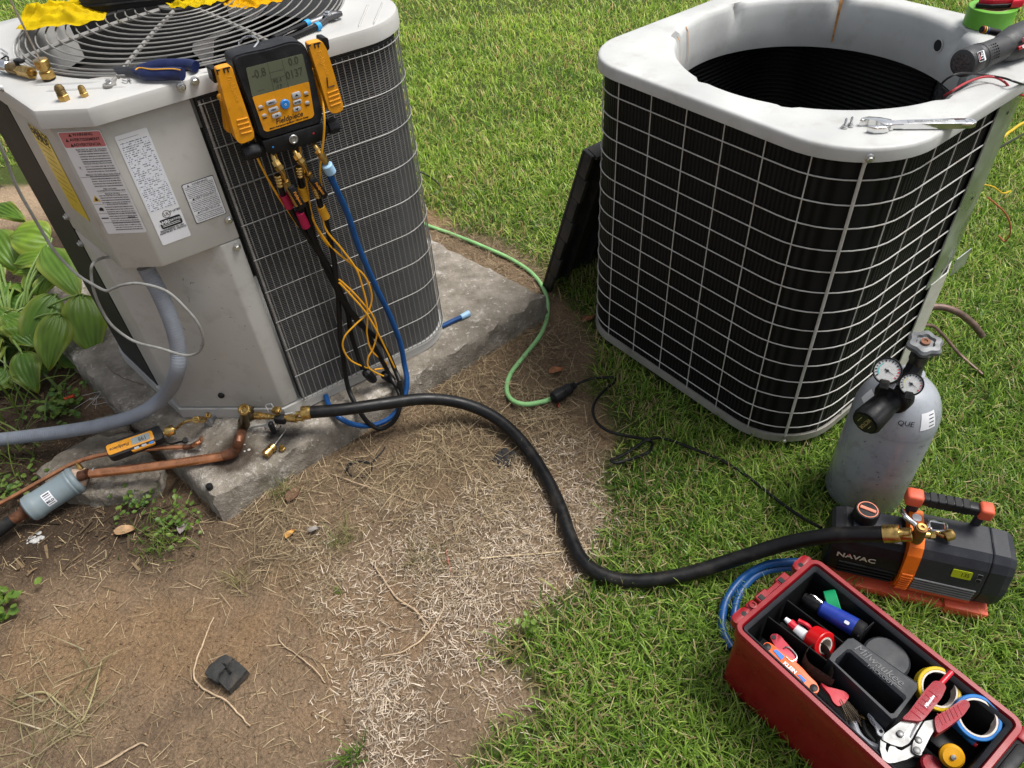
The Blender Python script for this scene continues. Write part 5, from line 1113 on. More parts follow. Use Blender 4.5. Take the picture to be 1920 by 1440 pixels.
b = MB(GF); b.prism(ccw(round_poly([(ml * .18, -.0125), (ml * .96, -.0145), (ml * .985, -.010), (ml * .985, .010), (ml * .96, .0145), (ml * .18, .0145)], .005)), .0125, .0148, .001, 2); gf = b.build('face_panel', m_yel, mg)
b = MB(GF); b.prism(rrect(ml * .24, -.0095, ml * .56, .0090, .002), .0148, .0154); gl = b.build('display', M('gauge_lcd', (.27, .31, .30), .25, var=.06), mg)
text('198', at(GF, ml * .37, 0, .0156), .016, m_ink, gl, 'display_digits', sx=.85); text('Fieldpiece', at(GF, ml * .77, .001, .015), .0115, m_ink, gf, 'brand_lettering', shear=.2, bold=.0002)
b = MB(GF); b.prism(ccw(round_poly([(ml * .18, .015), (ml * .62, .015), (ml * .60, .025), (ml * .20, .025)], .004)), .004, .0118, .002, 2); b.build('key_panel', m_yel, mg)
for x, mm in ((.25, m_blue), (.38, m_btn), (.51, m_btn)): b = MB(GF); b.prism(rrect(ml * x - .006, .0165, ml * x + .006, .0225, .002), .0115, .0135, .0006, 1); b.build('button', mm, mg)
b = MB(); b.lathe([(.006, 0), (.006, .004), (.0125, .005), (.0135, .008), (.0135, .024), (.0125, .027), (.0045, .028), (.0045, .03)], mg0 + mx_.normalized() * .002 , -mx_.normalized(), 28, fac=lambda k: 1 if k % 2 else .965); b.build('brass_knob', m_brass, mg)
nk = mg0 - mx_.normalized() * .03; b = MB(); b.tube(spline([nk, W(345, 792, .150), W(362, 787, .158), W(372, 786, .16)], 6), .0036, 10); b.build('brass_tube', m_brass, mg)
q = W(366, 787, .16); q2 = vpt(384, 787, .046); b = MB(); b.cyl(q, q.lerp(q2, .7), .0095, .0098, 18, bev=.001); b.cyl(q.lerp(q2, .7), q2, .007, .007, 12); b.build('swivel_nut', m_brass, mg)
b = MB(); b.tube(spline([W(308, 826, .10), W(318, 832, .085), W(335, 829, .084), W(343, 827, .084)], 6), .0022, 6); b.cyl(W(347, 827, .082), W(347, 824, .10), .0068, .0062, 14); b.build('tethered_cap', m_rubber, mg)
b = MB(GF); b.tube(spline([(ml * .62, -.018, -.004), (ml * .7, -.026, -.006), (ml * .85, -.027, -.008), (ml * .95, -.018, -.01)], 5), .002, 6); b.build('magnet_hook', m_black, mg)

# ------------------------------------------------------------ conduit and thermostat cable on the new unit
def path_at3(P, s):
    for a, c in zip(P, P[1:]):
        l = (c - a).length
        if s <= l: return a.lerp(c, s / l)
        s -= l
    return P[-1]
cd = thing('flexible_conduit', 'grey ribbed conduit dropping from the control box to the garden bed', 'conduit', W(150, 800, .05))
cpts = [ppt(272, 500, .045), ppt(283, 520, .048), ppt(300, 552, .055), ppt(322, 605, .07), ppt(334, 655, .085), ppt(331, 700, .10), W(308, 742, .20), W(262, 775, .155), W(190, 797, .115), W(100, 812, .085), W(0, 824, .065), W(-90, 832, .05)]
_q = spline(cpts, 12); _l = sum((_q[i + 1] - _q[i]).length for i in range(len(_q) - 1)); _n = int(_l / .0022); sp_ = [path_at3(_q, _l * i / _n) for i in range(_n + 1)]; rr_ = [.0178 + (.0003 if (i % 3) < 2 else -.0004) for i in range(len(sp_))]
b = MB(); b.tube(sp_, rr_, 18); b.build('conduit_tube', M('conduit_grey', (.215, .235, .27), .42, var=.08, scale=30, dirt=((.11, .10, .10), .35, 20)), cd)
tn = V(-.35, -.94, 0).normalized(); tp0 = V(-.80, 1.30, 0)
cpx = [(-60, 150), (0, 272), (30, 347), (62, 405), (102, 470), (142, 512), (172, 532), (198, 545), (212, 541), (232, 534), (264, 532), (312, 546), (350, 580), (373, 610), (381, 640), (371, 661), (345, 666), (300, 653), (252, 640), (212, 612), (190, 580), (176, 545), (171, 515), (174, 495), (186, 478), (193, 474)]
b = MB(); b.tube(spline([WP(x, y, tp0, tn) for x, y in cpx[:-4]] + [WP(171, 515, tp0 + tn * -.01, tn), WP(174, 495, tp0 - tn * .02, tn), A2 + LD * .06 + LN * .012 + V(0, 0, .628), A2 + LD * .05 - LN * .01 + V(0, 0, .622)], 8), .0031, 8)
tag(b.build('control_cable', M('grey_cable', (.24, .24, .225), .45, var=.2, scale=40, dirt=((.12, .10, .08), .7, 60))), 'thin grey control cable looping in front of the new unit', 'cable')
# ------------------------------------------------------------ vacuum pump
PA = R_(-21); PO = W(1610, 1105, 0.0); PF_ = frame(PO, rotz=PA)
pump = thing('vacuum_pump', 'dark grey and orange vacuum pump with red carry handle standing on the lawn', 'vacuum pump', PO + PF_.to_3x3() @ V(.08, .06, 0), PA)
keepout([tuple((PF_ @ V(x, y, 0))[:2]) for x, y in ((-.06, .0), (.24, .0), (.24, .12), (-.06, .12))])
m_ph = M('pump_housing', (.024, .026, .032), .46, spec=.3, var=.12, scale=30, bump=.12, bscale=800, dirt=((.11, .10, .09), .3, 30)); m_pb = M('pump_black', (.009, .0095, .011), .42, spec=.25, var=.2, scale=40, bump=.1, bscale=600)
m_or = M('pump_orange', (.80, .17, .01), .42, var=.1, scale=30, dirt=((.25, .06, .02), .4, 40)); m_ro = M('pump_red_orange', (.60, .10, .045), .55, var=.18, scale=30, bump=.15, dirt=((.20, .04, .02), .45, 30))
m_slot = M('grey_fins', (.17, .175, .18), .5, var=.1)
def xloft(mb, sections, cap=True):
    """sections: list of (x, [(y,z)...])"""
    mb.loft([[V(x, y, z) for y, z in s] for x, s in sections], True, cap)
SEC = [(.014, .030), (.002, .048), (-.002, .085), (.012, .140), (.022, .158), (.036, .170), (.102, .170), (.116, .155), (.118, .05), (.108, .03)]
SECL = [(.018, .030), (.008, .045), (.004, .080), (.012, .112), (.022, .132), (.040, .148), (.100, .148), (.112, .135), (.114, .05), (.104, .03)]
def shrink(s, k, dz=0): cy = .058; cz = .09; return [(cy + (y - cy) * k, cz + (z - cz) * k + dz) for y, z in s]
b = MB(PF_); b.box((.085, .058, .010), (.325, .13, .022), .005, 2); b.box((.20, .05, .014), (.08, .125, .030), .006, 2); b.build('rubber_base', m_ro, pump)
b = MB(PF_); xloft(b, [(.076, shrink(SEC, .97)), (.080, SEC), (.205, SEC), (.208, shrink(SEC, .985))]); b.build('motor_housing', m_ph, pump, smooth=12)
b = MB(PF_); SECE = [(y, z) for y, z in SEC]; xloft(b, [(.2095, shrink(SEC, .985)), (.2120, SEC), (.240, shrink(SEC, .985)), (.252, shrink(SEC, .90)), (.255, shrink(SEC, .84))]); b.build('end_cap', m_ph, pump, smooth=12)
b = MB(PF_); xloft(b, [(-.086, shrink(SECL, .80)), (-.080, shrink(SECL, .92)), (-.06, SECL), (.056, SECL)]); b.build('oil_housing', m_pb, pump, smooth=12)
b = MB(PF_); b.box((.0, .060, .150), (.095, .072, .008), .003, 2); b.build('housing_lid', m_ph, pump)
# orange strap
STR = [(y + (-.004 if y < .03 else .003), z + (.004 if z > .12 else 0)) for y, z in SEC]
b = MB(PF_); xloft(b, [(.0565, STR), (.0835, STR)]); st = b.build('strap', m_or, pump, smooth=12)
for k in range(8):
    z = .045 + k * .0072; b = MB(PF_); y = -.0062 + max(0, (z - .085)) * .25 + (.0 if z > .05 else .002); b.box((.070, y, z), (.022, .004, .0032), .001, 1); b.build('vent_rib', m_or, st)
# cooling fins (front, both halves)
for k in range(5):
    z = .052 + k * .0085; b = MB(PF_); b.box((.143, .0005 - (z - .05) * .03, z), (.115, .006, .0045), .001, 1); b.build('cooling_fin', m_slot, pump)
b = MB(PF_); b.box((.145, .006, .041), (.118, .010, .012), .002, 1); b.build('orange_trim', m_ro, pump)
for k in range(4):
    z = .050 + k * .0105; b = MB(PF_); b.box((-.005, .0045, z), (.11, .006, .004), .001, 1); b.build('cooling_fin', m_pb, pump)
# front panel, display, lettering
_fn = V(0, -1, .25).normalized()
def pfront(x, z, off=.001):
    y = -.002 + (z - .085) * (.014 / .055) - off; return PF_ @ V(x, y, z)
fnw = PF_.to_3x3() @ V(0, -.969, .247); fxw = PF_.to_3x3() @ V(1, 0, 0)
fr = frame(pfront(.164, .122, .0005), fxw, fnw); plate('display', fr, .036, .020, M('backlit_lcd', (.36, .42, .015), .3), pump, .002, .0015)
text('135', at(fr, .006, 0, .0017), .014, M('lcd_dark_digit', (.05, .06, .01), .5), pump, 'display_digits', sx=.8)
for z in (.127, .115): plate('button', frame(pfront(.196, z, .0005), fxw, fnw), .010, .008, m_slot, pump, .002, .0008); plate('button_face', frame(pfront(.196, z, .0014), fxw, fnw), .0088, .0068, m_pb, pump, .002, .0003)
fr = frame(PF_ @ V(-.030, .0070, .100), fxw, PF_.to_3x3() @ V(0, -.97, .24)); text('NAVAC', fr, .015, M('silver_lettering', (.62, .62, .62), .35, .5), pump, 'brand_lettering', sx=1.5, bold=.0003)
b = MB(at(fr, -.0148, .0056, .0004)); b.poly([(-.003, 0, 0), (.003, 0, 0), (0, -.004, 0)]); b.build('brand_mark', m_rp, pump)
# oil filler cap
fc = PF_ @ V(-.026, .076, .150); b = MB(); b.lathe([(.022, 0), (.0255, .003), (.0255, .026), (.023, .030), (.0, .0305)], fc, (0, 0, 1), 30, fac=lambda k: 1 if k % 3 else .975); cap = b.build('oil_cap', m_pb, pump)
m_sal = M('salmon_print', (.62, .20, .12), .5); b = MB(frame(fc + V(0, 0, .0306), fxw, (0, 0, 1))); b.ring(.0185, .0205, .0004); b.build('cap_ring', m_sal, cap)
b = MB(frame(fc + V(0, 0, .0308), fxw, (0, 0, 1))); b.box((0, 0, 0.001), (.032, .008, .003), .001, 1, fr=Matrix.Rotation(-.25, 4, 'Z')); b.build('cap_bar', m_sal, cap)
# carry handle
hz_ = .222
b = MB(PF_); b.box((.115, .098, hz_), (.112, .024, .022), .006, 3)
for k in range(5): b.box((.085 + k * .015, .098, hz_ + .001), (.0142, .0250, .0222), .0015, 1)
b.build('handle_grip', m_pb, pump)
for x, w_ in ((.052, .032), (.183, .026)): b = MB(PF_); b.box((x, .098, hz_ - .001), (w_, .030, .030), .006, 3); b.build('handle_end', m_ro, pump)
b = MB(PF_); b.box((.060, .104, .19), (.022, .010, .065), .003, 1); b.box((.182, .104, .19), (.018, .010, .065), .003, 1); b.build('handle_post', m_ph, pump)
# inlet tree: brass tee, chrome gas-ballast pipe, flare nuts
ip = W(1722, 1002, .205); b = MB(); pt = PF_ @ V(.070, .036, .165)
b.cyl(pt, V(pt.x, pt.y, .20), .011, .010, 18); b.cyl(V(ip.x, ip.y, .185), V(ip.x, ip.y, .228), .0115, .0115, 18, bev=.001); b.cyl(V(ip.x, ip.y, .2), pt, .009, .009, 14); tree = b.build('inlet_tee', M('worn_bronze', (.24, .125, .05), .4, .8, var=.3, scale=60), pump)
vd2 = (vp[-2] - vp[-1]).normalized(); b = MB(); b.lathe([(.013, 0), (.0145, .002), (.0145, .022), (.013, .025)], ip - vd2 * -.010, vd2, 20, fac=lambda k: 1 if k % 2 else .98); b.build('knurled_nut', m_brass, tree)
b = MB(); b.ring(.004, .0085, .003, V(ip.x, ip.y, .228), (0, 0, 1), 18); b.build('tee_cap', m_brass, tree)
b = MB(); a = W(1742, 1003, .205); c = W(1752, 1005, .203); b.cyl(ip + V(0, 0, .0), a, .007, .007, 12); b.cyl(a, c, .009, .006, 6); b.build('flare_plug', m_brass, tree)
b = MB(); b.tube(spline([W(1692, 957, .21), W(1697, 968, .215), W(1706, 976, .214), W(1716, 984, .214), W(1719, 994, .212)], 6), .0058, 12); b.build('chrome_pipe', m_chrome, tree)
b = MB(); f_ = frame(W(1756, 990, .178), fxw, (0, 0, 1)); P4_ = rrect(-.016, -.011, .016, .011, .005, 4); b2 = MB(f_); b2.tube([V(x, y, .006) for x, y in P4_], .0036, 8, closed=True); b2.build('steel_shackle', m_chrome, pump)
b = MB(); a = W(1771, 1006, .186); c = W(1784, 1002, .190); b.lathe([(.0105, 0), (.0115, .002), (.0115, .015), (.009, .018)], a, (c - a).normalized(), 22, fac=lambda k: 1 if k % 2 else .96); b.cyl(W(1752, 999, .18), a, .0045, .0045, 10); b.build('brass_cap', m_brass, pump)
plate('warning_sticker', frame(PF_ @ V(.070, .085, .1752), fxw, (0, 0, 1)), .018, .018, m_white, pump, .0088)

# ------------------------------------------------------------ nitrogen cylinder with regulator
TC = V(.825, 1.085, 0); tank = thing('gas_cylinder', 'scuffed grey steel gas cylinder standing between the old unit and the pump', 'gas cylinder', TC)
keepout([(TC.x + .088 * math.cos(k * .4), TC.y + .088 * math.sin(k * .4)) for k in range(16)])
m_tank = M('cylinder_grey_paint', (.30, .32, .35), .32, var=.07, scale=14, bump=.08, bscale=120, dirt=((.07, .06, .055), .5, 26), coat=.25)
b = MB(); prof = [(.06, 0), (.080, .003), (.087, .012), (.0872, .14), (.0872, .270)]
for k in range(1, 9): a = R_(90 * k / 9); prof.append((.0872 - (.0872 - .022) * (1 - math.cos(a)) if k < 9 else .022, .270 + .098 * math.sin(a)))
prof += [(.022, .372), (.020, .385), (.024, .386), (.024, .394)]; b.lathe(prof, TC, (0, 0, 1), 56); tk = b.build('shell', m_tank, tank, smooth=50)
m_valv = M('valve_bronze_grey', (.12, .12, .115), .42, .8, var=.3, scale=50)
b = MB(); b.lathe([(.019, .39), (.017, .40), (.016, .425), (.018, .43), (.018, .445), (.010, .447), (.010, .462)], TC, (0, 0, 1), 22); b.build('cylinder_valve', m_valv, tank)
tn_ = V(-.607, -.795, 0); ts_ = V(.795, -.607, 0)
hwc = TC + V(0, 0, .462); b = MB(); hax = (V(0, 0, 1) + tn_ * .12).normalized()
b.lathe([(.012, 0), (.028, .001), (.0325, .006), (.0325, .013), (.028, .018), (.018, .019), (.015, .014), (.0, .014)], hwc, hax, 48, fac=lambda k: 1 + .10 * math.cos(2 * math.pi * k / 48 * 6)); hw = b.build('handwheel', M('handwheel_grey', (.15, .155, .16), .45, .3, var=.15, scale=50), tank)
b = MB(); b.lathe([(.009, .014), (.009, .0185), (.004, .019), (.004, .017), (0, .017)], hwc, hax, 18); b.build('spindle_nut', M('rusty_nut', (.20, .09, .05), .7, .3, var=.4, scale=80), hw)
reg = thing('pressure_regulator', 'black pressure regulator with two round dials and big knob on the cylinder', 'regulator', TC + tn_ * .05 + V(0, 0, .36))
def tq(px, py, off): return WP(px, py, TC + tn_ * off, tn_)
rb = tq(1680, 738, .055); rx = (tq(1625, 790, .150) - rb).normalized()
b = MB(); inl = TC + V(0, 0, .418); b.cyl(inl, inl.lerp(rb, .55), .016, .015, 6); b.cyl(inl.lerp(rb, .4), rb, .019, .022, 20); b.build('inlet_nut', m_black, reg)
b = MB(); b.lathe([(.020, -.012), (.034, -.010), (.037, -.004), (.037, .010), (.035, .014), (.0365, .018), (.034, .022), (.027, .024), (.025, .045)], rb, rx, 40, fac=lambda k: 1 if k % 8 else .985); b.build('body', m_black, reg)
kn0 = rb + rx * .040; kl = (tq(1622, 793, .155) - kn0).length; b = MB()
b.lathe([(.024, 0), (.0265, .004), (.0285, kl * .5), (.030, kl - .006), (.027, kl), (.0, kl + .0005)], kn0, rx, 48, fac=lambda k: 1 if k % 8 < 6 else .955); kb = b.build('adjusting_knob', m_black, reg)
ke = kn0 + rx * (kl + .0006); kx = (ts_ * -.35 + V(0, 0, -1)); fk = frame(ke, kx, rx); b = MB(fk); b.lathe([(.022, 0), (.022, .0008), (0, .0009)], seg=30); b.build('knob_badge', M('badge_dark', (.02, .02, .018), .35, .3), kb)
text('VICTOR', at(fk, 0, .001, .0012), .011, M('gold_print', (.45, .36, .16), .45, .4), kb, 'brand_lettering', bold=.0002)
for s_ in (-1, 1): b = MB(at(fk, 0, s_ * .012, .0010)); b.box((0, 0, 0), (.018 if s_ < 0 else .012, .0015, .0003)); b.build('badge_line', MATS['gold_print'], kb)
m_dial = M('dial_face', (.50, .50, .49), .35, var=.12, scale=300)
gaz = (V(0, 0, 1) * .72 + tn_ * .70).normalized()
for k, (q, off, rr2) in enumerate((((1664, 695), .082, .0245), ((1709, 720), .086, .0205))):
    gc_ = tq(*q, off); gx = (ts_ * .95 + tn_ * -.2); gfr = frame(gc_, gx, gaz)
    b = MB(gfr); b.lathe([(rr2 * .9, -.026), (rr2 * 1.08, -.022), (rr2 * 1.10, .0), (rr2 * 1.04, .002), (rr2 * .97, .0012), (rr2 * .97, -.002)], seg=36); b.cyl((0, 0, -.026), gfr.inverted() @ (rb + rx * -.002), .010, .010, 12); gb = b.build('dial_case', m_black, reg)
    b = MB(gfr); b.lathe([(rr2 * .96, -.0015), (0, -.0012)], seg=32); df = b.build('dial', m_dial, reg)
    for j in range(15):
        a = R_(215 - j * 250 / 14); b = MB(gfr @ Matrix.Rotation(a, 4, 'Z')); b.box((rr2 * .83, 0, -.0006), (rr2 * .16, rr2 * (.05 if j % 2 else .09), .0002)); b.build('tick', m_ink if j < 11 else m_rp, df)
    b = MB(gfr); arcp = []; n_ = 16
    rows = [[V(rr2 * f * math.cos(R_(215 - 90 * j / n_)), rr2 * f * math.sin(R_(215 - 90 * j / n_)), -.0006) for j in range(n_ + 1)] for f in (.62, .70)]; b.loft(rows, False); b.build('scale_arc', M('teal_print', (.10, .42, .42), .5) if k == 0 else M('olive_print', (.45, .46, .2), .5), df)
    b = MB(gfr @ Matrix.Rotation(R_(-28), 4, 'Z')); b.poly([(rr2 * -.25, .0012, -.0002), (rr2 * .75, 0, -.0002), (rr2 * -.25, -.0012, -.0002)]); b.lathe([(.0028, -.0008), (.0028, .0004), (0, .0005)], seg=12); b.build('needle', m_ink, df)
    b = MB(gfr); b.box((0, -rr2 * 1.15, .001), (rr2 * .75, rr2 * .8, .006), .002, 1); b.build('rubber_tab', m_rubber, reg)
    text('LO' if k == 0 else 'HI', at(gfr, 0, -rr2 * 1.15, .0043), .008, m_blk, reg, 'tab_lettering')
fr = frame(tq(1672, 722, .085), ts_ * .95 + tn_ * .1, gaz); plate('white_tag', fr, .014, .012, m_white, reg, .001, .0006)
for k in range(4): b = MB(at(fr, 0, .004 - k * .0026, .0008)); b.box((0, 0, 0), (.009, .0008, .0001)); b.build('printed_rule', m_ink, reg)
# stickers and stencil on the shoulder
def shoulder(az, h):
    """point and normal on the domed shoulder: az around the axis from the camera side (towards +side), h = 0 rim .. 1 neck"""
    a = R_(90 * h); r = .0872 - (.0872 - .022) * (1 - math.cos(a)); z = .270 + .098 * math.sin(a)
    d = tn_ * math.cos(R_(az)) + ts_ * math.sin(R_(az)); n = (d * math.cos(a) * .098 + V(0, 0, 1) * math.sin(a) * .0652).normalized(); return TC + d * r + V(0, 0, z), n, d
def patch(az0, az1, h0, h1, mat, name, n=7, off=.0006):
    b = MB(); b.loft([[shoulder(az0 + (az1 - az0) * i / n, h0 + (h1 - h0) * j / 4)[0] + shoulder(az0 + (az1 - az0) * i / n, h0 + (h1 - h0) * j / 4)[1] * off for i in range(n + 1)] for j in range(5)], False); return b.build(name, mat, tank)
patch(42, 68, .22, .50, m_white, 'white_sticker'); patch(-62, -44, .30, .52, m_white, 'white_sticker')
for k in range(4): patch(56, 65, .26 + k * .06, .275 + k * .06, m_ink, 'printed_rule', 4, .001)
p, n, d = shoulder(20, .34); text('QUE', frame(p + n * .001, ts_ * math.cos(R_(17)) - tn_ * math.sin(R_(17)), n), .016, m_ink, tank, 'stencil_lettering')

m_scf = M('cylinder_scuff', (.045, .04, .038), .7, var=.4)
for k in range(30):      # scrapes and chips in the paint
    az_ = R_(rnd.uniform(-75, 75)); zz = rnd.uniform(.06, .262); l_ = rnd.uniform(.002, .009); d = tn_ * math.cos(az_) + ts_ * math.sin(az_); tg_ = ts_ * math.cos(az_) - tn_ * math.sin(az_)
    f_ = frame(TC + d * .0877 + V(0, 0, zz), tg_, d) @ Matrix.Rotation(rnd.choice((0, 1.4, .3, 1.8)) + rnd.uniform(-.3, .3), 4, 'Z'); b = MB(f_); b.poly([(-l_ * .5, -.0004, 0), (0, -.0009, 0), (l_ * .5, -.0002, 0), (l_ * .3, .0007, 0), (-l_ * .2, .0006, 0)]); b.build('paint_scuff', m_scf, tank)
b = MB(); b.lathe([(.0877, .2705), (.0879, .272), (.0877, .2735)], TC, (0, 0, 1), 56, cap=False); b.build('shoulder_seam', m_tank, tank)

# ------------------------------------------------------------ red tool box
TA = R_(-56); TO = V(.362, .655, 0); TF = frame(TO, rotz=TA); TL, TW, TH = .412, .238, .212
tb = thing('tool_box', 'open red tool box with dark grey tray full of hand tools, on the lawn', 'tool box', TF @ V(TL / 2, TW / 2, 0), TA)
keepout([tuple((TF @ V(x, y, 0))[:2]) for x, y in ((.02, .02), (TL - .02, .02), (TL - .02, TW - .02), (.02, TW - .02))])
m_tr = M('tool_box_red', (.23, .005, .010), .34, var=.10, scale=18, bump=.06, bscale=500, dirt=((.12, .02, .02), .35, 30)); m_tray = M('tray_grey', (.026, .028, .032), .5, spec=.3, var=.1, scale=40, bump=.12, bscale=900); m_tray_shade = M('tray_shaded', (.009, .0095, .0105), .6, spec=.15, var=.15, bump=.1, bscale=700)  # tray walls, floor, dividers: same plastic, interior shade put into its colour
def rl(x0, y0, x1, y1, r, z): return [V(p[0], p[1], z) for p in rrect(x0, y0, x1, y1, r, 5)]
def inset(i, z, r=.022): return rl(i, i, TL - i, TW - i, max(.004, r - i), z)
b = MB(TF); b.loft([inset(.010, .004), inset(.006, .0), inset(.005, .015), inset(.004, .17), inset(.004, .178), inset(.0, .182), inset(.0, TH - .003), inset(.002, TH), inset(.010, TH), inset(.0115, TH - .004), inset(.0125, TH - .012)], True); b.poly(list(reversed(inset(.010, .004)))); shell = b.build('shell', m_tr, tb)
b = MB(TF); b.loft([inset(.0127, TH - .02), inset(.0129, TH - .006), inset(.0145, TH - .003), inset(.0195, TH - .008), inset(.021, TH - .012)], True); tray = b.build('tray_rim', m_tray, tb)
b = MB(TF); b.loft([inset(.021, TH - .0115), inset(.026, TH - .115, .03)], True); b.poly(inset(.0255, TH - .114, .03)); tray = b.build('tray', m_tray_shade, tb)
# latch end details on the short side facing the hose
for (y0, y1) in ((.012, .052), (.186, .228)):
    b = MB(TF); b.prism(ccw(round_poly([(-.014, y0), (.010, y0), (.010, y1), (-.014, y1)], .010)), TH - .022, TH - .001, .003, 2); lug = b.build('corner_lug', m_tr, tb)
    b = MB(TF); b.lathe([(.0052, 0), (0, .0004)], (-.002, (y0 + y1) / 2 + (.006 if y0 < .1 else -.006), TH - .0008), (0, 0, 1), 18); b.build('lug_hole', m_dark, tb)
b = MB(TF); b.lathe([(.0072, 0), (.0072, .003), (.0045, .0032), (.0045, .0005), (0, .0005)], (-.0035, .064, TH - .002), (0, 0, 1), 20); b.box((-.004, .064, TH - .012), (.022, .022, .018), .004, 2); b.build('hinge_boss', m_tr, tb)
for y in (.095, .152):
    b = MB(TF); b.box((-.004, y, TH - .012), (.020, .030, .020), .002, 1); b.build('latch_block', m_tr, tb); b = MB(TF); b.box((-.004, y - .006, TH - .0012), (.011, .010, .002), .0005, 1); b.build('latch_slot', m_dark, tb)
b = MB(TF); b.box((-.003, .124, TH - .010), (.013, .034, .014), .002, 1); b.build('latch_bridge', m_tr, tb)
b = MB(TF); b.box((TL + .010, .165, TH - .035), (.024, .085, .06), .005, 2); b.box((TL + .014, .165, TH - .01), (.02, .07, .02), .004, 2); b.build('latch', m_black, tb)
b = MB(TF); b.box((TL + .004, .09, TH - .02), (.016, .05, .03), .004, 2); b.box((TL + .004, .222, TH - .02), (.018, .03, .036), .005, 2); b.build('latch_mount', m_tr, tb)
# dividers and central carrying handle
def lp(px, py, z):
    q = TF.inverted() @ W(px, py, z); return V(q.x, q.y, z)
def divider(p0, p1, z1=TH - .012, name='divider'):
    d = (p1 - p0); b = MB(TF); b.box((d.length / 2, 0, 0), (d.length, .0025, .075), .0008, 1, fr=Matrix.Translation((p0.x, p0.y, z1 - .0375)) @ Matrix.Rotation(math.atan2(d.y, d.x), 4, 'Z')); b.build(name, m_tray_shade, tb)
divider(V(.026, .128, 0), V(.145, .137, 0)); divider(V(.026, .074, 0), V(.145, .086, 0)); divider(V(.150, .165, 0), V(.152, .213, 0)); divider(V(.262, .165, 0), V(.266, .213, 0))
ho = [lp(*q, TH - .006) for q in ((1553, 1236), (1558, 1226), (1590, 1196), (1600, 1195), (1722, 1280), (1722, 1290), (1682, 1347), (1672, 1350))]; hi = [lp(*q, TH - .006) for q in ((1566, 1243), (1569, 1237), (1587, 1222), (1594, 1222), (1694, 1309), (1695, 1314), (1674, 1337), (1668, 1337))]
for zz, nm in ((TH - .004, 'tray_handle'),):
    b = MB(TF); L4 = []
    for (ring_, z) in ((ho, zz - .06), (ho, zz - .004), ([p.lerp(q, .12) for p, q in zip(ho, hi)], zz), ([p.lerp(q, .86) for p, q in zip(ho, hi)], zz), (hi, zz - .004), (hi, zz - .08)): L4.append([V(p.x, p.y, z) for p in ring_])
    b.loft(L4, True); hdl = b.build(nm, m_tray, tb)
c0, c1 = lp(1615, 1222, TH - .004), lp(1700, 1290, TH - .004); hd_ = (c1 - c0); hfr = TF @ Matrix.Translation((c0 + c1) / 2 + V(0, 0, .0003)) @ Matrix.Rotation(math.atan2(hd_.y, hd_.x), 4, 'Z')
m_emb = M('embossed_grey', (.075, .078, .085), .42); text('Milwaukee', at(hfr, -.010, .001, 0), .021, m_emb, hdl, 'embossed_brand', shear=.25, ext=.0008); text('PACKOUT', at(hfr, .002, -.013, 0), .0085, m_emb, hdl, 'embossed_brand', ext=.0006, sx=1.2)
b = MB(at(hfr, -.008, -.0075, 0)); b.poly([(-.045, .002, 0), (.045, -.001, 0), (.046, .0003, 0), (0, .0012, 0)]); b.build('embossed_swoosh', m_emb, hdl)
g = lp(1680, 1222, TH - .02); b = MB(TF); b.lathe([(.040, -.03), (.040, .0), (.036, .004), (.0, .0045)], (g.x - .005, g.y - .018, TH - .028), (0, 0, 1), 32); b.build('tray_post', m_tray, tb)
ZI = TH - .114
def inbox(name, label, cat, px, py, z): return thing(name, label, cat, TF @ lp(px, py, z))
# blue pocket torch
t = inbox('pocket_torch', 'blue and black pocket torch lying in the tray beside the green tape', 'torch', 1560, 1150, ZI + .04)
a, c = TF @ lp(1510, 1122, .180), TF @ lp(1620, 1186, .192); d = (c - a).normalized(); L_ = (c - a).length
m_tblue = M('torch_blue', (.012, .035, .26), .35, var=.1, scale=40); b = MB(); b.lathe([(.013, L_ * .27), (.016, L_ * .30), (.0165, L_ * .6), (.0175, L_ * .84), (.0175, L_ * .86)], a, d, 24); b.build('barrel', m_tblue, t)
b = MB(); b.lathe([(.0172, L_ * .855), (.0178, L_ * .87), (.0175, L_ * .98), (.015, L_), (0, L_ + .0005)], a, d, 24); b.build('tail_cap', m_black, t)
b = MB(); b.tube([a - d * .004, a + d * L_ * .10, a + d * L_ * .20, a + d * L_ * .285], [.009, .013, .0145, .0135], 14, flat=.7); b.build('swivel_head', m_black, t); b = MB(); b.tube(spline([a + V(0, 0, .012), a + d * .01 + V(0, 0, .022), a + d * .03 + V(0, 0, .016)], 6), .0012, 6); b.build('wire_clip', m_chrome, t)
nn = (CAMP - a).normalized(); nn = (nn - d * nn.dot(d)).normalized(); plate('white_mark', frame(a + d * L_ * .74 + nn * .0178, d, nn), .009, .006, m_white, t, .002)
def roll(name, label, q, z, axis, r0, r1, h, mat, core=True, face=None):
    c = TF @ lp(*q, z); t = inbox(name, label, 'tape roll', q[0], q[1], z - r1 * .6); ax = Vector(axis).normalized()
    b = MB(); b.ring(r0 + .003, r1, h, c - ax * h / 2, ax, 40, rnd_=.0012); b.build('tape', mat, t)
    b = MB(); b.ring(r0, r0 + .003, h * .99, c - ax * h / 2, ax, 36); b.build('core', m_cardw, t); return t
m_cardw = M('printed_core', (.55, .50, .44), .7, var=.25, scale=120)
wx, wy = TF.to_3x3() @ V(1, 0, 0), TF.to_3x3() @ V(0, 1, 0)
roll('tape_roll', 'green tape roll standing upright behind the blue torch', (1562, 1134), .178, wx * .6 + wy * .75 + V(0, 0, .35), .016, .027, .022, M('green_vinyl', (.012, .26, .10), .3, var=.08))
roll('tape_roll', 'red tape roll with white printed core between the dividers', (1537, 1205), .185, wx * .95 + wy * -.1 + V(0, 0, .55), .013, .026, .028, M('red_vinyl', (.50, .006, .008), .3, var=.08))
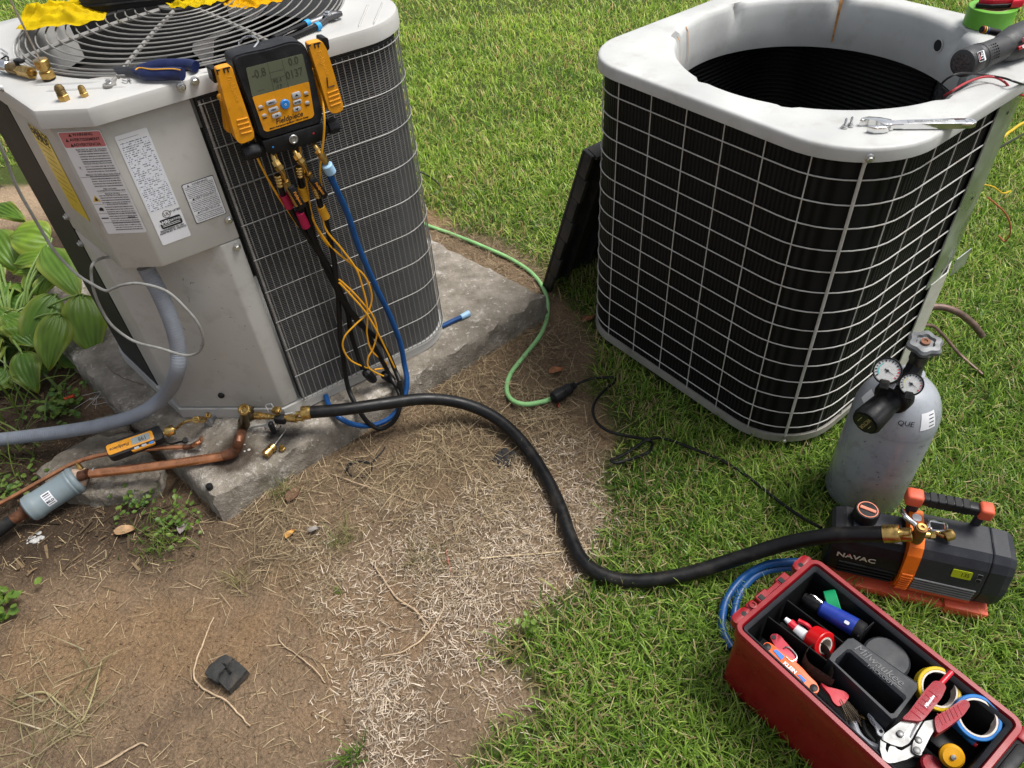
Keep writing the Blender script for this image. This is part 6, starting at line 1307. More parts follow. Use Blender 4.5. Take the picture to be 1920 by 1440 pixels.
roll('tape_roll', 'yellow tape roll under the red handle of the locking pliers', (1757, 1292), .188, wx * .3 + V(0, 0, .9) - wy * .2, .027, .036, .019, M('yellow_vinyl', (.62, .43, .015), .3, var=.08))
roll('tape_roll', 'blue tape roll in the tray corner beside the locking pliers', (1829, 1346), .188, V(0, 0, 1) + wx * .2 - wy * .3, .027, .036, .024, M('blue_tape', (.012, .16, .47), .5, var=.08))
# white tube with red nozzle
t = inbox('sealant_tube', 'small white tube with red nozzle behind the red tape roll', 'tube', 1495, 1178, ZI + .03)
a, c = TF @ lp(1472, 1160, .188), TF @ lp(1512, 1194, .185); b = MB(); d = (c - a); b.tube([a, a.lerp(c, .25)], [.004, .006], 10); b.build('nozzle_cap', m_white, t); b = MB(); b.tube([a.lerp(c, .22), a.lerp(c, .5)], [.008, .009], 10); b.build('red_collar', m_rp, t); b = MB(); b.tube([a.lerp(c, .5), c], [.009, .010], 10, flat=.6); b.build('tube_body', m_white, t)
b = MB(); b.tube(spline([a.lerp(c, .3) + V(.01, .0, .012), a.lerp(c, .6) + V(.016, 0, .012), a.lerp(c, .9) + V(.014, .004, .004)], 6), .004, 8); b.build('trigger', m_rp, t)
def flat_tool(name, label, cat, pxs, z, th, mat, part, tilt=0, bev=.002):
    t = inbox(name, label, cat, pxs[0][0], pxs[0][1], z - th); b = MB(TF); pl = ccw(round_poly([(lp(*q, z).x, lp(*q, z).y) for q in pxs], .004)); b.prism(pl, z - th, z, bev, 2); b.build(part, mat, t); return t
t = flat_tool('folding_knife', 'red folding utility knife lying next to the orange multi tool', 'knife', [(1443, 1192), (1452, 1187), (1462, 1190), (1470, 1200), (1490, 1222), (1497, 1236), (1490, 1245), (1474, 1238), (1455, 1215)], .186, .014, M('knife_red', (.30, .02, .035), .38, .3, var=.12), 'handle')
p = TF @ lp(1451, 1195, .187); b = MB(); b.lathe([(.004, 0), (.004, .0006), (0, .0007)], p, (0, 0, 1), 14); b.build('lanyard_hole', m_dark, t); b = MB(); b.tube(spline([TF @ lp(*q, .1885) for q in ((1470, 1215), (1477, 1213), (1488, 1222), (1494, 1233), (1484, 1240), (1474, 1232))], 5), .0012, 6); b.build('belt_clip', m_chrome, t)
t = flat_tool('multi_tool', 'orange and blue multi tool lettered KLEIN along the tray edge', 'tool', [(x + 5, y - 3) for x, y in ((1425, 1211), (1434, 1206), (1445, 1212), (1458, 1224), (1478, 1236), (1500, 1256), (1512, 1270), (1526, 1283), (1532, 1296), (1527, 1303), (1516, 1301), (1500, 1288), (1478, 1270), (1452, 1248), (1436, 1228))], .188, .016, M('tool_orange', (.72, .11, .02), .4, var=.1), 'body')
m_tb2 = M('inlay_blue', (.02, .14, .45), .4)
for pp in ([(1449, 1219), (1457, 1218), (1471, 1231), (1465, 1238)], [(1495, 1265), (1501, 1265), (1512, 1276), (1507, 1280)]): b = MB(TF); b.prism(ccw([(lp(*q, .189).x, lp(*q, .189).y) for q in pp]), .1882, .1892); b.build('blue_inlay', m_tb2, t)
for q in ((1439, 1213), (1526, 1290)): b = MB(); b.lathe([(.0065, 0), (.0065, .002), (.003, .003), (0, .003)], TF @ lp(*q, .188), (0, 0, 1), 18); b.build('pivot_screw', m_black, t)
k0, k1 = lp(1473, 1245, .1895), lp(1489, 1259, .1895); kd = k1 - k0; kf = TF @ Matrix.Translation((k0 + k1) / 2 + V(0, 0, .0002)) @ Matrix.Rotation(math.atan2(kd.y, kd.x), 4, 'Z'); text('KLEIN', kf, .0095, m_white, t, 'brand_lettering', bold=.0003)
# abrasive cloth strip
t = inbox('abrasive_cloth', 'brown strip of abrasive cloth curled into a loop in the tray', 'cloth', 1520, 1262, ZI + .02)
lo = [TF @ lp(*q, .168) for q in ((1556, 1292), (1530, 1275), (1508, 1258), (1503, 1240), (1514, 1226), (1530, 1222), (1545, 1234), (1551, 1255), (1554, 1278), (1550, 1287))]
sp2 = spline(lo, 6); b = MB(); b.loft([[p + V(0, 0, z) for p in sp2] for z in (0, .012, .024, .036)], False); b.loft([[p + V(0, 0, z) + (p - (TF @ lp(1530, 1250, .158))).normalized() * -.0008 for p in sp2] for z in (0, .036)], False); o_ = b.build('cloth_strip', M('abrasive_brown', (.055, .038, .027), .85, var=.3, scale=150, bump=.4, bscale=900), t, fix=False)
# red plastic brush
t = flat_tool('acid_brush', 'flat red brush with worn dark bristles in the tray', 'brush', [(1538, 1279), (1552, 1288), (1566, 1291), (1584, 1296), (1593, 1305), (1584, 1319), (1572, 1325), (1562, 1316), (1556, 1302), (1544, 1288)], .184, .007, M('brush_red', (.40, .012, .025), .42, var=.12), 'handle')
b = MB(); q0, q1 = TF @ lp(1580, 1316, .181), TF @ lp(1600, 1348, .178); ddv = (q1 - q0)
for k in range(90):
    o = V(rnd.uniform(-.009, .009), rnd.uniform(-.009, .009), rnd.uniform(-.005, .005)); b.tube([q0 + o * .7, q0 + ddv * rnd.uniform(.75, 1.1) + o * 1.3], [.0006, .0004], 3)
b.build('bristles', M('bristle_brown', (.13, .10, .07), .8, var=.4), t)
# locking pliers
t = inbox('locking_pliers', 'chrome locking pliers with two dark red grips lying across the tray', 'pliers', 1720, 1370, .19)
m_plc = M('pliers_chrome', (.20, .20, .197), .5, .9, var=.08, scale=50, dirt=((.35, .34, .33), .5, 60)); m_gr = M('grip_dark_red', (.26, .010, .02), .5, var=.15, scale=60, bump=.3, bscale=500, dirt=((.04, .03, .03), .5, 40))
zt = .212
def tz(pp, z): return ccw([(lp(*q, z).x, lp(*q, z).y) for q in pp])
b = MB(TF); b.prism(ccw(round_poly(tz([(1652, 1385), (1658, 1376), (1690, 1352), (1698, 1349), (1722, 1353), (1718, 1372), (1704, 1394), (1690, 1401), (1672, 1396), (1660, 1390)], zt), .003)), zt - .010, zt, .0018, 2); b.build('upper_jaw_plate', m_plc, t)
b = MB(TF); b.prism(ccw(round_poly(tz([(1651, 1386), (1650, 1405), (1655, 1424), (1666, 1431), (1678, 1430), (1700, 1424), (1716, 1416), (1728, 1416), (1730, 1405), (1710, 1396), (1690, 1408), (1682, 1404), (1676, 1398), (1668, 1399), (1664, 1412), (1660, 1404), (1662, 1392)], zt - .003), .0015)), zt - .013, zt - .003, .0012, 1); b.build('jaw', m_plc, t)
b = MB(TF); b.prism(ccw(round_poly(tz([(1722, 1372), (1734, 1352), (1753, 1349), (1756, 1362), (1744, 1382), (1730, 1410), (1720, 1416), (1710, 1408), (1712, 1392)], zt + .002), .003)), zt - .009, zt + .002, .0018, 2); b.build('lower_lever', m_plc, t)
for q in ((1688, 1376), (1722, 1388), (1719, 1407)): b = MB(); b.lathe([(.0055, 0), (.0055, .002), (.004, .003), (0, .0032)], TF @ lp(*q, zt + .0018), (0, 0, 1), 18); b.build('rivet', m_plc, t)
b = MB(TF); b.tube(spline([lp(1727, 1350, zt), lp(1716, 1368, zt), lp(1707, 1384, zt - .002)], 6), .003, 8); b.build('tension_spring', m_steel, t)
for (pp, nm, zz) in (([(1690, 1348), (1704, 1335), (1736, 1292), (1752, 1275), (1768, 1279), (1775, 1288), (1766, 1308), (1740, 1340), (1728, 1353)], 'grip', zt + .008), ([(1752, 1344), (1772, 1333), (1802, 1312), (1814, 1312), (1820, 1322), (1808, 1340), (1780, 1362), (1758, 1376), (1754, 1362)], 'grip', zt + .008)):
    b = MB(TF); b.prism(ccw(round_poly(tz(pp, zz), .006)), zz - .020, zz, .006, 3); gp_ = b.build(nm, m_gr, t)
    e0, e1 = Vector(pp[0]).lerp(Vector(pp[-1]), .5), Vector(pp[len(pp) // 2])
    for k in range(6):
        m_ = e0.lerp(e1, .14 + k * .11); dv = (e1 - e0).normalized(); nv = Vector((-dv.y, dv.x)) * (12 - k * .3); q0, q1 = m_ + nv, m_ - nv
        b = MB(); b.cyl(TF @ lp(q0.x, q0.y, zz - .0005), TF @ lp(q1.x, q1.y, zz - .0005), .0012, .0012, 6); b.build('grip_ridge', m_gr, gp_)
b = MB(); b.cyl(TF @ lp(1762, 1284, zt + .002), TF @ lp(1784, 1260, zt + .006), .0045, .0045, 12); b.build('adjusting_screw', m_rp, t)
k0, k1 = lp(1738, 1322, zt + .0085), lp(1748, 1308, zt + .0085); kd = k1 - k0; kf = TF @ Matrix.Translation((k0 + k1) / 2) @ Matrix.Rotation(math.atan2(kd.y, kd.x), 4, 'Z'); text('Milwaukee', kf, .0065, m_white, t, 'brand_lettering', shear=.3, bold=.0002)
text('TORQUE LOCK', TF @ Matrix.Translation(lp(1703, 1370, zt + .0003)) @ Matrix.Rotation(math.atan2(kd.y, kd.x), 4, 'Z'), .0048, m_steel, t, 'stamped_lettering'); 
# marker, knob clamp, small fittings in the tray
t = inbox('marker_pen', 'blue marker pen with red end under the pliers', 'pen', 1812, 1380, ZI + .04); a, c = TF @ lp(1784, 1354, .168), TF @ lp(1832, 1398, .168); b = MB(); b.tube([a, a.lerp(c, .45)], .0052, 12); b.build('barrel', m_tb2, t); b = MB(); b.tube([a.lerp(c, .45), a.lerp(c, .52)], .0050, 12); b.build('band', m_white, t); b = MB(); b.tube([a.lerp(c, .52), a.lerp(c, .9)], .0056, 12); b.build('cap', MATS['blue_tape'], t); b = MB(); b.tube([a.lerp(c, .9), c], [.0052, .0046], 12); b.build('cap_end', m_rp, t)
t = inbox('orange_knob_clamp', 'black clamp with round amber knob near the tray corner', 'clamp', 1785, 1420, ZI + .03); p = TF @ lp(1785, 1418, .172); b = MB(); b.lathe([(.017, -.008), (.019, -.005), (.019, .001), (.015, .005), (.0, .006)], p, V(-.2, -.5, .85), 28); b.build('knob', M('amber_plastic', (.62, .30, .01), .38, var=.1), t); b = MB(); b.lathe([(.004, .005), (.004, .009), (0, .0095)], p, V(-.2, -.5, .85), 12); b.build('knob_screw', m_steel, t)
b = MB(TF); q = lp(1770, 1400, .15); b.box((q.x, q.y, .145), (.05, .03, .03), .006, 2); b.build('clamp_body', m_black, t)
t = inbox('grey_tube', 'short bent piece of grey tubing in the tray', 'tube', 1620, 1385, ZI + .02); b = MB(); b.tube(spline([TF @ lp(*q, .155) for q in ((1598, 1355), (1608, 1378), (1624, 1394), (1644, 1404))], 6), .0075, 12); b.build('tubing', M('tube_grey', (.25, .26, .29), .4), t); b = MB(); b.tube(spline([TF @ lp(*q, .150) for q in ((1618, 1352), (1624, 1372), (1640, 1392))], 6), .006, 10); b.build('rubber_tubing', m_rubber, t)
t = inbox('brass_adapter', 'small brass adapter standing in the tray beside the white key', 'fitting', 1622, 1345, ZI); p = TF @ lp(1622, 1346, ZI + .03); b = MB(); b.lathe([(.006, -.03), (.0065, 0), (.0075, .001), (.0075, .010), (.0045, .011)] + [(.0045 if k % 2 else .0052, .012 + k * .0016) for k in range(9)], p, V(-.25, .15, 1), 14); b.build('adapter_body', m_brass, t)
t = flat_tool('valve_key', 'white key lettered APPION lying in the tray', 'key', [(1626, 1338), (1633, 1335), (1640, 1350), (1652, 1362), (1659, 1372), (1654, 1382), (1645, 1376), (1643, 1364), (1634, 1354)], .168, .004, m_white, 'key_blade', bev=.001)
k0, k1 = lp(1640, 1359, .1685), lp(1629, 1341, .1685); kd = k1 - k0; text('APPION', TF @ Matrix.Translation((k0 + k1) / 2) @ Matrix.Rotation(math.atan2(kd.y, kd.x), 4, 'Z'), .0055, m_ink, t, 'brand_lettering'); b = MB(); b.lathe([(.0032, 0), (0, .0005)], TF @ lp(1652, 1371, .1683), (0, 0, 1), 12); b.build('key_hole', m_dark, t)
t = inbox('red_cap', 'dark red ribbed plastic cap at the near end of the tray', 'cap', 1735, 1440, ZI); b = MB(); b.lathe([(.016, 0), (.017, .002), (.017, .03), (.014, .034), (0, .035)], TF @ lp(1735, 1446, ZI + .02), (0, 0, 1), 30, fac=lambda k: 1 if k % 2 else .95); b.build('cap_body', m_gr, t)
# blue hose coil behind the tool box
b = MB(); b.tube(spline([W(*q) for q in ((1540, 1062, .05), (1500, 1054, .055), (1440, 1058, .05), (1395, 1082, .03), (1364, 1120, .02), (1354, 1160, .016), (1358, 1190, .013), (1372, 1215, .010))], 8), .0085, 12)
bh = b.build('hose_loop', m_hblue); tag(bh, 'blue hose coiled on the grass behind the red tool box', 'hose'); b = MB(); b.tube(spline([W(*q) for q in ((1540, 1072, .03), (1480, 1064, .035), (1425, 1075, .03), (1392, 1105, .02), (1378, 1140, .016), (1376, 1180, .012))], 8), .0085, 12); b.build('hose_turn', m_hblue, bh)
# ------------------------------------------------------------ things on the new unit's lid
ZL = LU_TOP + .0005
UP = V(0, 0, 1)
def stack(name, label, cat, px, py, prof, mat, part='body', seg=16, z=ZL, hexz=None, ax=(0, 0, 1)):
    p = W(px, py, z); t = thing(name, label, cat, p); b = MB(); b.lathe(prof, p, ax, seg)
    if hexz: b.lathe(hexz, p, ax, 6)
    b.build(part, mat, t); return t, p
t, p = stack('core_puller', 'upright brass valve core puller with long steel rod on the lid', 'fitting', 93, 149, [(.0125, .004), (.0125, .014), (.0105, .016), (.009, .018), (.009, .021), (.0135, .022), (.0135, .036), (.012, .038), (.004, .0385)], m_brass, hexz=[(.0145, .004), (.0145, .0145), (.0125, .0155)])
b = MB(); b.lathe([(.0115, 0), (.0115, .005)], p, UP, 18); b.build('rubber_seal', m_rubber, t)
b = MB(); b.tube([p + V(0, 0, .036), p + V(-.001, 0, .150)], .0019, 8); b.build('steel_rod', m_steel, t)
m_dbr = M('dark_brass', (.22, .15, .06), .4, .9, var=.4, scale=90)
for k, (q, s, lab_) in enumerate((((121, 187), 1.0, 'larger brass flare plug standing on the lid corner'), ((159, 180), .72, 'smaller brass flare plug standing on the lid corner'))):
    t, p = stack('flare_plug', lab_, 'fitting', *q, [(.0085 * s, 0), (.0085 * s, .008 * s)], m_brass, hexz=[(.0105 * s, 0), (.0105 * s, .009 * s), (.009 * s, .010 * s)])
    b = MB(); b.lathe([(.0085 * s, .009 * s)] + [(.0088 * s if j % 2 else .0080 * s, .010 * s + j * .0013 * s) for j in range(8)] + [(.0085 * s, .021 * s), (.006 * s, .026 * s), (.003 * s, .0275 * s), (0, .0276 * s)], p, UP, 18); b.build('threaded_nose', m_dbr if k == 0 else m_brass, t)
t = thing('ball_valve', 'small brass ball valve with black handle and chrome nut on the lid edge', 'valve', W(40, 140, ZL)); a, c = W(4, 124, ZL + .012), W(60, 137, ZL + .011); d = (c - a)
b = MB(); b.tube([a.lerp(c, .55), c], [.011, .0115], 6); b.lathe([(.006, 0), (.005, .008), (.0025, .0085), (.0025, .004)], c, d, 12); b.build('valve_nose', m_brass, t); b = MB(); b.cyl(a.lerp(c, .25), a.lerp(c, .6), .0105, .0105, 14); b.build('valve_body', m_dbr, t)
b = MB(); b.cyl(a - d * .05, a.lerp(c, .27), .012, .012, 18, bev=.002); b.build('chrome_nut', m_chrome, t); b = MB(); q = a.lerp(c, .62); b.box((0, 0, 0), (.022, .012, .006), .002, 2, fr=frame(q + V(.004, .004, .016), d, UP)); b.cyl(q, q + V(0, 0, .015), .004, .004, 10); b.build('valve_handle', m_black, t)
b = MB(); b.tube([a + V(.016 * math.cos(x * .52) - .006, .016 * math.sin(x * .52) + .012, .006 + .004 * math.sin(x)) for x in range(12)], .0016, 6, closed=True); b.build('tether_ring', m_rubber, t)
# blue-handled pliers
t = thing('pliers', 'pliers with thick blue grips lying on the lid beside the fan grille', 'pliers', W(290, 140, ZL)); m_navy = M('navy_grip', (.007, .014, .065), .45, var=.12, scale=60, bump=.15, bscale=500); m_gunm = M('gunmetal', (.10, .10, .105), .4, .85, var=.25)
def wl(z, *pp): return [W(x, y, z) for x, y in pp]
pj = wl(ZL + .012, (262, 136), (240, 133), (214, 128))
b = MB(); b.tube(pj, [.009, .0085, .004], 10, flat=.55); b.tube(wl(ZL + .010, (262, 139), (240, 137), (217, 135)), [.008, .0075, .004], 10, flat=.55); b.build('jaws', m_gunm, t)
b = MB(); b.tube(spline(wl(ZL + .013, (252, 133), (272, 138), (300, 139), (325, 138), (342, 139)), 5), [.007 + .0055 * min(1, i / 5) for i in range(21)], 12, flat=.75); b.build('grip', m_navy, t)
b = MB(); b.tube(spline(wl(ZL + .012, (258, 128), (290, 123), (320, 121), (350, 121), (367, 125)), 5), [.006 + .005 * min(1, i / 6) for i in range(21)], 12, flat=.75); b.build('grip', m_navy, t)
b = MB(); b.tube(spline(wl(ZL + .0235, (254, 131), (262, 127), (285, 130), (320, 129), (338, 131)), 5), .0011, 6); b.build('yellow_piping', m_cyel, t)
# black tongue-and-groove pliers
t = thing('slip_joint_pliers', 'black slip joint pliers with light blue bands beside the gauge hook', 'pliers', W(580, 50, ZL)); m_lb = M('light_blue_band', (.02, .30, .62), .4)
for k, pp in enumerate((((514, 73), (540, 61), (572, 46)), ((541, 74), (565, 63), (592, 51)))):
    b = MB(); b.tube(spline(wl(ZL + .009, *pp), 5), [.0085] * 2 + [.0075] * 9, 12, flat=.8); b.build('handle', m_black, t); e = Vector(pp[-1]); f_ = Vector(pp[-2]); dv = (e - f_).normalized()
    b = MB(); b.cyl(W(e.x, e.y, ZL + .009), W(e.x + dv.x * 8, e.y + dv.y * 8, ZL + .009), .0082, .0080, 12); b.build('blue_band', m_lb, t)
    b = MB(); b.tube(wl(ZL + .009, (e.x + 6, e.y - 3), (612, 31 + 6 * k), (628, 26 + 5 * k), (641, 25 + 2 * k)), [.006, .009, .008, .005], 10, flat=.6); b.build('jaw', m_gunm, t)
bolt(frame(W(614, 27, ZL + .016), (1, 0, 0), UP), .006, .006, m_chrome, t, 'pivot_bolt')
b = MB(); b.tube(spline(wl(ZL + .004, (229, 150), (237, 152), (241, 148), (246, 152)), 5), .0012, 6); tag(b.build('wire_offcut', m_steel), 'tiny twisted wire offcut on the lid below the blue pliers', 'wire')
# yellow cloths
def cloth(name, label, ctr, lx, ly, rot, z0, h, seed, mat, nt=96, nr=30):
    """crumpled rag: wandering outline, several sharp folds that fade out towards a soft rolled edge"""
    b = MB(frame((ctr.x, ctr.y, z0), rotz=rot)); rows = []; folds = [(mnoise.noise(V(seed, k, 0)) * 3.1 + k * 1.1, 14 + 9 * mnoise.noise(V(k, seed, 2)), mnoise.noise(V(k, 3, seed)) * 6) for k in range(5)]
    for i in range(nr + 1):
        f = i / nr; r = []
        for j in range(nt):
            a = 2 * math.pi * j / nt; out = 1 + .30 * mnoise.noise(V(math.cos(a) * 1.3 + seed, math.sin(a) * 1.3, seed)) + .10 * mnoise.noise(V(math.cos(a) * 4, math.sin(a) * 4 + seed, 3))
            x, y = math.cos(a) * out * f, math.sin(a) * out * f; wx_, wy_ = x + .25 * mnoise.noise(V(x * 2, y * 2, seed)), y + .25 * mnoise.noise(V(x * 2, y * 2, seed + 4)); z = 0
            for k, (an, fr_, ph) in enumerate(folds): s_ = math.cos(an) * wx_ + math.sin(an) * wy_; z += max(0, 1 - abs(math.sin(s_ * fr_ * .28 + ph)) * 1.9) ** 1.3 * (.5 - .06 * k)
            edge = 1 - f ** 5; r.append(V(x * lx / 2, y * ly / 2, .004 + h * (.28 * (1 - f * f) + .75 * z * edge) + .003 * mnoise.noise(V(x * 9, y * 9, seed)) + (.004 * math.sin(a * 7 + seed) ** 2 if f > .9 else 0)))
        rows.append(r)
    b.loft(rows, True); o = b.build(name, mat, None, smooth=180, fix=False); tag(o, label, 'cloth', 'yellow cleaning cloths'); return o
m_cl = M('yellow_microfibre', (.60, .42, .004), .95, var=.2, scale=60, bump=.9, bscale=900, dirt=((.10, .085, .02), .35, 14), spec=.1)
GZ = LU_TOP + .022
cloth('microfibre_cloth', 'crumpled yellow cloth with black smudges on the grille', W(130, 22, GZ + .01), .21, .17, .3, GZ, .040, 3.3, m_cl)
cloth('microfibre_cloth', 'small folded yellow cloth in the middle of the grille', W(372, 2, GZ + .01), .13, .08, .2, GZ + .006, .018, 8.1, m_cl)
cloth('microfibre_cloth', 'yellow cloth corner hanging over the far side of the grille', W(478, 2, GZ), .12, .12, -.5, GZ - .002, .018, 5.7, M('amber_microfibre', (.62, .32, .004), .95, var=.15, scale=60, bump=.9, bscale=900, spec=.1))
t = thing('tool_pouch', 'black fabric pouch lying on top of the fan grille', 'pouch', (LUC.x - .07, LUC.y + .045, GZ + .008)); b = MB(frame((LUC.x - .07, LUC.y + .045, GZ + .008), rotz=.1)); P_ = rrect(-.15, -.07, .15, .08, .05, 6); b.loft([[V(x * f, y * f, z) for x, y in P_] for f, z in ((.93, .0), (1., .012), (.98, .035), (.86, .055), (.6, .062))], True); b.poly([V(x * .6, y * .6, .062) for x, y in P_]); b.build('pouch_body', M('black_fabric', (.012, .012, .013), .8, bump=.4, bscale=900), t)
b = MB(frame((LUC.x - .07, LUC.y + .045, GZ + .008), rotz=.1)); b.tube([V(x * 1.005, y * 1.005, .014) for x, y in P_], .003, 6, closed=True); b.build('piping', m_rubber, t)
b = MB(); b.tube(spline(wl(ZL + .006, (2, 92), (8, 96), (14, 101), (6, 104)), 5), .0018, 6); tag(b.build('wire_clip', m_steel), 'small steel spring clip on the lid beside the chrome nut', 'clip')

# ------------------------------------------------------------ cords on the ground
def gp3(px, py, r): p = W(px, py, 0.0); z = float(gz(p.x, p.y)[0]) + r; return W(px, py, z + .002)
t = thing('green_power_cord', 'light green extension cord curving from the pad corner to the black connector', 'cord', W(960, 700, 0))
gpp = [(700, 395, .0), (760, 405, .0), (802, 423, .0), (850, 440, .0), (905, 462, .0), (960, 487, .0), (1000, 515, .0), (1022, 548, .0), (1027, 585, .0), (1015, 625, .0), (985, 665, .0), (958, 700, .0), (950, 730, .0), (960, 750, .0), (985, 758, .0), (1018, 753, .0), (1036, 747, .0)]
b = MB(); b.tube(spline([gp3(x, y, .006 + (.010 if x < 1030 and y > 745 else 0)) for x, y, _ in gpp], 8), .0066, 10); b.build('green_cable', M('green_cable', (.25, .52, .20), .45, var=.1, scale=20, dirt=((.16, .17, .10), .35, 30)), t)
a, c = W(1036, 748, .022), W(1078, 722, .022); d = (c - a); b = MB(); b.lathe([(.011, 0), (.017, .004), (.0185, .010), (.0185, d.length * .42), (.0165, d.length * .45), (.0165, d.length * .75), (.012, d.length * .8), (.0095, d.length)], a, d, 22, fac=lambda k: 1 if k % 3 else .96); b.build('connector', m_black, t)
t = thing('power_cord', 'thin black power cord winding through the grass from the connector to the pump', 'cord', W(1250, 830, 0))
pp = [(1076, 723), (1105, 711), (1135, 708), (1152, 708), (1150, 718), (1130, 735), (1115, 755), (1112, 775), (1122, 795), (1145, 810), (1180, 818), (1212, 824), (1223, 832), (1215, 848), (1185, 860), (1155, 868), (1146, 862), (1158, 858), (1190, 840), (1215, 824), (1245, 822), (1290, 838), (1350, 862), (1400, 892), (1450, 932), (1500, 968), (1540, 990)]
b = MB(); b.tube(spline([W(x, y, (.022 if x > 1085 else .02) + (.012 if x in (1215, 1212) else 0) + max(0, (x - 1480)) * .0009) for x, y in pp], 7), .0040, 9); b.build('black_cable', m_hose, t)
b = MB(); b.tube(spline([gp3(x, y, .002) for x, y in ((648, 885), (655, 868), (680, 864), (697, 872), (692, 888), (672, 894), (654, 888), (655, 872), (676, 866), (695, 868), (708, 856), (718, 845), (722, 838))], 7), .0019, 6); tag(b.build('wire_loop', m_cb), 'thin black wire loop lying on the straw beside the pad', 'wire')
b = MB(); b.tube(spline([W(775, 318, .05), W(800, 328, .03), W(825, 348, .02), W(820, 362, .012), W(795, 368, .01)], 6), .0035, 7); tag(b.build('ground_cable', m_cb), 'dark cable in the grass behind the new unit', 'cable')
b = MB(); b.tube(spline([W(-60, 725, .05), W(0, 690, .05), W(30, 678, .06), W(45, 670, .06)], 6), .0085, 10); tag(b.build('drip_hose', m_rubber), 'short black hose end among the hosta leaves', 'hose')
# bits on the pad
ZQ = ZP + .001
t = thing('core_puller', 'brass valve core puller lying on the stained concrete pad', 'fitting', W(508, 848, ZQ)); a, c = W(499, 851, ZQ + .012), W(512, 838, ZQ + .012); d = c - a; b = MB(); b.lathe([(.011, -.004), (.0115, 0), (.0115, .012), (.009, .013), (.009, .016), (.0115, .017), (.0115, .028), (.004, .029)], a, d, 16); b.build('body', m_brass, t); b = MB(); b.tube([c, W(536, 806, ZQ + .010)], .0015, 6); b.build('steel_rod', m_steel, t)
t, p = stack('flare_plug', 'small brass plug lying on the pad next to the valve core puller', 'fitting', 530, 843, [(.006, 0), (.006, .012), (.0045, .016), (0, .0165)], m_brass, hexz=[(.0078, 0), (.0078, .006), (.0065, .007)], z=ZQ)
t, p = stack('plastic_cap', 'small black plastic cap standing near the corner of the pad', 'cap', 394, 915, [(.0078, 0), (.0084, .001), (.0084, .010), (.007, .012), (0, .0122)], m_black, z=ZQ)
t, p = stack('valve_cap', 'dark grey cap lying on the pad below the micron gauge knob', 'cap', 362, 900, [(.006, 0), (.0064, .001), (.0064, .008), (0, .0085)], m_rubber, z=ZQ) if False else (None, None)
# ------------------------------------------------------------ scraps on the soil
t = thing('rubber_scrap', 'folded scrap of black foam rubber lying on the bare soil', 'scrap', W(425, 1265, 0)); rf = frame(W(425, 1262, .003), rotz=R_(-38))
m_foam = M('black_foam', (.028, .028, .027), .85, var=.3, scale=60, bump=.6, bscale=300, dirt=((.12, .085, .05), .5, 30))
def scrap(pxs, z0, z1, name, seed, dome=0.0):
    P = [W(x, y, z1) for x, y in pxs]; n0 = len(P); D = []
    for i in range(n0):
        for j in range(5): D.append(P[i].lerp(P[(i + 1) % n0], j / 5))
    c = sum(D, Vector()) / len(D); jit = lambda p, k: p + V(mnoise.noise(p * 140 + V(seed, k, 0)) * .0022, mnoise.noise(p * 140 + V(0, seed, k)) * .0022, mnoise.noise(p * 90 + V(k, 0, seed)) * .0016)
    L4 = [[jit(V(p.x, p.y, z0), 1) for p in D], [jit(V(p.x, p.y, (z0 + z1) / 2), 2) for p in D], [jit(V(p.x, p.y, z1), 3) for p in D]]
    for f in (.1, .3, .55, .8): L4.append([jit(V(p.x, p.y, z1 + dome * math.sin(f * math.pi / 2)).lerp(V(c.x, c.y, z1 + dome), f), 4 + f) for p in D])
    b = MB(); b.loft(L4, True); b.poly(L4[-1]); b.poly(list(reversed(L4[0]))); return b.build(name, m_foam, t, smooth=50)
scrap([(408, 1276), (428, 1295), (464, 1256), (438, 1234), (424, 1246)], .002, .020, 'foam_body', 1, .003)
scrap([(384, 1262), (392, 1248), (414, 1230), (424, 1227), (437, 1233), (424, 1252), (412, 1262), (405, 1277), (392, 1272)], .004, .027, 'folded_flap', 4, .005)
b = MB(); b.tube(spline([W(x, y, .030) for x, y in ((414, 1243), (424, 1248), (433, 1262))], 5), .0022, 7); b.build('raised_seam', m_rubber, t)
m_twig = M('dry_twig', (.42, .31, .20), .8, var=.3, scale=60, bump=.3); m_twd = M('dark_twig', (.14, .095, .06), .85, var=.3, scale=60, bump=.3)
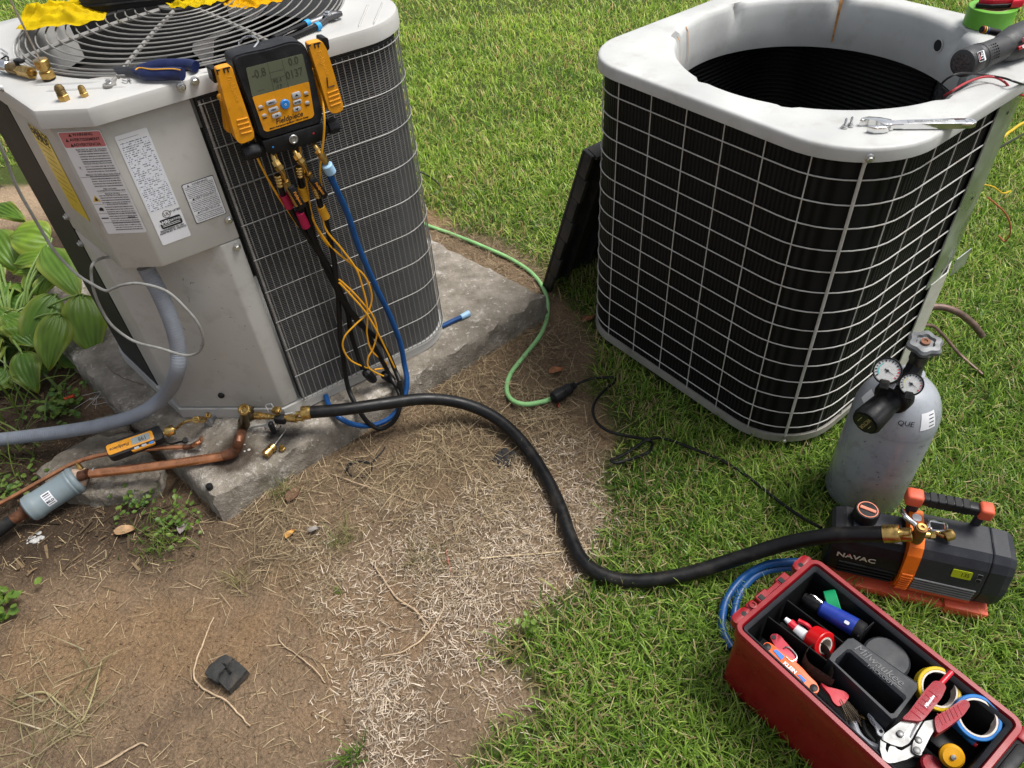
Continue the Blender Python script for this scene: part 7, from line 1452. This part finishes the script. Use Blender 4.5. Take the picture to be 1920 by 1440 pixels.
TW_ = [('curved pale twig bending round the black foam scrap', [(400, 1157), (383, 1200), (368, 1240), (364, 1272), (385, 1293), (420, 1312), (450, 1340), (468, 1362)], .0026, m_twig),
 ('pale bent twig with a fork pointing at the vacuum hose', [(700, 1058), (722, 1090), (745, 1122), (780, 1145), (803, 1175), (806, 1180)], .0028, m_twig),
 ('smooth pale twig meeting the forked twig tip', [(832, 1112), (830, 1140), (812, 1175), (790, 1200), (755, 1222), (715, 1230)], .0026, m_twig),
 ('long straight straw stalk lying beside the vacuum hose', [(900, 1046), (960, 1042), (1040, 1035), (1122, 1027)], .0022, M('pale_straw', (.60, .48, .30), .7, var=.2)),
 ('thin brown twig on the bare soil above the foam scrap', [(522, 1190), (528, 1206), (560, 1230), (590, 1255), (610, 1280)], .0018, m_twig),
 ('dark crooked twig between the soil and the bleached clippings', [(645, 1345), (665, 1380), (690, 1405), (715, 1430)], .0018, m_twd),
 ('short red stem lying in the straw', [(835, 1028), (840, 1048), (846, 1072)], .0020, M('red_stem', (.42, .13, .09), .6)),
 ('brown twig running along the foot of the pad', [(460, 965), (480, 945), (497, 925), (500, 908)], .0018, m_twig),
 ('slim twig crossing the straw below the wire loop', [(620, 888), (660, 903), (720, 922), (760, 935), (785, 945)], .0019, m_twig),
 ('long grey twig lying at the far end of the bare soil', [(150, 1452), (190, 1436), (230, 1412), (262, 1394), (278, 1400)], .0026, m_twig),
 ('bundle stem of dry stalks near the pale dry tuft', [(30, 1310), (80, 1298), (115, 1322), (150, 1352)], .0028, M('dry_stalk_green', (.30, .26, .13), .8)),
 ('slender stalk crossing the dry tuft on the bare soil', [(190, 1240), (178, 1290), (160, 1340), (140, 1365)], .0024, MATS.get('dry_stalk_green', m_twig)),
 ('forked brown twig on the pad beside the left coil', [(198, 682), (215, 700), (240, 712), (270, 722)], .0016, m_twd)]
for lab_, pts, r, mm in TW_:
    zb = ZP if 'on the pad' in lab_ else None; P = []
    for k, (x, y) in enumerate(pts): q = W(x, y, 0); z = zb if zb else float(gz(q.x, q.y)[0]); r = r if k else r * .68; P.append(W(x, y, z + r + .003 + (.003 if k % 2 else 0)))
    sp3 = [p + V(mnoise.noise(p * 55) * .0022, mnoise.noise(p * 55 + V(9, 0, 0)) * .0022, mnoise.noise(p * 40) * .001) for p in spline(P, 6)]; b = MB(); b.tube(sp3, [r * (.6 + .5 * math.sin(math.pi * (.15 + .7 * i / len(sp3)))) for i in range(len(sp3))], 6); m_ = len(sp3) // 2; b.tube([sp3[m_], sp3[m_] + V(rnd.uniform(-.02, .02), rnd.uniform(-.02, .02), .004)], [r * .7, r * .3], 5); tag(b.build('twig', mm), lab_, 'twig', 'twigs on the ground')
def deadleaf(px, py, L_, col, lab_, rot, z=None):
    q = W(px, py, 0); zz = (float(gz(q.x, q.y)[0]) + .005) if z is None else z; f_ = frame(W(px, py, zz), rotz=rot); rows = []
    for i in range(9):
        tt = i / 8; w = L_ * .32 * math.sin(math.pi * min(1, tt * .96 + .02)) ** .8; rows.append([V((tt - .5) * L_, s * w, .006 * abs(s) ** 1.5 + .004 * math.sin(tt * 5 + s) + .003) for s in (-1, -.5, 0, .5, 1)])
    b = MB(f_); b.loft(rows, False); tag(b.build('dead_leaf', M('dead_leaf_' + lab_.split()[1], col, .75, var=.35, scale=90, bump=.3), None, fix=False), lab_, 'leaf', 'fallen leaves')
for a in (((1043, 697), .045, (.30, .12, .05), 'curled rust brown leaf beside the green cord', .3), ((552, 928), .055, (.13, .07, .04), 'crumpled dark brown leaf at the foot of the pad', 1.1), ((236, 997), .050, (.34, .21, .11), 'pale tan leaf on the dark soil near the drier', .2), ((545, 1003), .03, (.45, .24, .06), 'small ochre leaf on soil', .9), ((590, 995), .028, (.22, .2, .18), 'faded grey leaf on the soil', .4), ((1045, 762), .022, (.32, .07, .03), 'tiny red leaf under the black connector', 1.8), ((1103, 600), .045, (.28, .10, .05), 'dry reddish leaf in the straw by the old unit', .5), ((1178, 58), .030, (.40, .18, .10), 'pale pinkish leaf on the far lawn', .8), ((848, 335), .03, (.55, .40, .26), 'light buff leaf on lawn behind the new unit', 0.1), ((60, 820), .06, (.15, .08, .04), 'large brown leaf under the grey conduit', .4), ((345, 990), .04, (.24, .2, .19), 'ash coloured leaf below the pad corner', 1.4)):
    deadleaf(*a[0], *a[1:])
def speck_thing(name, label, cat, px, py, mat, n, spread, r, z=None):
    q = W(px, py, 0); b = MB()
    for k in range(n):
        x, y = q.x + rnd.gauss(0, spread), q.y + rnd.gauss(0, spread); zz = float(gz(x, y)[0]) if z is None else z; rr = r * rnd.uniform(.4, 1.2); b.sphere((x, y, zz + rr * .35), rr, 7, 5, (rnd.uniform(.7, 1.5), rnd.uniform(.7, 1.5), rnd.uniform(.3, .7)))
    o = b.build(name, mat, None, smooth=30); tag(o, label, cat); return o
m_pw = M('white_paint_fleck', (.42, .41, .39), .6, var=.1)
speck_thing('debris_clump', 'dark crumbly clump of burnt debris on the straw by the hose', 'debris', 945, 855, M('burnt_debris', (.025, .023, .021), .9, var=.4, bump=.5), 46, .016, .008)
speck_thing('paint_flakes', 'white paint flakes on the soil below the filter drier', 'paint flakes', 62, 1012, m_pw, 22, .010, .0048)
speck_thing('paint_flakes', 'scattered white flakes on the wet part of the pad', 'paint flakes', 470, 868, m_pw, 12, .016, .0030, ZP)
speck_thing('paint_flakes', 'few white flakes on the pad corner beside the copper pipe', 'paint flakes', 385, 868, m_pw, 9, .014, .0030, ZP)
t = thing('red_cap', 'bright orange red plastic cap among the weeds by the pad', 'cap', W(130, 746, .02)); b = MB(); b.cyl(W(121, 748, .025), W(139, 742, .028), .0045, .0052, 14, bev=.001); b.build('cap_body', M('orange_red_plastic', (.62, .06, .015), .4), t)
b = MB(); q0 = W(178, 750, .03)
for k in range(7): b.tube(spline([q0, q0 + V(rnd.uniform(-.02, .02), rnd.uniform(-.02, .02), rnd.uniform(0, .02)), q0 + V(rnd.uniform(-.05, .05), rnd.uniform(-.04, .04), rnd.uniform(-.01, .01))], 4), .0005, 4)
tag(b.build('fibre_tuft', M('white_fibre', (.6, .6, .57), .8)), 'small tuft of white fibres on the soil beside the pad', 'fibre')
# ------------------------------------------------------------ plants in the garden bed
LEAF_M = leafmat('hosta_leaf', .25, .4)
def colour_mesh(o, fn):
    me = o.data; ca = me.color_attributes.new('Col', 'FLOAT_COLOR', 'POINT'); buf = []
    for i, v in enumerate(me.vertices): c = fn(i, v.co); buf += [c[0], c[1], c[2], 1]
    ca.data.foreach_set('color', buf)
def hosta_leaf(base, tip, width, arch, parent, hue, roll=0.0, name='leaf', nu=26, nt=16, depth=.0022):
    base, tip = Vector(base), Vector(tip); ax = (tip - base); L_ = ax.length; ax = ax.normalized(); up = V(0, 0, 1); up = (up - ax * up.dot(ax)).normalized() if abs(ax.z) < .98 else V(0, -1, 0)
    view = (CAMP - (base + tip) / 2).normalized(); up = (up * .6 + (view - ax * view.dot(ax)) * .6).normalized(); side = ax.cross(up); up2 = up * math.cos(roll) + side * math.sin(roll); side = ax.cross(up2); rows = []; cols = []
    for i in range(nt + 1):
        t = i / nt; w = width * .5 * (math.sin(math.pi * min(.999, t ** .72)) ** .85) * (1 if t < .8 else 1) + .002 * (1 - t); c = base + ax * (L_ * t) + up2 * (arch * math.sin(math.pi * t) - .012 * t * t); r = []
        for j in range(nu + 1):
            s = j / nu * 2 - 1; ridge = depth * math.cos(s * math.pi * 6.5) * (1 - .5 * abs(s)) * math.sin(math.pi * min(1, t + .08)); und = .008 * math.sin(t * 9 + s * 3 + hue * 20) * abs(s)
            r.append(c + side * (s * w) + up2 * (-.22 * w * s * s * 1.4 - .012 * (1 - abs(s)) * 0 + .18 * w * abs(s) + ridge + und)); cols.append((s, t))
        rows.append(r)
    b = MB(); b.loft(rows, False); o = b.build(name, LEAF_M, parent, smooth=180, fix=False)
    def cf(i, co):
        s, t = cols[i]; e = abs(s) ** 4 * .6 + (t > .9) * .3; g = V(.055, .14, .016) * (1 - hue) + V(.20, .33, .03) * hue; y = V(.42, .36, .07); v = (1 + .10 * math.cos(s * math.pi * 6.5)) ; k = g * v * .85; k = k * (1 - e * .6) + y * e * .6; n = mnoise.noise(V(s * 4, t * 6, hue * 30)); return k * (1 + .25 * n)
    colour_mesh(o, cf); return o
hc = W(48, 668, 0.0); hos = thing('hosta_plant', 'hosta plant with large ribbed green leaves beside the new unit', 'plant', (hc.x, hc.y, 0))
crown = V(hc.x, hc.y, .02); m_stem = M('leaf_stalk', (.14, .22, .05), .5, var=.15)
HL = [((96, 452, .24), (14, 440, .26), .135, .02, .85, 0), ((92, 478, .22), (20, 492, .21), .085, .015, .65, .1), ((84, 462, .24), (148, 556, .19), .105, .02, .35, 0), ((-14, 430, .24), (36, 512, .16), .11, .02, .35, .2), ((78, 496, .2), (20, 512, .18), .05, .01, .75, 0), ((96, 512, .2), (66, 566, .14), .055, .012, .6, 0), ((104, 552, .18), (46, 662, .08), .115, .02, .25, -.1), ((110, 588, .17), (88, 694, .07), .10, .02, .55, 0), ((150, 552, .19), (176, 668, .06), .125, .02, .55, 0), ((-12, 580, .14), (30, 640, .08), .09, .015, .15, 0), ((40, 660, .1), (66, 735, .03), .09, .02, .25, .2), ((20, 530, .14), (-20, 600, .1), .10, .02, .2, 0), ((60, 575, .12), (10, 560, .12), .10, .015, .1, 0), ((50, 540, .13), (100, 500, .15), .09, .015, .08, 0), ((30, 610, .08), (0, 690, .03), .09, .02, .1, 0), ((-25, 470, .2), (-10, 560, .12), .1, .02, .3, 0), ((70, 640, .07), (130, 640, .06), .07, .01, .12, 0), ((-10, 385, .25), (42, 410, .24), .07, .01, .3, .2), ((115, 665, .05), (150, 690, .03), .05, .006, .2, 0), ((10, 690, .06), (-25, 740, .03), .09, .015, .2, 0)]
for k in range(22):
    a_ = rnd.uniform(0, 6.28); r_ = rnd.uniform(.03, .11); L2_ = rnd.uniform(.07, .12); zb_ = rnd.uniform(.05, .16); q0_ = V(hc.x - .03 + r_ * math.cos(a_), hc.y + .04 + r_ * math.sin(a_), zb_); HL.append((q0_, q0_ + V(L2_ * math.cos(a_), L2_ * math.sin(a_), -rnd.uniform(.0, .07)), rnd.uniform(.06, .10), .014, rnd.uniform(.02, .45), rnd.uniform(-.3, .3)))
for (bp_, tp_, w_, ar_, hue_, rl_) in HL:
    B_, T_ = (bp_, tp_) if isinstance(bp_, Vector) else (W(*bp_), W(*tp_)); lf = hosta_leaf(B_, T_, w_ * 1.02, ar_, hos, hue_, rl_)
    b = MB(); mid = (crown + B_) / 2 + V(0, 0, .05); b.tube(spline([crown + V(rnd.uniform(-.03, .03), rnd.uniform(-.03, .03), 0), mid, B_, B_.lerp(T_, .12)], 5), [.0042] * 5 + [.0036] * 5 + [.003] * 6, 7); b.build('leaf_stalk', m_stem, hos)
def tuft(name, label, px, py, n, L0, L1, spread, c0, c1, w=(.0022, .0038), tilt=.5, z=0.0, bend=(.3, 1.4), group=None):
    q = W(px, py, 0); x = q.x + nrng.normal(0, spread, n); y = q.y + nrng.normal(0, spread, n); a = nrng.random((n, 1)); ca = np.array(c0) * (1 - a) + np.array(c1) * a
    o = ribbons(name, np.stack([x, y, gz(x, y)], 1), nrng.uniform(0, 6.28, n), np.abs(nrng.normal(tilt, .3, n)), nrng.uniform(L0, L1, n), nrng.uniform(*w, n), nrng.uniform(*bend, n), ca * .8, ca, GRASS_M, nseg=4)
    del o['kind']; me = o.data; c = V(q.x, q.y, 0); me.transform(Matrix.Translation(-c)); o.location = c; tag(o, label, 'grass tuft', group)
GT = 'grass tufts on the bare soil'
g0, g1 = (.07, .14, .02), (.26, .34, .07)
tuft('grass_tuft', 'long arching grass blades between the hosta and the pad', 30, 760, 26, .14, .30, .05, g0, g1, (.004, .009), .5, group=None)
tuft('grass_tuft', 'broad pale grass blades at the hosta foot', 95, 735, 7, .14, .24, .02, (.12, .2, .04), (.22, .32, .09), (.006, .011), .7)
tuft('grass_tuft', 'grass clump at the bed edge below the grey conduit', 8, 860, 40, .06, .16, .05, g0, g1, (.003, .006), .5)
tuft('grass_tuft', 'green weedy tuft on the soil below the pad corner', 300, 1010, 150, .015, .06, .035, (.06, .12, .02), (.24, .30, .06), group=GT)
tuft('grass_tuft', 'thin yellowish tuft on the soil between the two curved twigs', 440, 1090, 45, .02, .06, .016, (.20, .20, .06), (.42, .36, .16), (.0012, .0022), group=GT)
tuft('grass_tuft', 'wispy grass tuft close to the pad foot with the dark leaf', 640, 1015, 60, .03, .09, .018, (.10, .15, .03), (.38, .36, .14), (.0012, .0022), group=GT)
tuft('grass_tuft', 'grass tuft growing against the front face of the pad', 525, 925, 60, .03, .08, .018, (.08, .14, .03), (.30, .30, .10), (.0015, .0026), group=GT)
tuft('grass_tuft', 'fresh green tuft at the edge of the bleached clippings', 665, 1420, 40, .03, .07, .012, g0, (.2, .34, .06), (.0025, .004), .4, group=GT)
tuft('grass_tuft', 'dry grass clump by the foot of the old straw', 800, 1050, 90, .03, .07, .03, (.10, .11, .04), (.44, .36, .2), (.0012, .0022), .9, group=GT)
tuft('grass_tuft', 'tiny green sprout on the bare soil near the red stem', 637, 1108, 12, .01, .025, .006, g0, g1, group=GT)
tuft('grass_tuft', 'dried pale tuft on the bare soil near the frame edge of the bed', 90, 1350, 150, .04, .14, .05, (.22, .2, .09), (.5, .42, .25), (.0012, .003), 1.25, group=GT)
tuft('grass_tuft', 'lone green shoots in the straw behind the black connector', 1110, 735, 30, .03, .08, .02, g0, g1, (.0015, .003), group=GT)
def weed(label, px, py, n, spread, size, hue):
    q = W(px, py, 0); t = thing('weed', label, 'weed', (q.x, q.y, 0)); b = MB(); cols = []
    for k in range(n):
        x, y = q.x + rnd.gauss(0, spread), q.y + rnd.gauss(0, spread); z = float(gz(x, y)[0]) + rnd.uniform(.008, .045); s = size * rnd.uniform(.6, 1.3); a = rnd.uniform(0, 6.28); f_ = frame((x, y, z), rotz=a) @ Matrix.Rotation(rnd.uniform(-.5, .5), 4, 'X') @ Matrix.Rotation(rnd.uniform(-.5, .3), 4, 'Y')
        b.loft([[f_ @ V(s * tt, s * .42 * math.sin(math.pi * min(.98, tt * .9 + .06)) * u, .12 * s * abs(u)) for u in (-1, 0, 1)] for tt in (0, .25, .5, .75, 1)], False); c = V(.05, .12, .018).lerp(V(.20, .28, .05), min(1, max(0, hue + rnd.uniform(-.3, .4)))); cols += [c] * 15
    o = b.build('leaves', LEAF_M, t, smooth=0, fix=False); colour_mesh(o, lambda i, co: cols[i]); b = MB()
    for k in range(max(4, n // 10)): x, y = q.x + rnd.gauss(0, spread), q.y + rnd.gauss(0, spread); b = MB(); b.tube([V(x, y, 0), V(x + rnd.uniform(-.02, .02), y + rnd.uniform(-.02, .02), .04)], .0008, 4); b.build('stem', m_stem, t)
weed('low leafy weed around the orange red cap', 118, 765, 90, .035, .020, .35); weed('small leafy weed at the foot of the hosta beside the coil', 130, 668, 26, .03, .034, .45); weed('small leafy weed between the pad and the stone slab', 262, 945, 40, .028, .014, .3); weed('creeping green weed on the soil below the pad', 330, 985, 60, .04, .014, .4); weed('leafy weed growing at the bed edge near the drier', 20, 920, 50, .04, .018, .4); weed('tiny leafy weed on the sandy soil behind the hosta', -20, 350, 30, .04, .016, .2); weed('leafy weed at the bare soil edge opposite the foam scrap', 5, 1140, 45, .03, .024, .5); weed('small green weed beside the dry twig stump', 1000, 1180, 14, .015, .018, .6)
# ------------------------------------------------------------ lawn, straw, clippings
make_lawn(); make_straw()
